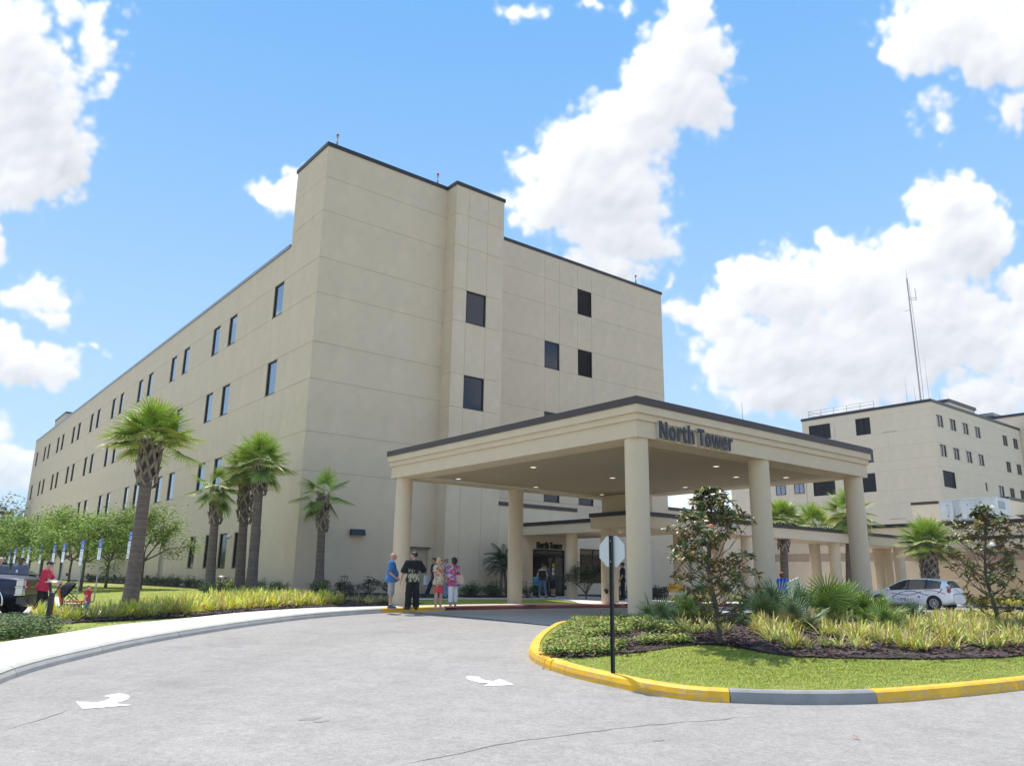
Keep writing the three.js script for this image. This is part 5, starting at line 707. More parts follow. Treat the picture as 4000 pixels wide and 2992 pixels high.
function leafCloud(tips, per, R, sz, cols, flat = .7) { const L = new Leafs(); for (const [p, d] of tips) { const tone = rr(.75, 1.25); for (let i = 0; i < per; i++) { const q = p.clone().add(V(rr(-1, 1), rr(-1, 1) * flat, rr(-1, 1)).multiplyScalar(R * Math.pow(rnd(), .4))); const an = rr(0, 6.28), D = V(Math.cos(an), rr(-.6, .4), Math.sin(an)).normalize(), sd = V(-Math.sin(an), rr(-.7, .7), Math.cos(an)).normalize(), l = sz * rr(.7, 1.25), w = l * .32, c = cols[Math.floor(rnd() * cols.length)].map((v) => v * tone * rr(.85, 1.15)), m = q.clone().addScaledVector(D, l * .45), e = q.clone().addScaledVector(D, l); L.tri(q, m.clone().addScaledVector(sd, w), e, c); L.tri(q, e, m.clone().addScaledVector(sd, -w), c); } } return L.geo(.35, 1.55); }
function treeProto(sd, cols, o) { seed(sd); const out = { limbs: [], tips: [] }, h = o.trunk; const pts = [V(0, -.2, 0), V(rr(-.05, .05), h * .5, rr(-.05, .05)), V(0, h, 0)]; out.limbs.push(limbTube([pts[0], pts[0].clone().lerp(pts[1], .5), pts[1], pts[1].clone().lerp(pts[2], .5), pts[2]], [.10, .085, .08, .075, .07].map((v) => v * o.thick), 9)); for (let i = 0; i < o.forks; i++) { const an = i / o.forks * 6.28 + rr(-.3, .3), el = rr(o.el[0], o.el[1]); growLimb(pts[2], V(Math.cos(an) * Math.cos(el), Math.sin(el), Math.sin(an) * Math.cos(el)), o.len, .05 * o.thick, o.depth, out, o); } return { wood: merge(out.limbs), crown: leafCloud(out.tips, o.per, o.R, o.sz, cols, .75) }; }
const treeCols = [[.13, .21, .028], [.19, .275, .035], [.26, .335, .05], [.065, .115, .025]];
const TO = { trunk: 1.45, thick: 1, forks: 6, el: [.25, 1.2], len: 1.4, depth: 2, first: 4, kids: 3, sp: [.35, .85], sh: [.55, .85], up: .25, wob: .16, per: 62, R: .60, sz: .125 };
const TP = [treeProto(1, treeCols, TO), treeProto(2, treeCols, TO), treeProto(3, treeCols, TO)];
function plantTree(p, s, turn, k, label, group, cat = 'tree', name = 'street_tree', P = TP) { const t = thing(name, label, cat, [p.x, hUp(p.x, p.z) - .02, p.z], turn, group); mesh('trunk', P[k].wood, M.bark, t); mesh('crown', P[k].crown, M.leaf, t); t.scale.setScalar(s); return t; }
{ const T1 = [[[547, 2298], 43, .92, 0, 'young leafy tree beside the wall, nearest the service door'], [[414, 2286], 47, .9, 1, 'young leafy tree on the lawn, second from the service door'], [[315, 2299], 42, .86, 2, 'young leafy tree near the parking signs behind the red shirted woman'], [[229, 2262], 50, .95, 0, 'young tree with reddish trunk behind the parking signs'], [[160, 2230], 56, .95, 1, 'young tree on the lawn behind the man in grey with a badge'], [[108, 2250], 54, .9, 2, 'young tree behind the two men in grey shirts'], [[50, 2240], 58, .95, 0, 'young tree above the pickup bonnet at the left'], [[5, 2240], 60, .95, 1, 'young tree cut by the left edge of the picture'], [[270, 2262], 66, 1.05, 2, 'distant young tree along the left wing, hardly visible'], [[185, 2240], 74, 1.1, 0, 'farthest young tree along the left wing']];
  T1.forEach(([q, D, s, k, l], i) => plantTree(atD(...q, D), s, i * 1.7, k, l, 'young trees along the left wing')); }
// distant trees
{ const far = treeProto(8, [[.07, .10, .03], [.10, .12, .035], [.14, .13, .05]], { ...TO, trunk: 2.2, thick: 2, len: 3, per: 16, R: .95, sz: .36, up: .1 }); const P = [far]; const q = [[[5, 2150], 135, 1.05, 'brownish broad tree beyond the parking lot at the left edge'], [[-60, 2150], 120, 1.2, 'distant tree at the far left horizon'], [[70, 2180], 150, 1.1, 'low distant tree under the power lines']]; q.forEach(([a, D, s, l], i) => { const p = atD(...a, D); p.y = 0; plantTree(p, s, i * 2.1, 0, l, 'distant trees', 'tree', 'distant_tree', P); });
  const root = thing('distant_woodland', 'hazy belt of trees on the horizon', 'woodland'); root.userData.kind = 'stuff'; delete root.userData.category; seed(5); const ms = []; for (let i = 0; i < 420; i++) { const a = rr(0, 6.28), r = rr(200, 330), x = r * Math.cos(a), z = r * Math.sin(a); if (x > 40 && z < 25 && z > -120 && r < 140) continue; ms.push(M4(x, -.5, z, rr(0, 6), rr(1.1, 1.9))); } stuffInst('wood_tree', merge([far.crown, (() => { const w = far.wood.clone(); const n = w.attributes.position.count; w.setAttribute('color', new THREE.Float32BufferAttribute(new Float32Array(n * 3).fill(.08), 3)); return w; })()]), M.leaf, ms, null, null, root); }
// magnolias: rosettes of stiff glossy leaves, brown beneath
function magnolia(sd, H, R, rosettes, blooms) {
  seed(sd); const up = new Leafs(), under = new Leafs(), limbs = []; const stem = []; const rs = []; for (let i = 0; i <= 8; i++) { stem.push(V(Math.sin(i * 1.1) * .05 - (i / 8) * .12, H * .93 * i / 8 - (i ? 0 : .12), Math.cos(i * .9) * .05)); rs.push(lerp(.058, .012, i / 8)); } limbs.push(limbTube(stem, rs, 8));
  const bloomsAt = []; const ros = (p, dir, sc) => { const a = V(1, 0, 0).addScaledVector(dir, -dir.x).normalize(), b = dir.clone().cross(a), n = 7 + Math.floor(rnd() * 5); for (let i = 0; i < n; i++) { const an = i * 2.399 + rr(-.2, .2), el = rr(-.35, .95), D = dir.clone().multiplyScalar(Math.sin(el)).addScaledVector(a, Math.cos(an) * Math.cos(el)).addScaledVector(b, Math.sin(an) * Math.cos(el)).normalize(), S3 = D.clone().cross(dir).normalize(); let Nn = S3.clone().cross(D).normalize(); if (Nn.y < 0) Nn.negate(); const l = rr(.10, .165) * sc, w = l * .22, rust = rnd(); const c = rust < .12 ? [.30, .17, .04] : rust < .45 ? [.21, .21, .04] : colr(.075, .115, .03, .35), cu = colr(.22, .16, .06, .3), q0 = p.clone().addScaledVector(D, .015), m1 = p.clone().addScaledVector(D, l * .38), m2 = p.clone().addScaledVector(D, l * .75).addScaledVector(Nn, -.01), e = p.clone().addScaledVector(D, l).addScaledVector(Nn, -.025); const k = (o, s, f) => o.clone().addScaledVector(S3, s * w * f).addScaledVector(Nn, .012 * f); for (const [LL, cc, off] of [[up, c, .0015], [under, cu, -.0015]]) { const O = Nn.clone().multiplyScalar(off); for (const s of [-1, 1]) { const A = q0.clone().add(O), B = k(m1, s, 1).add(O), C = m1.clone().add(O), Dd = k(m2, s, .75).add(O), Ee = m2.clone().add(O), F = e.clone().add(O); LL.tri(A, B, C, cc); LL.tri(C, B, Dd, cc); LL.tri(C, Dd, Ee, cc); LL.tri(Ee, Dd, F, cc); } } } };
  let made = 0, guard = 0; while (made < rosettes && guard++ < rosettes * 4) { const u = Math.pow(rnd(), .8), i = clamp(Math.floor(u * 8), 0, 7), s0 = stem[i].clone().lerp(stem[i + 1], u * 8 - i), an = rr(0, 6.28), prof = R * (u < .12 ? .55 + u * 2.5 : u < .62 ? .95 : lerp(.95, .14, (u - .62) / .38)) * rr(.35, 1.05), tip = s0.clone().add(V(Math.cos(an) * prof, prof * rr(.35, .9) * (u > .75 ? .7 : 1) + .06, Math.sin(an) * prof)); if (tip.y > H || tip.y < .35) continue; const mid = s0.clone().lerp(tip, .5).add(V(0, -prof * .12, 0)); limbs.push(limbTube([s0, mid, tip], [.013 * (1 - u * .5), .008, .004], 4)); const dir = tip.clone().sub(mid).normalize().add(V(0, .5, 0)).normalize(); ros(tip, dir, 1); if (prof > R * .5) { const t2 = s0.clone().lerp(tip, .72).add(V(rr(-.12, .12), rr(-.02, .14), rr(-.12, .12))); limbs.push(bar(mid, t2, .005, 4)); ros(t2, dir, .9); } made++; if (bloomsAt.length < blooms && prof > R * .7 && rnd() < .1) bloomsAt.push(tip.clone().add(V(0, .06, 0))); }
  ros(stem[8], V(0, 1, 0), 1.1); return { up: up.geo(), under: under.geo(), wood: merge(limbs), bloomsAt };
}
function plantMagnolia(px, py, off, D, H, R, n, sd, label, blooms) { const b = D ? atD(px, py, D) : G(px, py, off), m = magnolia(sd, H, R, n, 1), t = thing('magnolia_tree', label, 'magnolia', [b.x, hIsl(b.x, b.z), b.z], 0); mesh('trunk', m.wood, std({ color: lin(.13, .105, .085), roughness: 1 }), t); mesh('leaves', m.up, M.gloss, t); mesh('leaf_undersides', m.under, M.matteV, t); for (const [x, y, z, c] of blooms) { const f = []; for (let i = 0; i < 7; i++) { const s = new THREE.SphereGeometry(.055, 8, 6).scale(.7, 1, .3).rotateX(-.7 + (i % 2) * .3).translate(0, .03, .03).rotateY(i * .9); f.push(s); } const q = mesh('flower', merge(f), std({ color: c, roughness: .7, side: THREE.DoubleSide }), t); q.position.set(x, y, z); } return t; }
plantMagnolia(2802, 2503, .36, 0, 2.88, .92, 150, 21, 'near magnolia with upright branches, glossy leaves and a white flower, by the front column', [[-.02, 2.05, .5, lin(.8, .78, .68)], [-.62, 2.0, .45, lin(.5, .16, .09)], [-.03, 1.25, .7, lin(.45, .14, .05)]]);
plantMagnolia(3893, 2450, .36, 0, 2.9, 1.05, 130, 34, 'sparser magnolia at the right edge of the island with a white flower at its top', [[.02, 2.82, .25, lin(.85, .82, .72)], [-.72, 1.9, .4, lin(.8, .78, .68)]]);
// shrubs
function shrubProto(sd, cols, h, r, n, sz) { seed(sd); const L = [], tips = []; for (let i = 0; i < 26; i++) { const an = rr(0, 6.28), q = V(Math.cos(an) * r * rr(.2, 1), h * rr(.35, 1), Math.sin(an) * r * rr(.2, 1)); q.y *= 1 - .35 * (Math.hypot(q.x, q.z) / r) ** 2; L.push(bar(V(q.x * .15, 0, q.z * .15), q, .007, 4)); tips.push([q, V(0, 1, 0)]); } return { wood: merge(L), crown: leafCloud(tips, n, .13, sz, cols, .8) }; }
const SH = [shrubProto(1, [[.055, .085, .028], [.09, .13, .035], [.13, .17, .05]], .55, .42, 17, .075), shrubProto(2, [[.06, .09, .028], [.10, .145, .04]], .5, .42, 17, .075), shrubProto(3, [[.045, .03, .03], [.06, .045, .035], [.04, .055, .025]], .62, .42, 18, .08), shrubProto(4, [[.10, .15, .03], [.17, .22, .05], [.22, .25, .07]], .6, .45, 18, .09)];
const shrubFirst = {}; function shrub(x, z, k, s, label, group) { let t; if (!shrubFirst[label]) { t = thing('shrub', label, 'shrub', [x, hUp(x, z), z], rr(0, 6), group); mesh('stems', SH[k].wood, M.bark, t); mesh('leaves', SH[k].crown, M.leaf, t); shrubFirst[label] = t; } else { t = dup(shrubFirst[label]); t.position.set(x, hUp(x, z), z); t.rotation.y = rr(0, 6); } t.scale.setScalar(s); }
seed(61); for (let z = -2.2; z > -40; z -= rr(.85, 1.15) * (z < -24 ? 1.5 : 1)) shrub(-.62 + rr(-.1, .1), z, z % 2 > -1 ? 0 : 1, rr(.7, 1.15), 'low dark green shrub in the row at the foot of the left wall', 'shrubs along the left wall');
for (const [x, z, k, s] of [[.9, .8, 2, 1.1], [2.0, .9, 2, 1.0], [3.2, 1.0, 2, 1.25], [4.3, 1.1, 2, 1.1], [1.6, 2.6, 2, .9]]) shrub(x, z, 2, s, 'dark reddish shrub at the foot of the blank tower wall', 'reddish shrubs before the tower');
for (const [x, z] of [[-.9, .9], [-1.8, .2], [-2.4, -.4], [-3.4, .5], [-1.6, 1.7], [-3.0, 2.2], [-4.2, 2.0], [.3, 2.5]]) shrub(x, z, 3, rr(.8, 1.1), 'yellow green leafy shrub among the palms at the tower corner', 'leafy shrubs at the tower corner');
for (const [x, z] of [[7.6, 3.0], [8.1, 2.2], [8.8, 3.1], [9.4, 2.1], [9.9, 3.2], [10.5, 2.2], [8.4, 1.5], [10.0, 1.5], [11.5, 1.6], [12.1, 2.4], [11.3, 2.6]]) shrub(x, z, 0, rr(.9, 1.3), 'dark shrub in the bed left of the entrance doors', 'shrubs left of the doors');
for (const [x, z] of [[17.4, 2.6], [18.2, 3.2], [19.0, 2.6], [17.6, 4.2], [18.6, 4.4], [19.8, 3.8], [18.0, 5.6], [19.3, 5.4], [20.6, 4.8], [21.8, 4.2], [22.8, 4.8], [24, 4.4]]) shrub(x, z, 2, rr(.9, 1.3), 'dark shrub in the bed right of the entrance path', 'shrubs right of the doors');
{ const big = treeProto(14, [[.035, .055, .02], [.05, .075, .028], [.07, .095, .03]], { ...TO, trunk: .25, thick: .5, forks: 8, el: [.6, 1.4], len: .75, depth: 2, per: 16, R: .26, sz: .10 }); const p = atD(2290, 2290, 39.6); plantTree({ x: p.x, z: p.z }, 1.0, 0, 0, 'dark round shrub tree between the walkway columns right of the doors', undefined, 'shrub', 'shrub_tree', [big]); }
// ---------------------------------------------------------------- people: one continuous skin per body from a distance field, clothes and hair over it
const smin = (a, b, k) => { const h = Math.max(k - Math.abs(a - b), 0) / k; return Math.min(a, b) - h * h * k * .25; };
function capD(p, c) { const [ax, ay, az, bx, by, bz, ra, rb, sx = 1, sz = 1] = c; const ux = (bx - ax), uy = by - ay, uz = bz - az, vx = p[0] - ax, vy = p[1] - ay, vz = p[2] - az; const l = ux * ux + uy * uy + uz * uz, t = l > 1e-9 ? Math.min(1, Math.max(0, (vx * ux + vy * uy + vz * uz) / l)) : 0; const dx = (vx - ux * t), dy = vy - uy * t, dz = (vz - uz * t); return Math.sqrt(dx * dx + dy * dy + dz * dz) - (ra + (rb - ra) * t); }
function ellD(p, e) { const [x, y, z, a, b, c] = e, X = (p[0] - x) / a, Y2 = (p[1] - y) / b, Z = (p[2] - z) / c, k = Math.sqrt(X * X + Y2 * Y2 + Z * Z); return (k - 1) * Math.min(a, b, c); }
function netMesh(f, lo, hi, h, colFn) {                // surface nets
  const n = [0, 1, 2].map((i) => Math.ceil((hi[i] - lo[i]) / h) + 2), [nx, ny, nz] = n, F = new Float32Array(nx * ny * nz), q = [0, 0, 0]; let o = 0;
  for (let k = 0; k < nz; k++) for (let j = 0; j < ny; j++) for (let i = 0; i < nx; i++) { q[0] = lo[0] + i * h; q[1] = lo[1] + j * h; q[2] = lo[2] + k * h; F[o++] = f(q); }
  const id = new Int32Array(nx * ny * nz).fill(-1), P = [], S1 = 1, S2 = nx, S3 = nx * ny, off = [0, S1, S2, S1 + S2, S3, S3 + S1, S3 + S2, S3 + S1 + S2], ed = [[0, 1], [2, 3], [4, 5], [6, 7], [0, 2], [1, 3], [4, 6], [5, 7], [0, 4], [1, 5], [2, 6], [3, 7]];
  for (let k = 0; k < nz - 1; k++) for (let j = 0; j < ny - 1; j++) for (let i = 0; i < nx - 1; i++) { const b = i + j * S2 + k * S3; let m = 0; for (let c = 0; c < 8; c++) if (F[b + off[c]] < 0) m |= 1 << c; if (m === 0 || m === 255) continue; let x = 0, y = 0, z = 0, c = 0; for (const [u, v] of ed) { const A = F[b + off[u]], B = F[b + off[v]]; if ((A < 0) === (B < 0)) continue; const t = A / (A - B); x += (u & 1) + ((v & 1) - (u & 1)) * t; y += (u >> 1 & 1) + ((v >> 1 & 1) - (u >> 1 & 1)) * t; z += (u >> 2) + ((v >> 2) - (u >> 2)) * t; c++; } id[b] = P.length / 3; P.push(lo[0] + (i + x / c) * h, lo[1] + (j + y / c) * h, lo[2] + (k + z / c) * h); }
  const I = []; const quad = (a, b, c, d, flip) => { if (a < 0 || b < 0 || c < 0 || d < 0) return; if (flip) I.push(a, c, b, a, d, c); else I.push(a, b, c, a, c, d); };
  for (let k = 1; k < nz - 1; k++) for (let j = 1; j < ny - 1; j++) for (let i = 1; i < nx - 1; i++) { const b = i + j * S2 + k * S3, s = F[b] < 0; if (s !== F[b + S1] < 0) quad(id[b - S2 - S3], id[b - S3], id[b], id[b - S2], !s); if (s !== F[b + S2] < 0) quad(id[b - S1 - S3], id[b - S1], id[b], id[b - S3], !s); if (s !== F[b + S3] < 0) quad(id[b - S1 - S2], id[b - S2], id[b], id[b - S1], !s); }
  const N = new Float32Array(P.length), C = new Float32Array(P.length), e = h * .5; for (let i = 0; i < P.length; i += 3) { const p = [P[i], P[i + 1], P[i + 2]], gx = f([p[0] + e, p[1], p[2]]) - f([p[0] - e, p[1], p[2]]), gy = f([p[0], p[1] + e, p[2]]) - f([p[0], p[1] - e, p[2]]), gz = f([p[0], p[1], p[2] + e]) - f([p[0], p[1], p[2] - e]), l = Math.hypot(gx, gy, gz) || 1; N[i] = gx / l; N[i + 1] = gy / l; N[i + 2] = gz / l; const c = colFn ? colFn(p) : [1, 1, 1]; C[i] = c[0]; C[i + 1] = c[1]; C[i + 2] = c[2]; }
  const gm = new THREE.BufferGeometry(); gm.setAttribute('position', new THREE.Float32BufferAttribute(P, 3)); gm.setAttribute('normal', new THREE.BufferAttribute(N, 3)); gm.setAttribute('color', new THREE.BufferAttribute(C, 3)); gm.setIndex(I); return gm;
}
function bounds(list, pad) { const lo = [9, 9, 9], hi = [-9, -9, -9]; for (const c of list) for (const o of [0, 3]) for (let k = 0; k < 3; k++) { const r = Math.max(c[6], c[7]); lo[k] = Math.min(lo[k], c[o + k] - r - pad); hi[k] = Math.max(hi[k], c[o + k] + r + pad); } return [lo, hi]; }
const cap = (a, b, ra, rb) => [a.x, a.y, a.z, b.x, b.y, b.z, ra, rb];
const Rv = V(Math.cos(-camera.rotation.y), 0, Math.sin(-camera.rotation.y)), Fv = V(Math.sin(-camera.rotation.y), 0, -Math.cos(-camera.rotation.y));   // right and away, on the ground
function person(label, base, faceR, faceF, o) {
  const h = o.h, head = Rv.clone().multiplyScalar(faceR).addScaledVector(Fv, faceF), t = thing('person', label, 'person', [base.x, base.y, base.z], Math.atan2(head.x, head.z), o.group);
  const fat = o.fat || 0, fem = !!o.fem, w = o.w || 1, u = (a) => V(a[0], a[1], a[2]).normalize();
  const hipY = .52 * h, pel = V(0, hipY, 0), lean = o.lean || 0, tw = o.twist || 0;
  const up = V(0, Math.cos(lean), Math.sin(lean)), fw = V(0, -Math.sin(lean), Math.cos(lean)), sx = V(Math.cos(tw), 0, -Math.sin(tw));
  const T = (x, y, z) => pel.clone().addScaledVector(sx, x * h).addScaledVector(up, y * h).addScaledVector(fw, z * h);
  const shw = (fem ? .095 : .112) * w, neckB = T(0, .33, -.005), chin = o.headUp || 0, hy = o.headYaw || 0;
  const headC = T(0, .415, .012 + (o.headFwd || 0)), J = {};
  const A = (side) => { const s = side === 'L' ? 1 : -1, a = o['arm' + side] || [[s * .12, -1, .03], [s * .03, -1, .18]], S = T(s * shw, .292, -.005), E = S.clone().addScaledVector(u(a[0]), .172 * h), Wr = E.clone().addScaledVector(u(a[1]), .145 * h); return { S, E, W: Wr, hd: u(a[2] || a[1]), s }; };
  const Lg = (side) => { const s = side === 'L' ? 1 : -1, a = o['leg' + side] || [[s * .04, -1, .02], [s * .02, -1, -.03]], H = pel.clone().addScaledVector(sx, s * .052 * h).add(V(0, -.005 * h, 0)), K = H.clone().addScaledVector(u(a[0]), .243 * h), An = K.clone().addScaledVector(u(a[1]), .228 * h), toe = u(a[2] || [s * .25, 0, 1]); return { H, K, A: An, toe, s }; };
  J.aL = A('L'); J.aR = A('R'); J.lL = Lg('L'); J.lR = Lg('R');
  const low = Math.min(J.lL.A.y, J.lR.A.y) - .045 * h; const shiftY = -low; t.position.y += 0; const body = new THREE.Group(); body.position.y = shiftY;
  // bones
  const k = h; const torso = [cap(T(-.05 * w, .245, .0), T(.05 * w, .245, .0), .066 * k * (fem ? .92 : 1), .066 * k * (fem ? .92 : 1)), cap(T(-.04 * w, .16, .004), T(.04 * w, .16, .004), (.060 + fat * .02) * k, (.060 + fat * .02) * k), cap(T(-.035 * w, .08, .004 + fat * .01), T(.035 * w, .08, .004 + fat * .01), (.055 + fat * .035) * k, (.055 + fat * .035) * k), cap(T(-.045 * w, 0, -.002), T(.045 * w, 0, -.002), (.060 + (fem ? .006 : 0) + fat * .018) * k, (.060 + (fem ? .006 : 0) + fat * .018) * k), cap(T(-shw * .8, .292, -.005), T(shw * .8, .292, -.005), .040 * k, .040 * k)];
  if (fat) torso.push(cap(T(0, .10, .03), T(0, .06, .03), (.06 + fat * .03) * k, (.062 + fat * .03) * k)); if (fem) torso.push(cap(T(-.038, .225, .045), T(-.038, .225, .047), .034 * k, .034 * k), cap(T(.038, .225, .045), T(.038, .225, .047), .034 * k, .034 * k));
  const arms = [], legs = []; for (const a of [J.aL, J.aR]) { const f = fem ? .88 : 1; arms.push(cap(a.S, a.E, .032 * k * f * (1 + fat * .2), .024 * k * f), cap(a.E, a.W, .0245 * k * f, .0165 * k * f)); }
  for (const l of [J.lL, J.lR]) { legs.push(cap(l.H, l.K, (.056 + fat * .006) * k, .034 * k), cap(l.K, l.K.clone().lerp(l.A, .35), .034 * k, .033 * k), cap(l.K.clone().lerp(l.A, .3), l.A, .033 * k, .021 * k)); legs.push(cap(l.A.clone().add(V(0, -.018 * k, -.0)), l.A.clone().addScaledVector(l.toe, .085 * k).add(V(0, -.028 * k, 0)), .024 * k, .017 * k)); }
  // head, turned on the neck
  const fd = fw.clone().multiplyScalar(Math.cos(hy)).addScaledVector(sx, Math.sin(hy)).addScaledVector(up, chin).normalize(), hs = fd.clone().cross(up).normalize().negate(), hu = fd.clone().cross(hs).normalize(); if (hu.y < 0) hu.negate();
  const Hd = (x, y, z) => headC.clone().addScaledVector(hs, x * h).addScaledVector(hu, y * h).addScaledVector(fd, z * h);
  const neck = cap(neckB, headC.clone().addScaledVector(hu, -.03 * h).addScaledVector(fd, -.012 * h), (fem ? .026 : .033) * k, (fem ? .027 : .033) * k);
  const headCaps = [cap(Hd(0, .018, -.016), Hd(0, .016, .008), .051 * k, .047 * k), cap(Hd(0, -.02, .012), Hd(0, -.038, .026), .036 * k, .024 * k), cap(Hd(0, .004, .052), Hd(0, -.012, .064), .006 * k, .010 * k), cap(Hd(-.047, -.004, -.004), Hd(-.047, .012, -.006), .010 * k, .012 * k), cap(Hd(.047, -.004, -.004), Hd(.047, .012, -.006), .010 * k, .012 * k), cap(Hd(-.018, .022, .046), Hd(.018, .022, .046), .010 * k, .010 * k), cap(Hd(-.012, -.028, .047), Hd(.012, -.028, .047), .0075 * k, .0075 * k)];
  const skin = o.skin || [.52, .31, .22];
  const uni = (list, kk) => (p) => { let d = 9; for (const c of list) { const v = capD(p, c); d = d > 5 ? v : smin(d, v, kk); } return d; };
  const fT = uni(torso, .05 * k), fA = uni(arms, .02), fL = uni(legs, .022), fHd = uni(headCaps, .022);
  const fBody = (p) => { let d = smin(fT(p), capD(p, neck), .03); d = smin(d, fA(p), .025); d = smin(d, fL(p), .025); return smin(d, fHd(p), .02); };
  const all = [...torso, ...arms, ...legs, neck, ...headCaps], [lo, hi] = bounds(all, .03), cell = o.cell || .016;
  const lip = Hd(0, -.028, .052); const sk = (p) => { const d = Math.hypot(p[0] - lip.x, p[1] - lip.y, p[2] - lip.z); return d < .022 ? [skin[0] * .8, skin[1] * .55, skin[2] * .55] : skin; };
  const parts = [netMesh(fBody, lo, hi, cell, sk)];
  // hands: palm, four unequal fingers, a thumb from the side of the palm
  for (const a of [J.aL, J.aR]) { const d = a.hd.clone(), ref = Math.abs(d.y) > .8 ? V(0, 0, 1) : V(0, 1, 0), pn = V(a.s, 0, 0).addScaledVector(d, -d.x * a.s).normalize(), across = d.clone().cross(pn).normalize(); if (across.z < 0) across.negate(); const W = a.W, list = [cap(W.clone().addScaledVector(d, -.01), W.clone().addScaledVector(d, .03 * h * .5), .024, .026)]; const inward = pn.clone().negate(); for (let i = 0; i < 4; i++) { const f = (i - 1.5) * .0185, pb = W.clone().addScaledVector(d, .046 * h).addScaledVector(across, f), l = [.060, .070, .066, .052][3 - i] * h * .62; list.push(cap(W.clone().addScaledVector(d, .012 * h).addScaledVector(across, f * .8), pb, .0135, .0125)); const cu = o.curl ?? .5, m1 = pb.clone().addScaledVector(d.clone().multiplyScalar(Math.cos(cu * .6)).addScaledVector(inward, Math.sin(cu * .6)), l * .55), m2 = m1.clone().addScaledVector(d.clone().multiplyScalar(Math.cos(cu * 1.5)).addScaledVector(inward, Math.sin(cu * 1.5)), l * .5); list.push(cap(pb, m1, .0095, .0088), cap(m1, m2, .0088, .0075)); } const tb = W.clone().addScaledVector(d, .012 * h).addScaledVector(across, .026), tm = tb.clone().addScaledVector(d, .03).addScaledVector(across, .024).addScaledVector(inward, .012), te = tm.clone().addScaledVector(d, .028).addScaledVector(inward, .006); list.push(cap(tb, tm, .012, .0105), cap(tm, te, .0105, .0085)); const fh = uni(list, .008), [l2, h2] = bounds(list, .012); parts.push(netMesh(fh, l2, h2, .0065, () => skin)); }
  mesh('body', mergeGeometries(parts.map((q) => q.toNonIndexed())), M.skin, body);
  // eyes and brows
  const eyes = []; for (const s of [-1, 1]) { const e = new THREE.SphereGeometry(.0075 * h * .62, 8, 6); const c = Hd(s * .019, .008, .050); e.translate(c.x, c.y, c.z); eyes.push(e); } if (!o.shades) mesh('eyes', merge(eyes), M.black, body);
  const garment = (name, caps, kk, inflate, cut, colFn, mat = M.cloth) => { const f0 = uni(caps, kk), f = (p) => Math.max(f0(p) - inflate, cut ? cut(p) : -9), [l2, h2] = bounds(caps, inflate + .03); return mesh(name, netMesh(f, l2, h2, cell, colFn), mat, body); };
  const upY = (p) => (p[0] - pel.x) * up.x + (p[1] - pel.y) * up.y + (p[2] - pel.z) * up.z;   // height along the torso
  const cst = (c, v = .06) => (p) => { const q = 1 + (vnoise(p[0] * 30 + 9, p[1] * 18 + p[2] * 22) - .5) * 2 * v; return [c[0] * q, c[1] * q, c[2] * q]; };
  const colOf = (c) => (typeof c === 'function' ? c : cst(c));
  if (o.top) { const q = o.top, sl = q.sleeve ?? .6, caps = [...torso]; for (const a of [J.aL, J.aR]) { if (sl > 0) caps.push(cap(a.S, a.S.clone().lerp(a.E, Math.min(1, sl)), .036 * k * (fem ? .9 : 1), (.032 + (q.loose || 0)) * k * (fem ? .85 : 1))); if (sl > 1) caps.push(cap(a.E, a.E.clone().lerp(a.W, sl - 1), .030 * k, .026 * k)); } caps.push(cap(T(-.045 * w, -.03, -.004), T(.045 * w, -.03, -.004), (.062 + fat * .03 + (q.flare || 0)) * k, (.062 + fat * .03 + (q.flare || 0)) * k));
    const hem = q.hem ?? -.03, nk = T(0, .355, .02); const sleeveCut = (p) => { let m = -9; if (sl > 0) for (const a of [J.aL, J.aR]) { const A0 = sl > 1 ? a.E : a.S, B0 = sl > 1 ? a.W : a.E, tt = sl > 1 ? sl - 1 : sl, L0 = A0.distanceTo(B0), dx = (B0.x - A0.x) / L0, dy = (B0.y - A0.y) / L0, dz = (B0.z - A0.z) / L0, al = (p[0] - A0.x) * dx + (p[1] - A0.y) * dy + (p[2] - A0.z) * dz, near2 = capD(p, cap(A0, B0, .055, .05)); if (near2 < .02 && al > L0 * tt) m = Math.max(m, Math.min(al - L0 * tt, .02)); } return m; };
    const torsoNear = q.tank ? null : null; garment('shirt', caps, .045 * k, q.fit ?? .012, (p) => Math.max((hem * h - upY(p)), sleeveCut(p), -(Math.hypot(p[0] - nk.x, p[1] - nk.y, p[2] - nk.z) - (q.neck ?? .042) * h), upY(p) - (q.topCut ?? .345) * h), colOf(q.col)); }
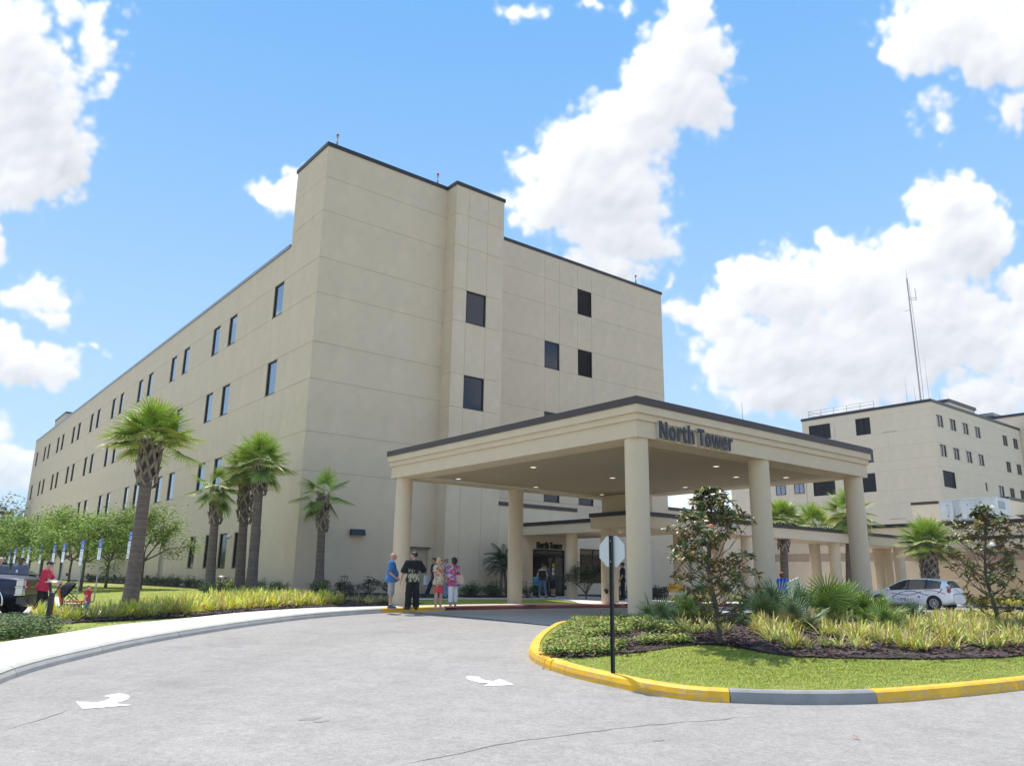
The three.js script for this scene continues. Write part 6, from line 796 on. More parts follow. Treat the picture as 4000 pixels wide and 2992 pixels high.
  if (o.bottom) { const q = o.bottom, caps = [cap(T(-.045 * w, 0, -.002), T(.045 * w, 0, -.002), (.064 + fat * .02 + (fem ? .006 : 0)) * k, (.064 + fat * .02 + (fem ? .006 : 0)) * k), cap(T(-.04 * w, .045, 0), T(.04 * w, .045, 0), (.055 + fat * .03) * k, (.055 + fat * .03) * k)]; const len = q.len ?? 1.96, r = q.loose ?? .012;
    if (q.skirt) { const m = T(0, 0, 0), b2 = J.lL.K.clone().lerp(J.lR.K, .5).lerp(m, .18); caps.push(cap(m.clone().add(V(-.03 * k, 0, 0)), b2.clone().add(V(-.032 * k, 0, 0)), .075 * k, .068 * k), cap(m.clone().add(V(.03 * k, 0, 0)), b2.clone().add(V(.032 * k, 0, 0)), .075 * k, .068 * k)); garment('skirt', caps, .04, .004, (p) => Math.max(upY(p) - .07 * h, b2.y - p[1]), colOf(q.col)); }
    else { for (const l of [J.lL, J.lR]) { caps.push(cap(l.H, l.H.clone().lerp(l.K, Math.min(1, len)), .058 * k, (.036 + r * .6) * k)); if (len > 1) caps.push(cap(l.K, l.K.clone().lerp(l.A, Math.min(1.05, len - 1)), (.036 + r * .55) * k, (.026 + r * .9) * k)); } const cutP = (p) => { let m = upY(p) - .075 * h; for (const l of [J.lL, J.lR]) { const A0 = len > 1 ? l.K : l.H, B0 = len > 1 ? l.A : l.K, tt = len > 1 ? len - 1 : len, L0 = A0.distanceTo(B0), al = ((p[0] - A0.x) * (B0.x - A0.x) + (p[1] - A0.y) * (B0.y - A0.y) + (p[2] - A0.z) * (B0.z - A0.z)) / L0; if (capD(p, cap(A0, B0, .06, .06)) < .03 && al > L0 * tt) m = Math.max(m, Math.min(.03, al - L0 * tt)); } return m; }; garment('trousers', caps, .028, q.fit ?? .008, cutP, colOf(q.col)); } }
  if (o.shoes) { const q = o.shoes; for (const l of [J.lL, J.lR]) { const b0 = l.A.clone().add(V(0, -.02 * k, 0)), heel = b0.clone().addScaledVector(l.toe, -.022 * k).add(V(0, q.heel ? -.0 : -.008 * k, 0)), toe = l.A.clone().addScaledVector(l.toe, .10 * k).add(V(0, -.030 * k, 0)), list = [cap(heel, toe, .026 * k, .019 * k), cap(b0.clone().addScaledVector(l.toe, .03 * k), toe, .026 * k, .021 * k)]; if (q.high) list.push(cap(l.A.clone().add(V(0, .02 * k, 0)), b0, .026 * k, .028 * k)); const flo = l.A.y - .047 * k, f = (p) => Math.max(uni(list, .015)(p) - .004, flo - p[1], q.low ? p[1] - (l.A.y - .012 * k) : -9), [l2, h2] = bounds(list, .02); const sh = mesh('shoe', netMesh(f, l2, h2, .010, (p) => (p[1] < flo + .012 && q.sole ? q.sole : q.col)), M.shoe, body); if (q.heel) { const hp = heel.clone().add(V(0, -.015, 0)); mesh('heel', bar(V(hp.x, flo - .002, hp.z), hp, .008, 6, .014), M.black, sh); } }
    if (o.socks) for (const l of [J.lL, J.lR]) { const s0 = l.A.clone().lerp(l.K, .16); mesh('sock', netMesh((p) => Math.max(capD(p, cap(s0, l.A, .027 * k, .025 * k)) - .003, p[1] - s0.y), [l.A.x - .07, l.A.y - .05, l.A.z - .07], [s0.x + .07, s0.y + .04, s0.z + .07], .012, () => o.socks), M.cloth, body); } }
  if (o.hair) { const q = o.hair, list = [cap(Hd(0, .026, -.02), Hd(0, .028, .002), .054 * k, .050 * k)]; const style = q.style; if (style === 'long') list.push(cap(Hd(-.03, .01, -.025), Hd(-.04, -.11, -.03), .034 * k, .024 * k), cap(Hd(.03, .01, -.025), Hd(.04, -.11, -.03), .034 * k, .024 * k), cap(Hd(0, 0, -.04), Hd(0, -.10, -.045), .04 * k, .03 * k)); if (style === 'bun') list.push(cap(Hd(0, .055, -.05), Hd(0, .07, -.052), .024 * k, .022 * k)); if (style === 'bob') list.push(cap(Hd(-.03, .01, -.03), Hd(-.035, -.03, -.028), .036 * k, .026 * k), cap(Hd(.03, .01, -.03), Hd(.035, -.03, -.028), .036 * k, .026 * k), cap(Hd(0, .02, -.04), Hd(0, -.03, -.045), .042 * k, .034 * k)); const fH = uni(list, .03), face = Hd(0, -.008, .055), fr = (style === 'long' || style === 'bob' ? .060 : .056) * h, jaw = Hd(0, -.06, .02), cut = style === 'short' ? (p) => { const y = (p[0] - headC.x) * hu.x + (p[1] - headC.y) * hu.y + (p[2] - headC.z) * hu.z; const z = (p[0] - headC.x) * fd.x + (p[1] - headC.y) * fd.y + (p[2] - headC.z) * fd.z; return Math.max(-y - .020 * h + (z > -.01 * h ? .024 * h + z * .35 : 0), 0) * 1.5 - .004; } : () => -9; const f = (p) => Math.max(fH(p) - .002, -(Math.hypot(p[0] - face.x, p[1] - face.y, p[2] - face.z) - fr), cut(p)), [l2, h2] = bounds(list, .03); mesh('hair', netMesh(f, l2, h2, .011, cst(q.col, .3)), M.hair, body); }
  if (o.shades) { const q = o.shades, list = []; for (const s of [-1, 1]) { list.push(new THREE.SphereGeometry(.0165 * h * .8, 10, 8).scale(1.15, .9, .35).applyQuaternion(new THREE.Quaternion().setFromRotationMatrix(new THREE.Matrix4().makeBasis(hs, hu, fd))).translate(...Hd(s * .02, q.y ?? .008, q.z ?? .056).toArray())); list.push(bar(Hd(s * .036, q.y ?? .008, q.z ?? .05), Hd(s * .051, (q.y ?? .008) + .004, -.01), .0035, 5)); } list.push(bar(Hd(-.02, q.y ?? .008, (q.z ?? .056) + .003), Hd(.02, q.y ?? .008, (q.z ?? .056) + .003), .003, 5)); mesh('sunglasses', merge(list), q.mat || M.black, body); }
  for (const c of [...body.children]) { c.position.y += shiftY; t.add(c); } t.userData.J = undefined; delete t.userData.J; return { t, J, T, Hd, shiftY };
}
const at15 = (px, py, D) => { const p = D ? atD(px, py, D) : G(px, py, .15); p.y = g(p.x, p.z) + .15; return p; };
const spotty = (base, cols, f, thr) => (p) => { let c = base; cols.forEach((q, i) => { if (vnoise(p[0] * f + i * 13.7, p[1] * f + p[2] * f * .7 + i * 5.1) > thr) c = q; }); return c; };
const fair = [.60, .36, .27], rosy = [.60, .30, .22], tan2 = [.46, .27, .18], brown = [.16, .085, .055];
const GP = undefined;
person('bald man in blue shirt and grey shorts at the kerb, sunglasses on his head', at15(1523, 2376), .98, .15, { h: 1.74, fat: .9, w: 1.08, skin: rosy, headFwd: .01, armR: [[-.16, -1, -.12], [.12, -.62, .75], [.35, -.35, .85]], armL: [[.14, -1, -.1], [-.15, -.6, .75]], top: { col: [.045, .17, .42], sleeve: .72, loose: .012, hem: -.045, fit: .02, flare: .012 }, bottom: { col: spotty([.36, .36, .37], [[.30, .30, .31]], 30, .6), len: .98, loose: .03, fit: .012 }, shoes: { col: [.09, .09, .11], sole: [.7, .7, .7], high: true }, socks: [.8, .8, .8], shades: { y: .055, z: .03, mat: std({ color: lin(.28, .01, .02), roughness: .3 }) } });
person('man in black patterned shirt and black trousers seen from behind, one hand raised', at15(1608, 2380), -.38, .92, { h: 1.76, w: 1.06, skin: tan2, headYaw: .95, twist: .0, armL: [[.42, -1, .05], [.20, -1, .15]], armR: [[-.50, -.75, .28], [-.12, .95, .30], [0, .9, .35]], legL: [[.07, -1, .02], [.03, -1, -.03]], legR: [[-.07, -1, .02], [-.03, -1, -.03]], top: { sleeve: .88, loose: .014, hem: -.04, fit: .022, flare: .012, col: (p) => { const t2 = clamp((1.34 - p[1]) / .35, 0, 1), n = vnoise(p[0] * 34, p[1] * 16), in2 = Math.abs(p[0]) < .19 ? 1 : 0; const v = n * t2 * in2; return v > .34 ? [.42, .38, .24] : v > .2 ? [.16, .15, .15] : [.012, .011, .013]; } }, bottom: { col: [.010, .010, .012], loose: .026, fit: .014 }, shoes: { col: [.01, .01, .01] }, hair: { style: 'short', col: [.02, .015, .012] } });
person('blonde woman in cream floral top and coral skirt facing the others', at15(1711, 2378), .72, -.68, { h: 1.60, fem: true, fat: .25, skin: fair, armR: [[-.15, -1, .1], [.05, -1, .28]], armL: [[.2, -1, .05], [-.25, -.5, .7]], legL: [[.02, -1, .04], [.0, -1, -.02]], legR: [[-.02, -1, -.02], [0, -1, -.05]], top: { sleeve: .45, loose: .02, hem: -.06, fit: .016, flare: .008, col: (p) => { const n = vnoise(p[0] * 22 + 4, p[1] * 22), m = vnoise(p[0] * 40, p[1] * 40 + 8); if (p[2] > .02 && p[1] > 1.02 && n > .55) return [.62, .14, .09]; if (m > .72) return [.13, .12, .05]; return p[1] > 1.2 && p[2] < .05 ? [.66, .66, .36] : [.68, .58, .40]; } }, bottom: { skirt: true, col: [.72, .09, .10] }, shoes: { col: [.55, .38, .26], heel: true, low: true }, hair: { style: 'long', col: [.55, .38, .17] }, shades: {} });
const fl = person('dark haired woman in bright floral blouse and white cropped trousers with a shoulder bag', at15(1768, 2378), -.75, .55, { h: 1.60, fem: true, fat: .4, skin: tan2, armL: [[.1, -1, .16], [.1, -.75, .55]], armR: [[-.2, -1, -.1], [-.05, -.9, .5]], legL: [[.05, -1, .04], [.02, -1, -.04]], legR: [[-.03, -1, -.03], [0, -1, -.05]], top: { sleeve: 1.2, loose: .012, hem: -.075, fit: .018, flare: .012, col: spotty([.62, .60, .70], [[.06, .09, .42], [.05, .05, .16], [.60, .06, .34], [.62, .13, .06]], 21, .60) }, bottom: { col: [.74, .74, .80], len: 1.62, loose: .016 }, shoes: { col: [.03, .01, .015], heel: true, low: true }, hair: { style: 'bob', col: [.012, .010, .011] } });
{ const p = fl.t.position, b = thing('handbag', 'pale pink shoulder bag on the arm of the floral bloused woman', 'bag', [p.x + Rv.x * .19 - Fv.x * .10, p.y + .80, p.z + Rv.z * .19 - Fv.z * .10], fl.t.rotation.y + 1.57); const s = new THREE.Shape(); s.moveTo(-.19, 0); s.lineTo(.19, 0); s.quadraticCurveTo(.2, .2, .12, .24); s.lineTo(-.12, .24); s.quadraticCurveTo(-.2, .2, -.19, 0); const e = new THREE.ExtrudeGeometry(s, { depth: .07, bevelEnabled: true, bevelSize: .02, bevelThickness: .02, bevelSegments: 2 }); e.translate(0, 0, -.035); mesh('bag_body', e, std({ color: lin(.58, .40, .33), roughness: .6 }), b); mesh('strap', [tube([V(-.12, .23, 0), V(-.10, .45, -.02), V(0, .54, -.04), V(.10, .45, -.02), V(.12, .23, 0)], .011, 14, 5)], std({ color: lin(.5, .34, .28), roughness: .6 }), b); }
person('woman in blue shirt and jeans with curly hair tied up, behind the blonde woman', at15(1737, 2336), -.85, -.3, { h: 1.63, fem: true, skin: fair, top: { sleeve: 1.3, hem: -.05, fit: .014, col: spotty([.20, .32, .55], [[.10, .17, .40], [.50, .58, .70]], 26, .6) }, bottom: { col: [.16, .26, .42], loose: .008 }, shoes: { col: [.02, .02, .02] }, hair: { style: 'bun', col: [.26, .15, .07] }, shades: {} });
const wk = person('man walking past the tower door in dark clothes carrying a white bag', at15(1694, 2330), -.9, -.25, { h: 1.76, skin: rosy, lean: .06, armR: [[-.15, -1, .35], [0, -.9, .5]], armL: [[.2, -1, -.25], [.05, -1, .1]], legL: [[.03, -.86, .50], [0, -.93, .30], [.1, .35, 1]], legR: [[-.03, -1, -.28], [0, -.8, -.55]], top: { sleeve: .8, hem: -.05, fit: .016, col: [.055, .035, .075] }, bottom: { col: [.015, .018, .05], loose: .02 }, shoes: { col: [.02, .02, .03], sole: [.8, .8, .8] }, hair: { style: 'short', col: [.07, .04, .03] } });
{ const p = wk.t.position, b = thing('shopping_bag', 'white plastic bag with red print carried by the walking man', 'bag', [p.x - Rv.x * .32 - Fv.x * .12, p.y + .52, p.z - Rv.z * .32 - Fv.z * .12], fl.t.rotation.y); const bg = box(.34, .40, .12, 0, .2, 0); const P = bg.attributes.position; for (let i = 0; i < P.count; i++) if (P.getY(i) > .3) P.setZ(i, P.getZ(i) * .3); bg.computeVertexNormals(); mesh('bag_body', bg, M.whitePaint, b); mesh('handle', [tube([V(-.08, .38, 0), V(-.05, .47, 0), V(.05, .47, 0), V(.08, .38, 0)], .006, 8, 4)], M.whitePaint, b); mesh('print', [slab(-.09, .02, .12, .24, .055, .062), slab(.04, .1, .14, .18, .055, .062)], std({ color: lin(.55, .05, .12) }), b); }
person('woman in black tank top and rolled jeans standing with her back turned at the doors', at15(2118, 2334), .1, 1, { h: 1.62, fem: true, skin: [.48, .28, .2], lean: .05, armL: [[.35, -1, .1], [-.1, -.75, .65]], armR: [[-.35, -1, .1], [.1, -.75, .65]], legL: [[.10, -1, .02], [.06, -1, -.04]], legR: [[-.12, -1, .02], [-.16, -1, -.04]], top: { sleeve: 0, hem: -.01, fit: .008, neck: .075, topCut: .285, col: [.012, .012, .014] }, bottom: { col: [.10, .14, .24], len: 1.72, loose: .010 }, shoes: { col: [.01, .01, .01], low: true }, hair: { style: 'bun', col: [.02, .015, .012] } });
person('man in grey shirt and black shorts bending forward at the entrance doors', at15(2156, 2331), -.85, -.35, { h: 1.76, skin: tan2, lean: .62, headUp: -.35, armR: [[-.15, -1, .2], [.02, -1, .25]], armL: [[.15, -1, .25], [-.05, -1, .3]], legL: [[.06, -1, -.12], [.02, -1, -.05]], legR: [[-.06, -1, -.10], [-.02, -1, -.06]], top: { sleeve: .7, hem: -.03, fit: .018, col: [.10, .10, .13] }, bottom: { col: [.012, .012, .014], len: .98, loose: .03 }, shoes: { col: [.012, .012, .012] }, socks: [.75, .75, .75], hair: { style: 'short', col: [.03, .02, .015] } });
person('small child in a bright blue shirt beside the entrance doors', at15(2094, 2330), .3, .95, { h: 1.12, w: 1.0, skin: [.4, .24, .17], top: { sleeve: .7, hem: -.04, fit: .014, col: spotty([.05, .28, .55], [[.25, .48, .68]], 30, .68) }, bottom: { col: [.012, .012, .016], len: 1.9, loose: .02 }, shoes: { col: [.02, .02, .02] }, hair: { style: 'short', col: [.02, .015, .012] } });
person('man in a black uniform standing beyond the stop sign, half hidden by the front column', at15(2434, 2343), -.95, .2, { h: 1.78, w: 1.05, skin: tan2, armR: [[-.1, -1, .15], [0, -.75, .65]], armL: [[.14, -1, .05], [0, -.85, .5]], top: { sleeve: .8, hem: -.03, fit: .02, col: [.014, .014, .02] }, bottom: { col: [.012, .012, .015], loose: .024 }, shoes: { col: [.01, .01, .01] }, hair: { style: 'short', col: [.02, .015, .012] } });
const red = (() => { const p = atD(150, 2402, 29.4); p.y = g(p.x, p.z) + .0; return person('woman in red shirt and black leggings leaning forward to push a stroller', p, .97, .22, { h: 1.66, fem: true, fat: .7, w: 1.1, skin: fair, lean: .13, headUp: -.35, armR: [[-.12, -.85, .55], [.02, -.55, .85]], armL: [[.12, -.85, .55], [-.02, -.55, .85]], legL: [[.03, -.95, .32], [0, -1, -.18]], legR: [[-.03, -1, -.02], [0, -.85, -.48]], top: { sleeve: .8, loose: .014, hem: -.06, fit: .018, flare: .006, col: [.50, .022, .06] }, bottom: { col: [.012, .011, .014], len: 1.75, loose: .002 }, shoes: { col: [.40, .26, .18], low: true }, hair: { style: 'bun', col: [.035, .02, .016] } }); })();
{ // stroller with a child in it
  const p = red.t.position.clone().addScaledVector(Rv, .92).addScaledVector(Fv, .25), s = thing('stroller', 'black stroller with an orange seat pushed by the woman in red', 'stroller', [p.x, g(p.x, p.z) + .0, p.z], red.t.rotation.y); const blk = M.black, or = std({ color: lin(.62, .16, .05), roughness: .9 });
  mesh('frame', [bar(V(-.22, .98, -.62), V(-.22, .12, .42), .014), bar(V(.22, .98, -.62), V(.22, .12, .42), .014), bar(V(-.22, .98, -.62), V(.22, .98, -.62), .018), bar(V(-.22, .55, -.1), V(-.22, .12, -.42), .014), bar(V(.22, .55, -.1), V(.22, .12, -.42), .014), bar(V(-.22, .12, -.42), V(.22, .12, -.42), .01), bar(V(-.22, .12, .42), V(.22, .12, .42), .01)], blk, s);
  for (const [x, z, r] of [[-.25, -.42, .13], [.25, -.42, .13], [-.22, .42, .10], [.22, .42, .10]]) mesh('wheel', [new THREE.TorusGeometry(r - .02, .022, 8, 20).rotateY(Math.PI / 2).translate(x, r, z), cyl(.03, .03, .05, 0, -.025, 0, 10).rotateZ(Math.PI / 2).translate(x, r, z)], blk, s);
  mesh('seat', [slab(-.19, .19, .36, .42, -.2, .26), box(.38, .52, .05, 0, .62, -.24).rotateX(-.25)], or, s); const hood = new THREE.SphereGeometry(.30, 16, 10, 0, Math.PI * 2, 0, 1.5); hood.scale(.72, 1, 1); hood.rotateX(-.95); hood.translate(0, .70, -.16); mesh('hood', hood, std({ color: lin(.035, .03, .035), roughness: .9, side: THREE.DoubleSide }), s); mesh('basket', slab(-.18, .18, .16, .32, -.3, .2), blk, s);
  const c = p.clone().addScaledVector(Rv, .42).addScaledVector(Fv, -.02); const ch = at15(248, 2390, 29.5); c.y = g(c.x, c.z) - .02; person('toddler in a red top walking beside the stroller, head above the grasses', c, .9, -.2, { h: .90, skin: fair, top: { sleeve: .7, hem: -.04, fit: .012, col: [.5, .03, .06] }, bottom: { col: [.1, .12, .2], len: 1.9, loose: .02 }, shoes: { col: [.1, .1, .1] }, hair: { style: 'short', col: [.10, .05, .03] } }); }
for (const [px, py, lab, sk, D, fr] of [[85, 2183, 'heavy man in grey polo shirt with a white badge standing behind the pickup', brown, 33.5, -.1], [4, 2183, 'man in grey shirt and cap at the left edge behind the pickup', fair, 33, .5]]) { const q = atD(px, py, D), y0 = g(q.x, q.z) + .0; const m = person(lab, V(q.x, y0, q.z), fr, -1, { h: clamp((q.y - y0) / .995, 1.68, 1.92), fat: .6, w: 1.14, skin: sk, top: { sleeve: .9, loose: .016, hem: -.04, fit: .022, col: [.12, .135, .19] }, bottom: { col: [.03, .03, .04], loose: .024 }, shoes: { col: [.01, .01, .01] }, hair: { style: 'short', col: sk === brown ? [.03, .02, .018] : [.45, .38, .28] } }); if (sk === brown) { const b = thing('name_badge', 'small white badge on the grey polo shirt', 'badge', [q.x - Fv.x * .20 + Rv.x * .02, y0 + m.T(0, .2, 0).y + m.shiftY, q.z - Fv.z * .20 + Rv.z * .02], m.t.rotation.y); mesh('card', slab(-.035, .035, -.05, .05, -.006, .006), M.whitePaint, b); mesh('clip', slab(-.01, .01, .05, .07, -.006, .006), M.steel, b); } }
{ const q = atD(3054, 2238, 33), y0 = g(q.x, q.z); const m = person('woman in royal blue shirt with auburn hair seen from behind above the palmettos', V(q.x, y0, q.z), .25, .95, { h: clamp((q.y - y0) / .995, 1.55, 1.75), fem: true, fat: .5, skin: fair, armR: [[-.25, -.9, .3], [0, -.3, .95]], armL: [[.2, -1, .1], [0, -.5, .85]], top: { sleeve: .8, loose: .014, hem: -.05, fit: .018, col: [.012, .09, .52] }, bottom: { col: [.02, .02, .03], loose: .02 }, shoes: { col: [.01, .01, .01] }, hair: { style: 'bob', col: [.13, .035, .02] } });
  const b = thing('white_box', 'large tilted white box beside the woman in royal blue', 'box', [q.x + Rv.x * .62, y0 + .45, q.z + Rv.z * .62], m.t.rotation.y); const bx = box(.75, .85, .5, 0, .42, 0); bx.rotateZ(-.42); mesh('carton', bx, M.whitePaint, b); mesh('tape', [box(.755, .05, .505, 0, .42, 0).rotateZ(-.42)], std({ color: lin(.62, .6, .56) }), b); mesh('trolley', [bar(V(-.35, -.4, -.1), V(.5, -.4, -.1), .02), bar(V(-.35, -.4, -.1), V(-.3, .55, -.1), .02), bar(V(.5, -.4, -.1), V(.35, .2, -.1), .02)], M.steel, b); for (const x of [-.3, .45]) mesh('wheel', new THREE.TorusGeometry(.06, .02, 6, 14).translate(x, -.40, -.1), M.black, b); }
// ---------------------------------------------------------------- vehicles, signs, small fittings
// loft of cross sections: s = {z, w, yb, ym, yr, wr, yt}; rows 4-5 side glass, 5-7 top
function loftBody(st, glassSide, glassTop) {
  const ringOf = (s) => [[0, s.yb], [s.w * .78, s.yb], [s.w * .96, s.yb + .10], [s.w, lerp(s.yb, s.ym, .45)], [s.w * .995, lerp(s.yb, s.ym, .78)], [s.w * .965, s.ym], [s.wr, s.yr], [s.wr * .6, lerp(s.yr, s.yt, .82)], [0, s.yt]];
  const body = [], gl = []; const uvb = [];
  for (let i = 0; i < st.length - 1; i++) for (const sd of [1, -1]) { const a = ringOf(st[i]), b = ringOf(st[i + 1]); for (let k = 0; k < 8; k++) { const q = [[a[k], st[i].z], [a[k + 1], st[i].z], [b[k + 1], st[i + 1].z], [b[k], st[i + 1].z]].map(([p, z]) => [p[0] * sd, p[1], z]); const dst = (k === 5 && glassSide(i)) || (k > 5 && glassTop(i)) ? gl : body; const o = sd > 0 ? [0, 1, 2, 0, 2, 3] : [0, 2, 1, 0, 3, 2]; for (const j of o) dst.push(...q[j]); } }
  for (const [s, f] of [[st[0], 1], [st[st.length - 1], -1]]) { const r = ringOf(s); for (let k = 0; k < 8; k++) for (const sd of [1, -1]) { const tri = [[0, s.yb + .2, s.z], [r[k][0] * sd, r[k][1], s.z], [r[k + 1][0] * sd, r[k + 1][1], s.z]]; if (sd * f < 0) tri.reverse(); for (const q of tri) body.push(...q); } }
  const smooth = (arr) => { let b = new THREE.BufferGeometry(); b.setAttribute('position', new THREE.Float32BufferAttribute(arr, 3)); b = mergeVertices(b, 1e-4); b.computeVertexNormals(); return b; };
  return [smooth(body), smooth(gl)];
}
const dense = (st, n = 3) => { const out = []; const ks = ['z', 'w', 'yb', 'ym', 'yr', 'wr', 'yt']; const cr = (a, b, c, d, t) => .5 * (2 * b + (c - a) * t + (2 * a - 5 * b + 4 * c - d) * t * t + (3 * b - a - 3 * c + d) * t * t * t); for (let i = 0; i < st.length - 1; i++) for (let j = 0; j < n; j++) { const o = {}; for (const k of ks) { const v = cr(st[Math.max(0, i - 1)][k], st[i][k], st[i + 1][k], st[Math.min(st.length - 1, i + 2)][k], j / n); o[k] = k === 'z' ? lerp(st[i].z, st[i + 1].z, j / n) : v; } out.push(o); } out.push(st[st.length - 1]); return out; };
const mk = (a) => a.map(([z, w, yb, ym, yr, wr, yt]) => ({ z, w, yb, ym, yr, wr, yt }));
function wheel(parent, x, y, z, R, w, spokes, rimMat, sd) { const g3 = new THREE.Group(); g3.name = 'wheel'; g3.position.set(x, y, z); parent.add(g3); const prof = [[R * .62, -w / 2], [R * .94, -w / 2], [R, -w * .3], [R, w * .3], [R * .94, w / 2], [R * .62, w / 2]].map(([a, b]) => new THREE.Vector2(a, b)); mesh('tyre', new THREE.LatheGeometry(prof, 36).rotateZ(Math.PI / 2), std({ color: lin(.018, .018, .018), roughness: .85 }), g3); const rim = [new THREE.TorusGeometry(R * .62, .018, 8, 32).rotateY(Math.PI / 2).translate(sd * w * .47, 0, 0), cyl(R * .13, R * .12, .04, 0, -.02, 0, 16).rotateZ(Math.PI / 2).translate(sd * w * .44, 0, 0)]; for (let i = 0; i < spokes; i++) { const a = i / spokes * Math.PI * 2; const b = box(.03, R * .55, R * (spokes < 8 ? .19 : .10), 0, R * .34, 0); b.rotateX(a); b.translate(sd * w * .42, 0, 0); rim.push(b); } mesh('rim', rim, rimMat, g3); mesh('hub_well', cyl(R * .61, R * .61, .02, 0, -.01, 0, 28).rotateZ(Math.PI / 2).translate(sd * w * .2, 0, 0), std({ color: lin(.03, .03, .03) }), g3); return g3; }
const alloy = std({ color: lin(.55, .56, .57), roughness: .3, metalness: .8 });
const carGlass = phys({ color: lin(.03, .034, .036), roughness: .03, ior: 1.55 });
function wagon(name, label, pos, turn, paint, decal, group) {
  const t = thing(name, label, 'car', pos, turn, group);
  const raw = mk([[2.30, .60, .30, .52, .56, .40, .60], [2.22, .74, .22, .66, .70, .55, .74], [1.95, .845, .20, .76, .82, .66, .87], [1.5, .875, .20, .85, .92, .68, .965], [1.14, .88, .20, .90, .985, .69, 1.03], [.85, .885, .20, .93, 1.13, .665, 1.18], [.45, .885, .20, .95, 1.33, .63, 1.38], [.05, .885, .20, .965, 1.455, .605, 1.515], [-.4, .885, .20, .98, 1.495, .60, 1.565], [-.9, .885, .20, 1.0, 1.49, .595, 1.572], [-1.4, .88, .21, 1.03, 1.455, .585, 1.545], [-1.75, .87, .23, 1.06, 1.40, .57, 1.50], [-1.98, .85, .27, 1.07, 1.32, .56, 1.445], [-2.12, .825, .32, 1.04, 1.16, .57, 1.24], [-2.24, .79, .34, .93, .99, .60, 1.02], [-2.30, .72, .36, .72, .76, .55, .78]]);
  const st = dense(raw, 3), zc = (i) => (st[i].z + st[i + 1].z) / 2;
  const [b, gl] = loftBody(st, (i) => zc(i) < .98 && zc(i) > -1.78, (i) => (zc(i) < 1.12 && zc(i) > .08) || (zc(i) < -2.0 && zc(i) > -2.2));
  mesh('body', b, paint, t); mesh('windows', gl, carGlass, t);
  const ringPt = (z, k) => { let i = 0; while (i < st.length - 2 && st[i + 1].z > z) i++; const f = (st[i].z - z) / (st[i].z - st[i + 1].z), s = {}; for (const q of ['w', 'yb', 'ym', 'yr', 'wr', 'yt']) s[q] = lerp(st[i][q], st[i + 1][q], f); return s; };
  for (const sd of [1, -1]) { const rail = [], bl = []; for (let z = 1.1; z > -1.95; z -= .15) { const s = ringPt(z); rail.push(V(sd * (s.wr + .004), s.yr + .004, z)); } mesh('roof_rail', tube(rail, .022, 30, 6), paint, t); for (let z = 1.05; z > -1.8; z -= .15) { const s = ringPt(z); bl.push(V(sd * s.w * .966, s.ym - .002, z)); } mesh('belt_trim', tube(bl, .010, 30, 5), M.black, t); for (const z of [-.12, -1.02]) { const s = ringPt(z); mesh('pillar', bar(V(sd * s.w * .97, s.ym, z), V(sd * (s.wr + .002), s.yr, z - .04), .028, 6), M.black, t); }
    for (const z of [.62, -.12, -1.18]) { const s = ringPt(z); mesh('door_gap', tube([V(sd * (s.w * .968), s.ym - .02, z), V(sd * (s.w * .999), lerp(s.yb, s.ym, .7), z), V(sd * (s.w + .001), lerp(s.yb, s.ym, .4), z), V(sd * s.w * .97, s.yb + .12, z)], .004, 10, 4), M.black, t); } for (const z of [.06, -.98]) { const s = ringPt(z); mesh('door_handle', slab(sd * s.w * .985 - .01, sd * s.w * .985 + .018, s.ym - .12, s.ym - .09, z, z + .18), paint, t); }
    const m = new THREE.SphereGeometry(.1, 14, 10).scale(.85, .72, .55).translate(sd * 1.0, .98, .78); mesh('mirror', [m, bar(V(sd * .86, .93, .8), V(sd * .98, .95, .79), .02)], paint, t);
    mesh('headlight', new THREE.SphereGeometry(.17, 12, 8).scale(.7, .42, 1.6).translate(sd * .70, .70, 2.02), phys({ color: lin(.6, .62, .65), roughness: .08, clearcoat: 1 }), t); mesh('tail_light', new THREE.SphereGeometry(.15, 12, 8).scale(.55, 1.15, .95).translate(sd * .755, .92, -2.10), phys({ color: lin(.42, .02, .03), roughness: .15, clearcoat: 1 }), t);
    for (const z of [1.38, -1.40]) { mesh('wheel_arch', cyl(.375, .375, .02, 0, -.01, 0, 32).rotateZ(Math.PI / 2).translate(sd * .874, .34, z), std({ color: lin(.012, .012, .012), roughness: .95 }), t); wheel(t, sd * .80, .325, z, .325, .205, 10, alloy, sd); } }
  mesh('spoiler', [slab(-.56, .56, 1.43, 1.465, -2.16, -1.9)], paint, t); mesh('lower_grille', slab(-.45, .45, .32, .46, 2.2, 2.31), M.black, t); mesh('number_plate', slab(-.15, .15, .62, .74, -2.33, -2.28), M.whitePaint, t);
  if (decal) { // printed ribbons, stars and lettering over both sides
    const W = 1024, H = 320, c = document.createElement('canvas'); c.width = W; c.height = H; const x = c.getContext('2d'); x.fillStyle = '#f4f4f6'; x.fillRect(0, 0, W, H); const rib = (col, pts, w) => { x.strokeStyle = col; x.lineWidth = w; x.lineCap = 'round'; x.beginPath(); x.moveTo(...pts[0]); for (let i = 1; i < pts.length; i += 3) x.bezierCurveTo(...pts[i], ...pts[i + 1], ...pts[i + 2]); x.stroke(); };
    rib('#27429e', [[70, 195], [180, 140], [260, 60], [400, 60], [540, 62], [600, 150], [740, 148], [860, 140], [920, 60], [950, 5]], 15); rib('#b01f35', [[60, 120], [200, 128], [260, 160], [380, 150], [520, 132], [580, 45], [740, 42], [840, 42], [900, 70], [990, 110]], 14);
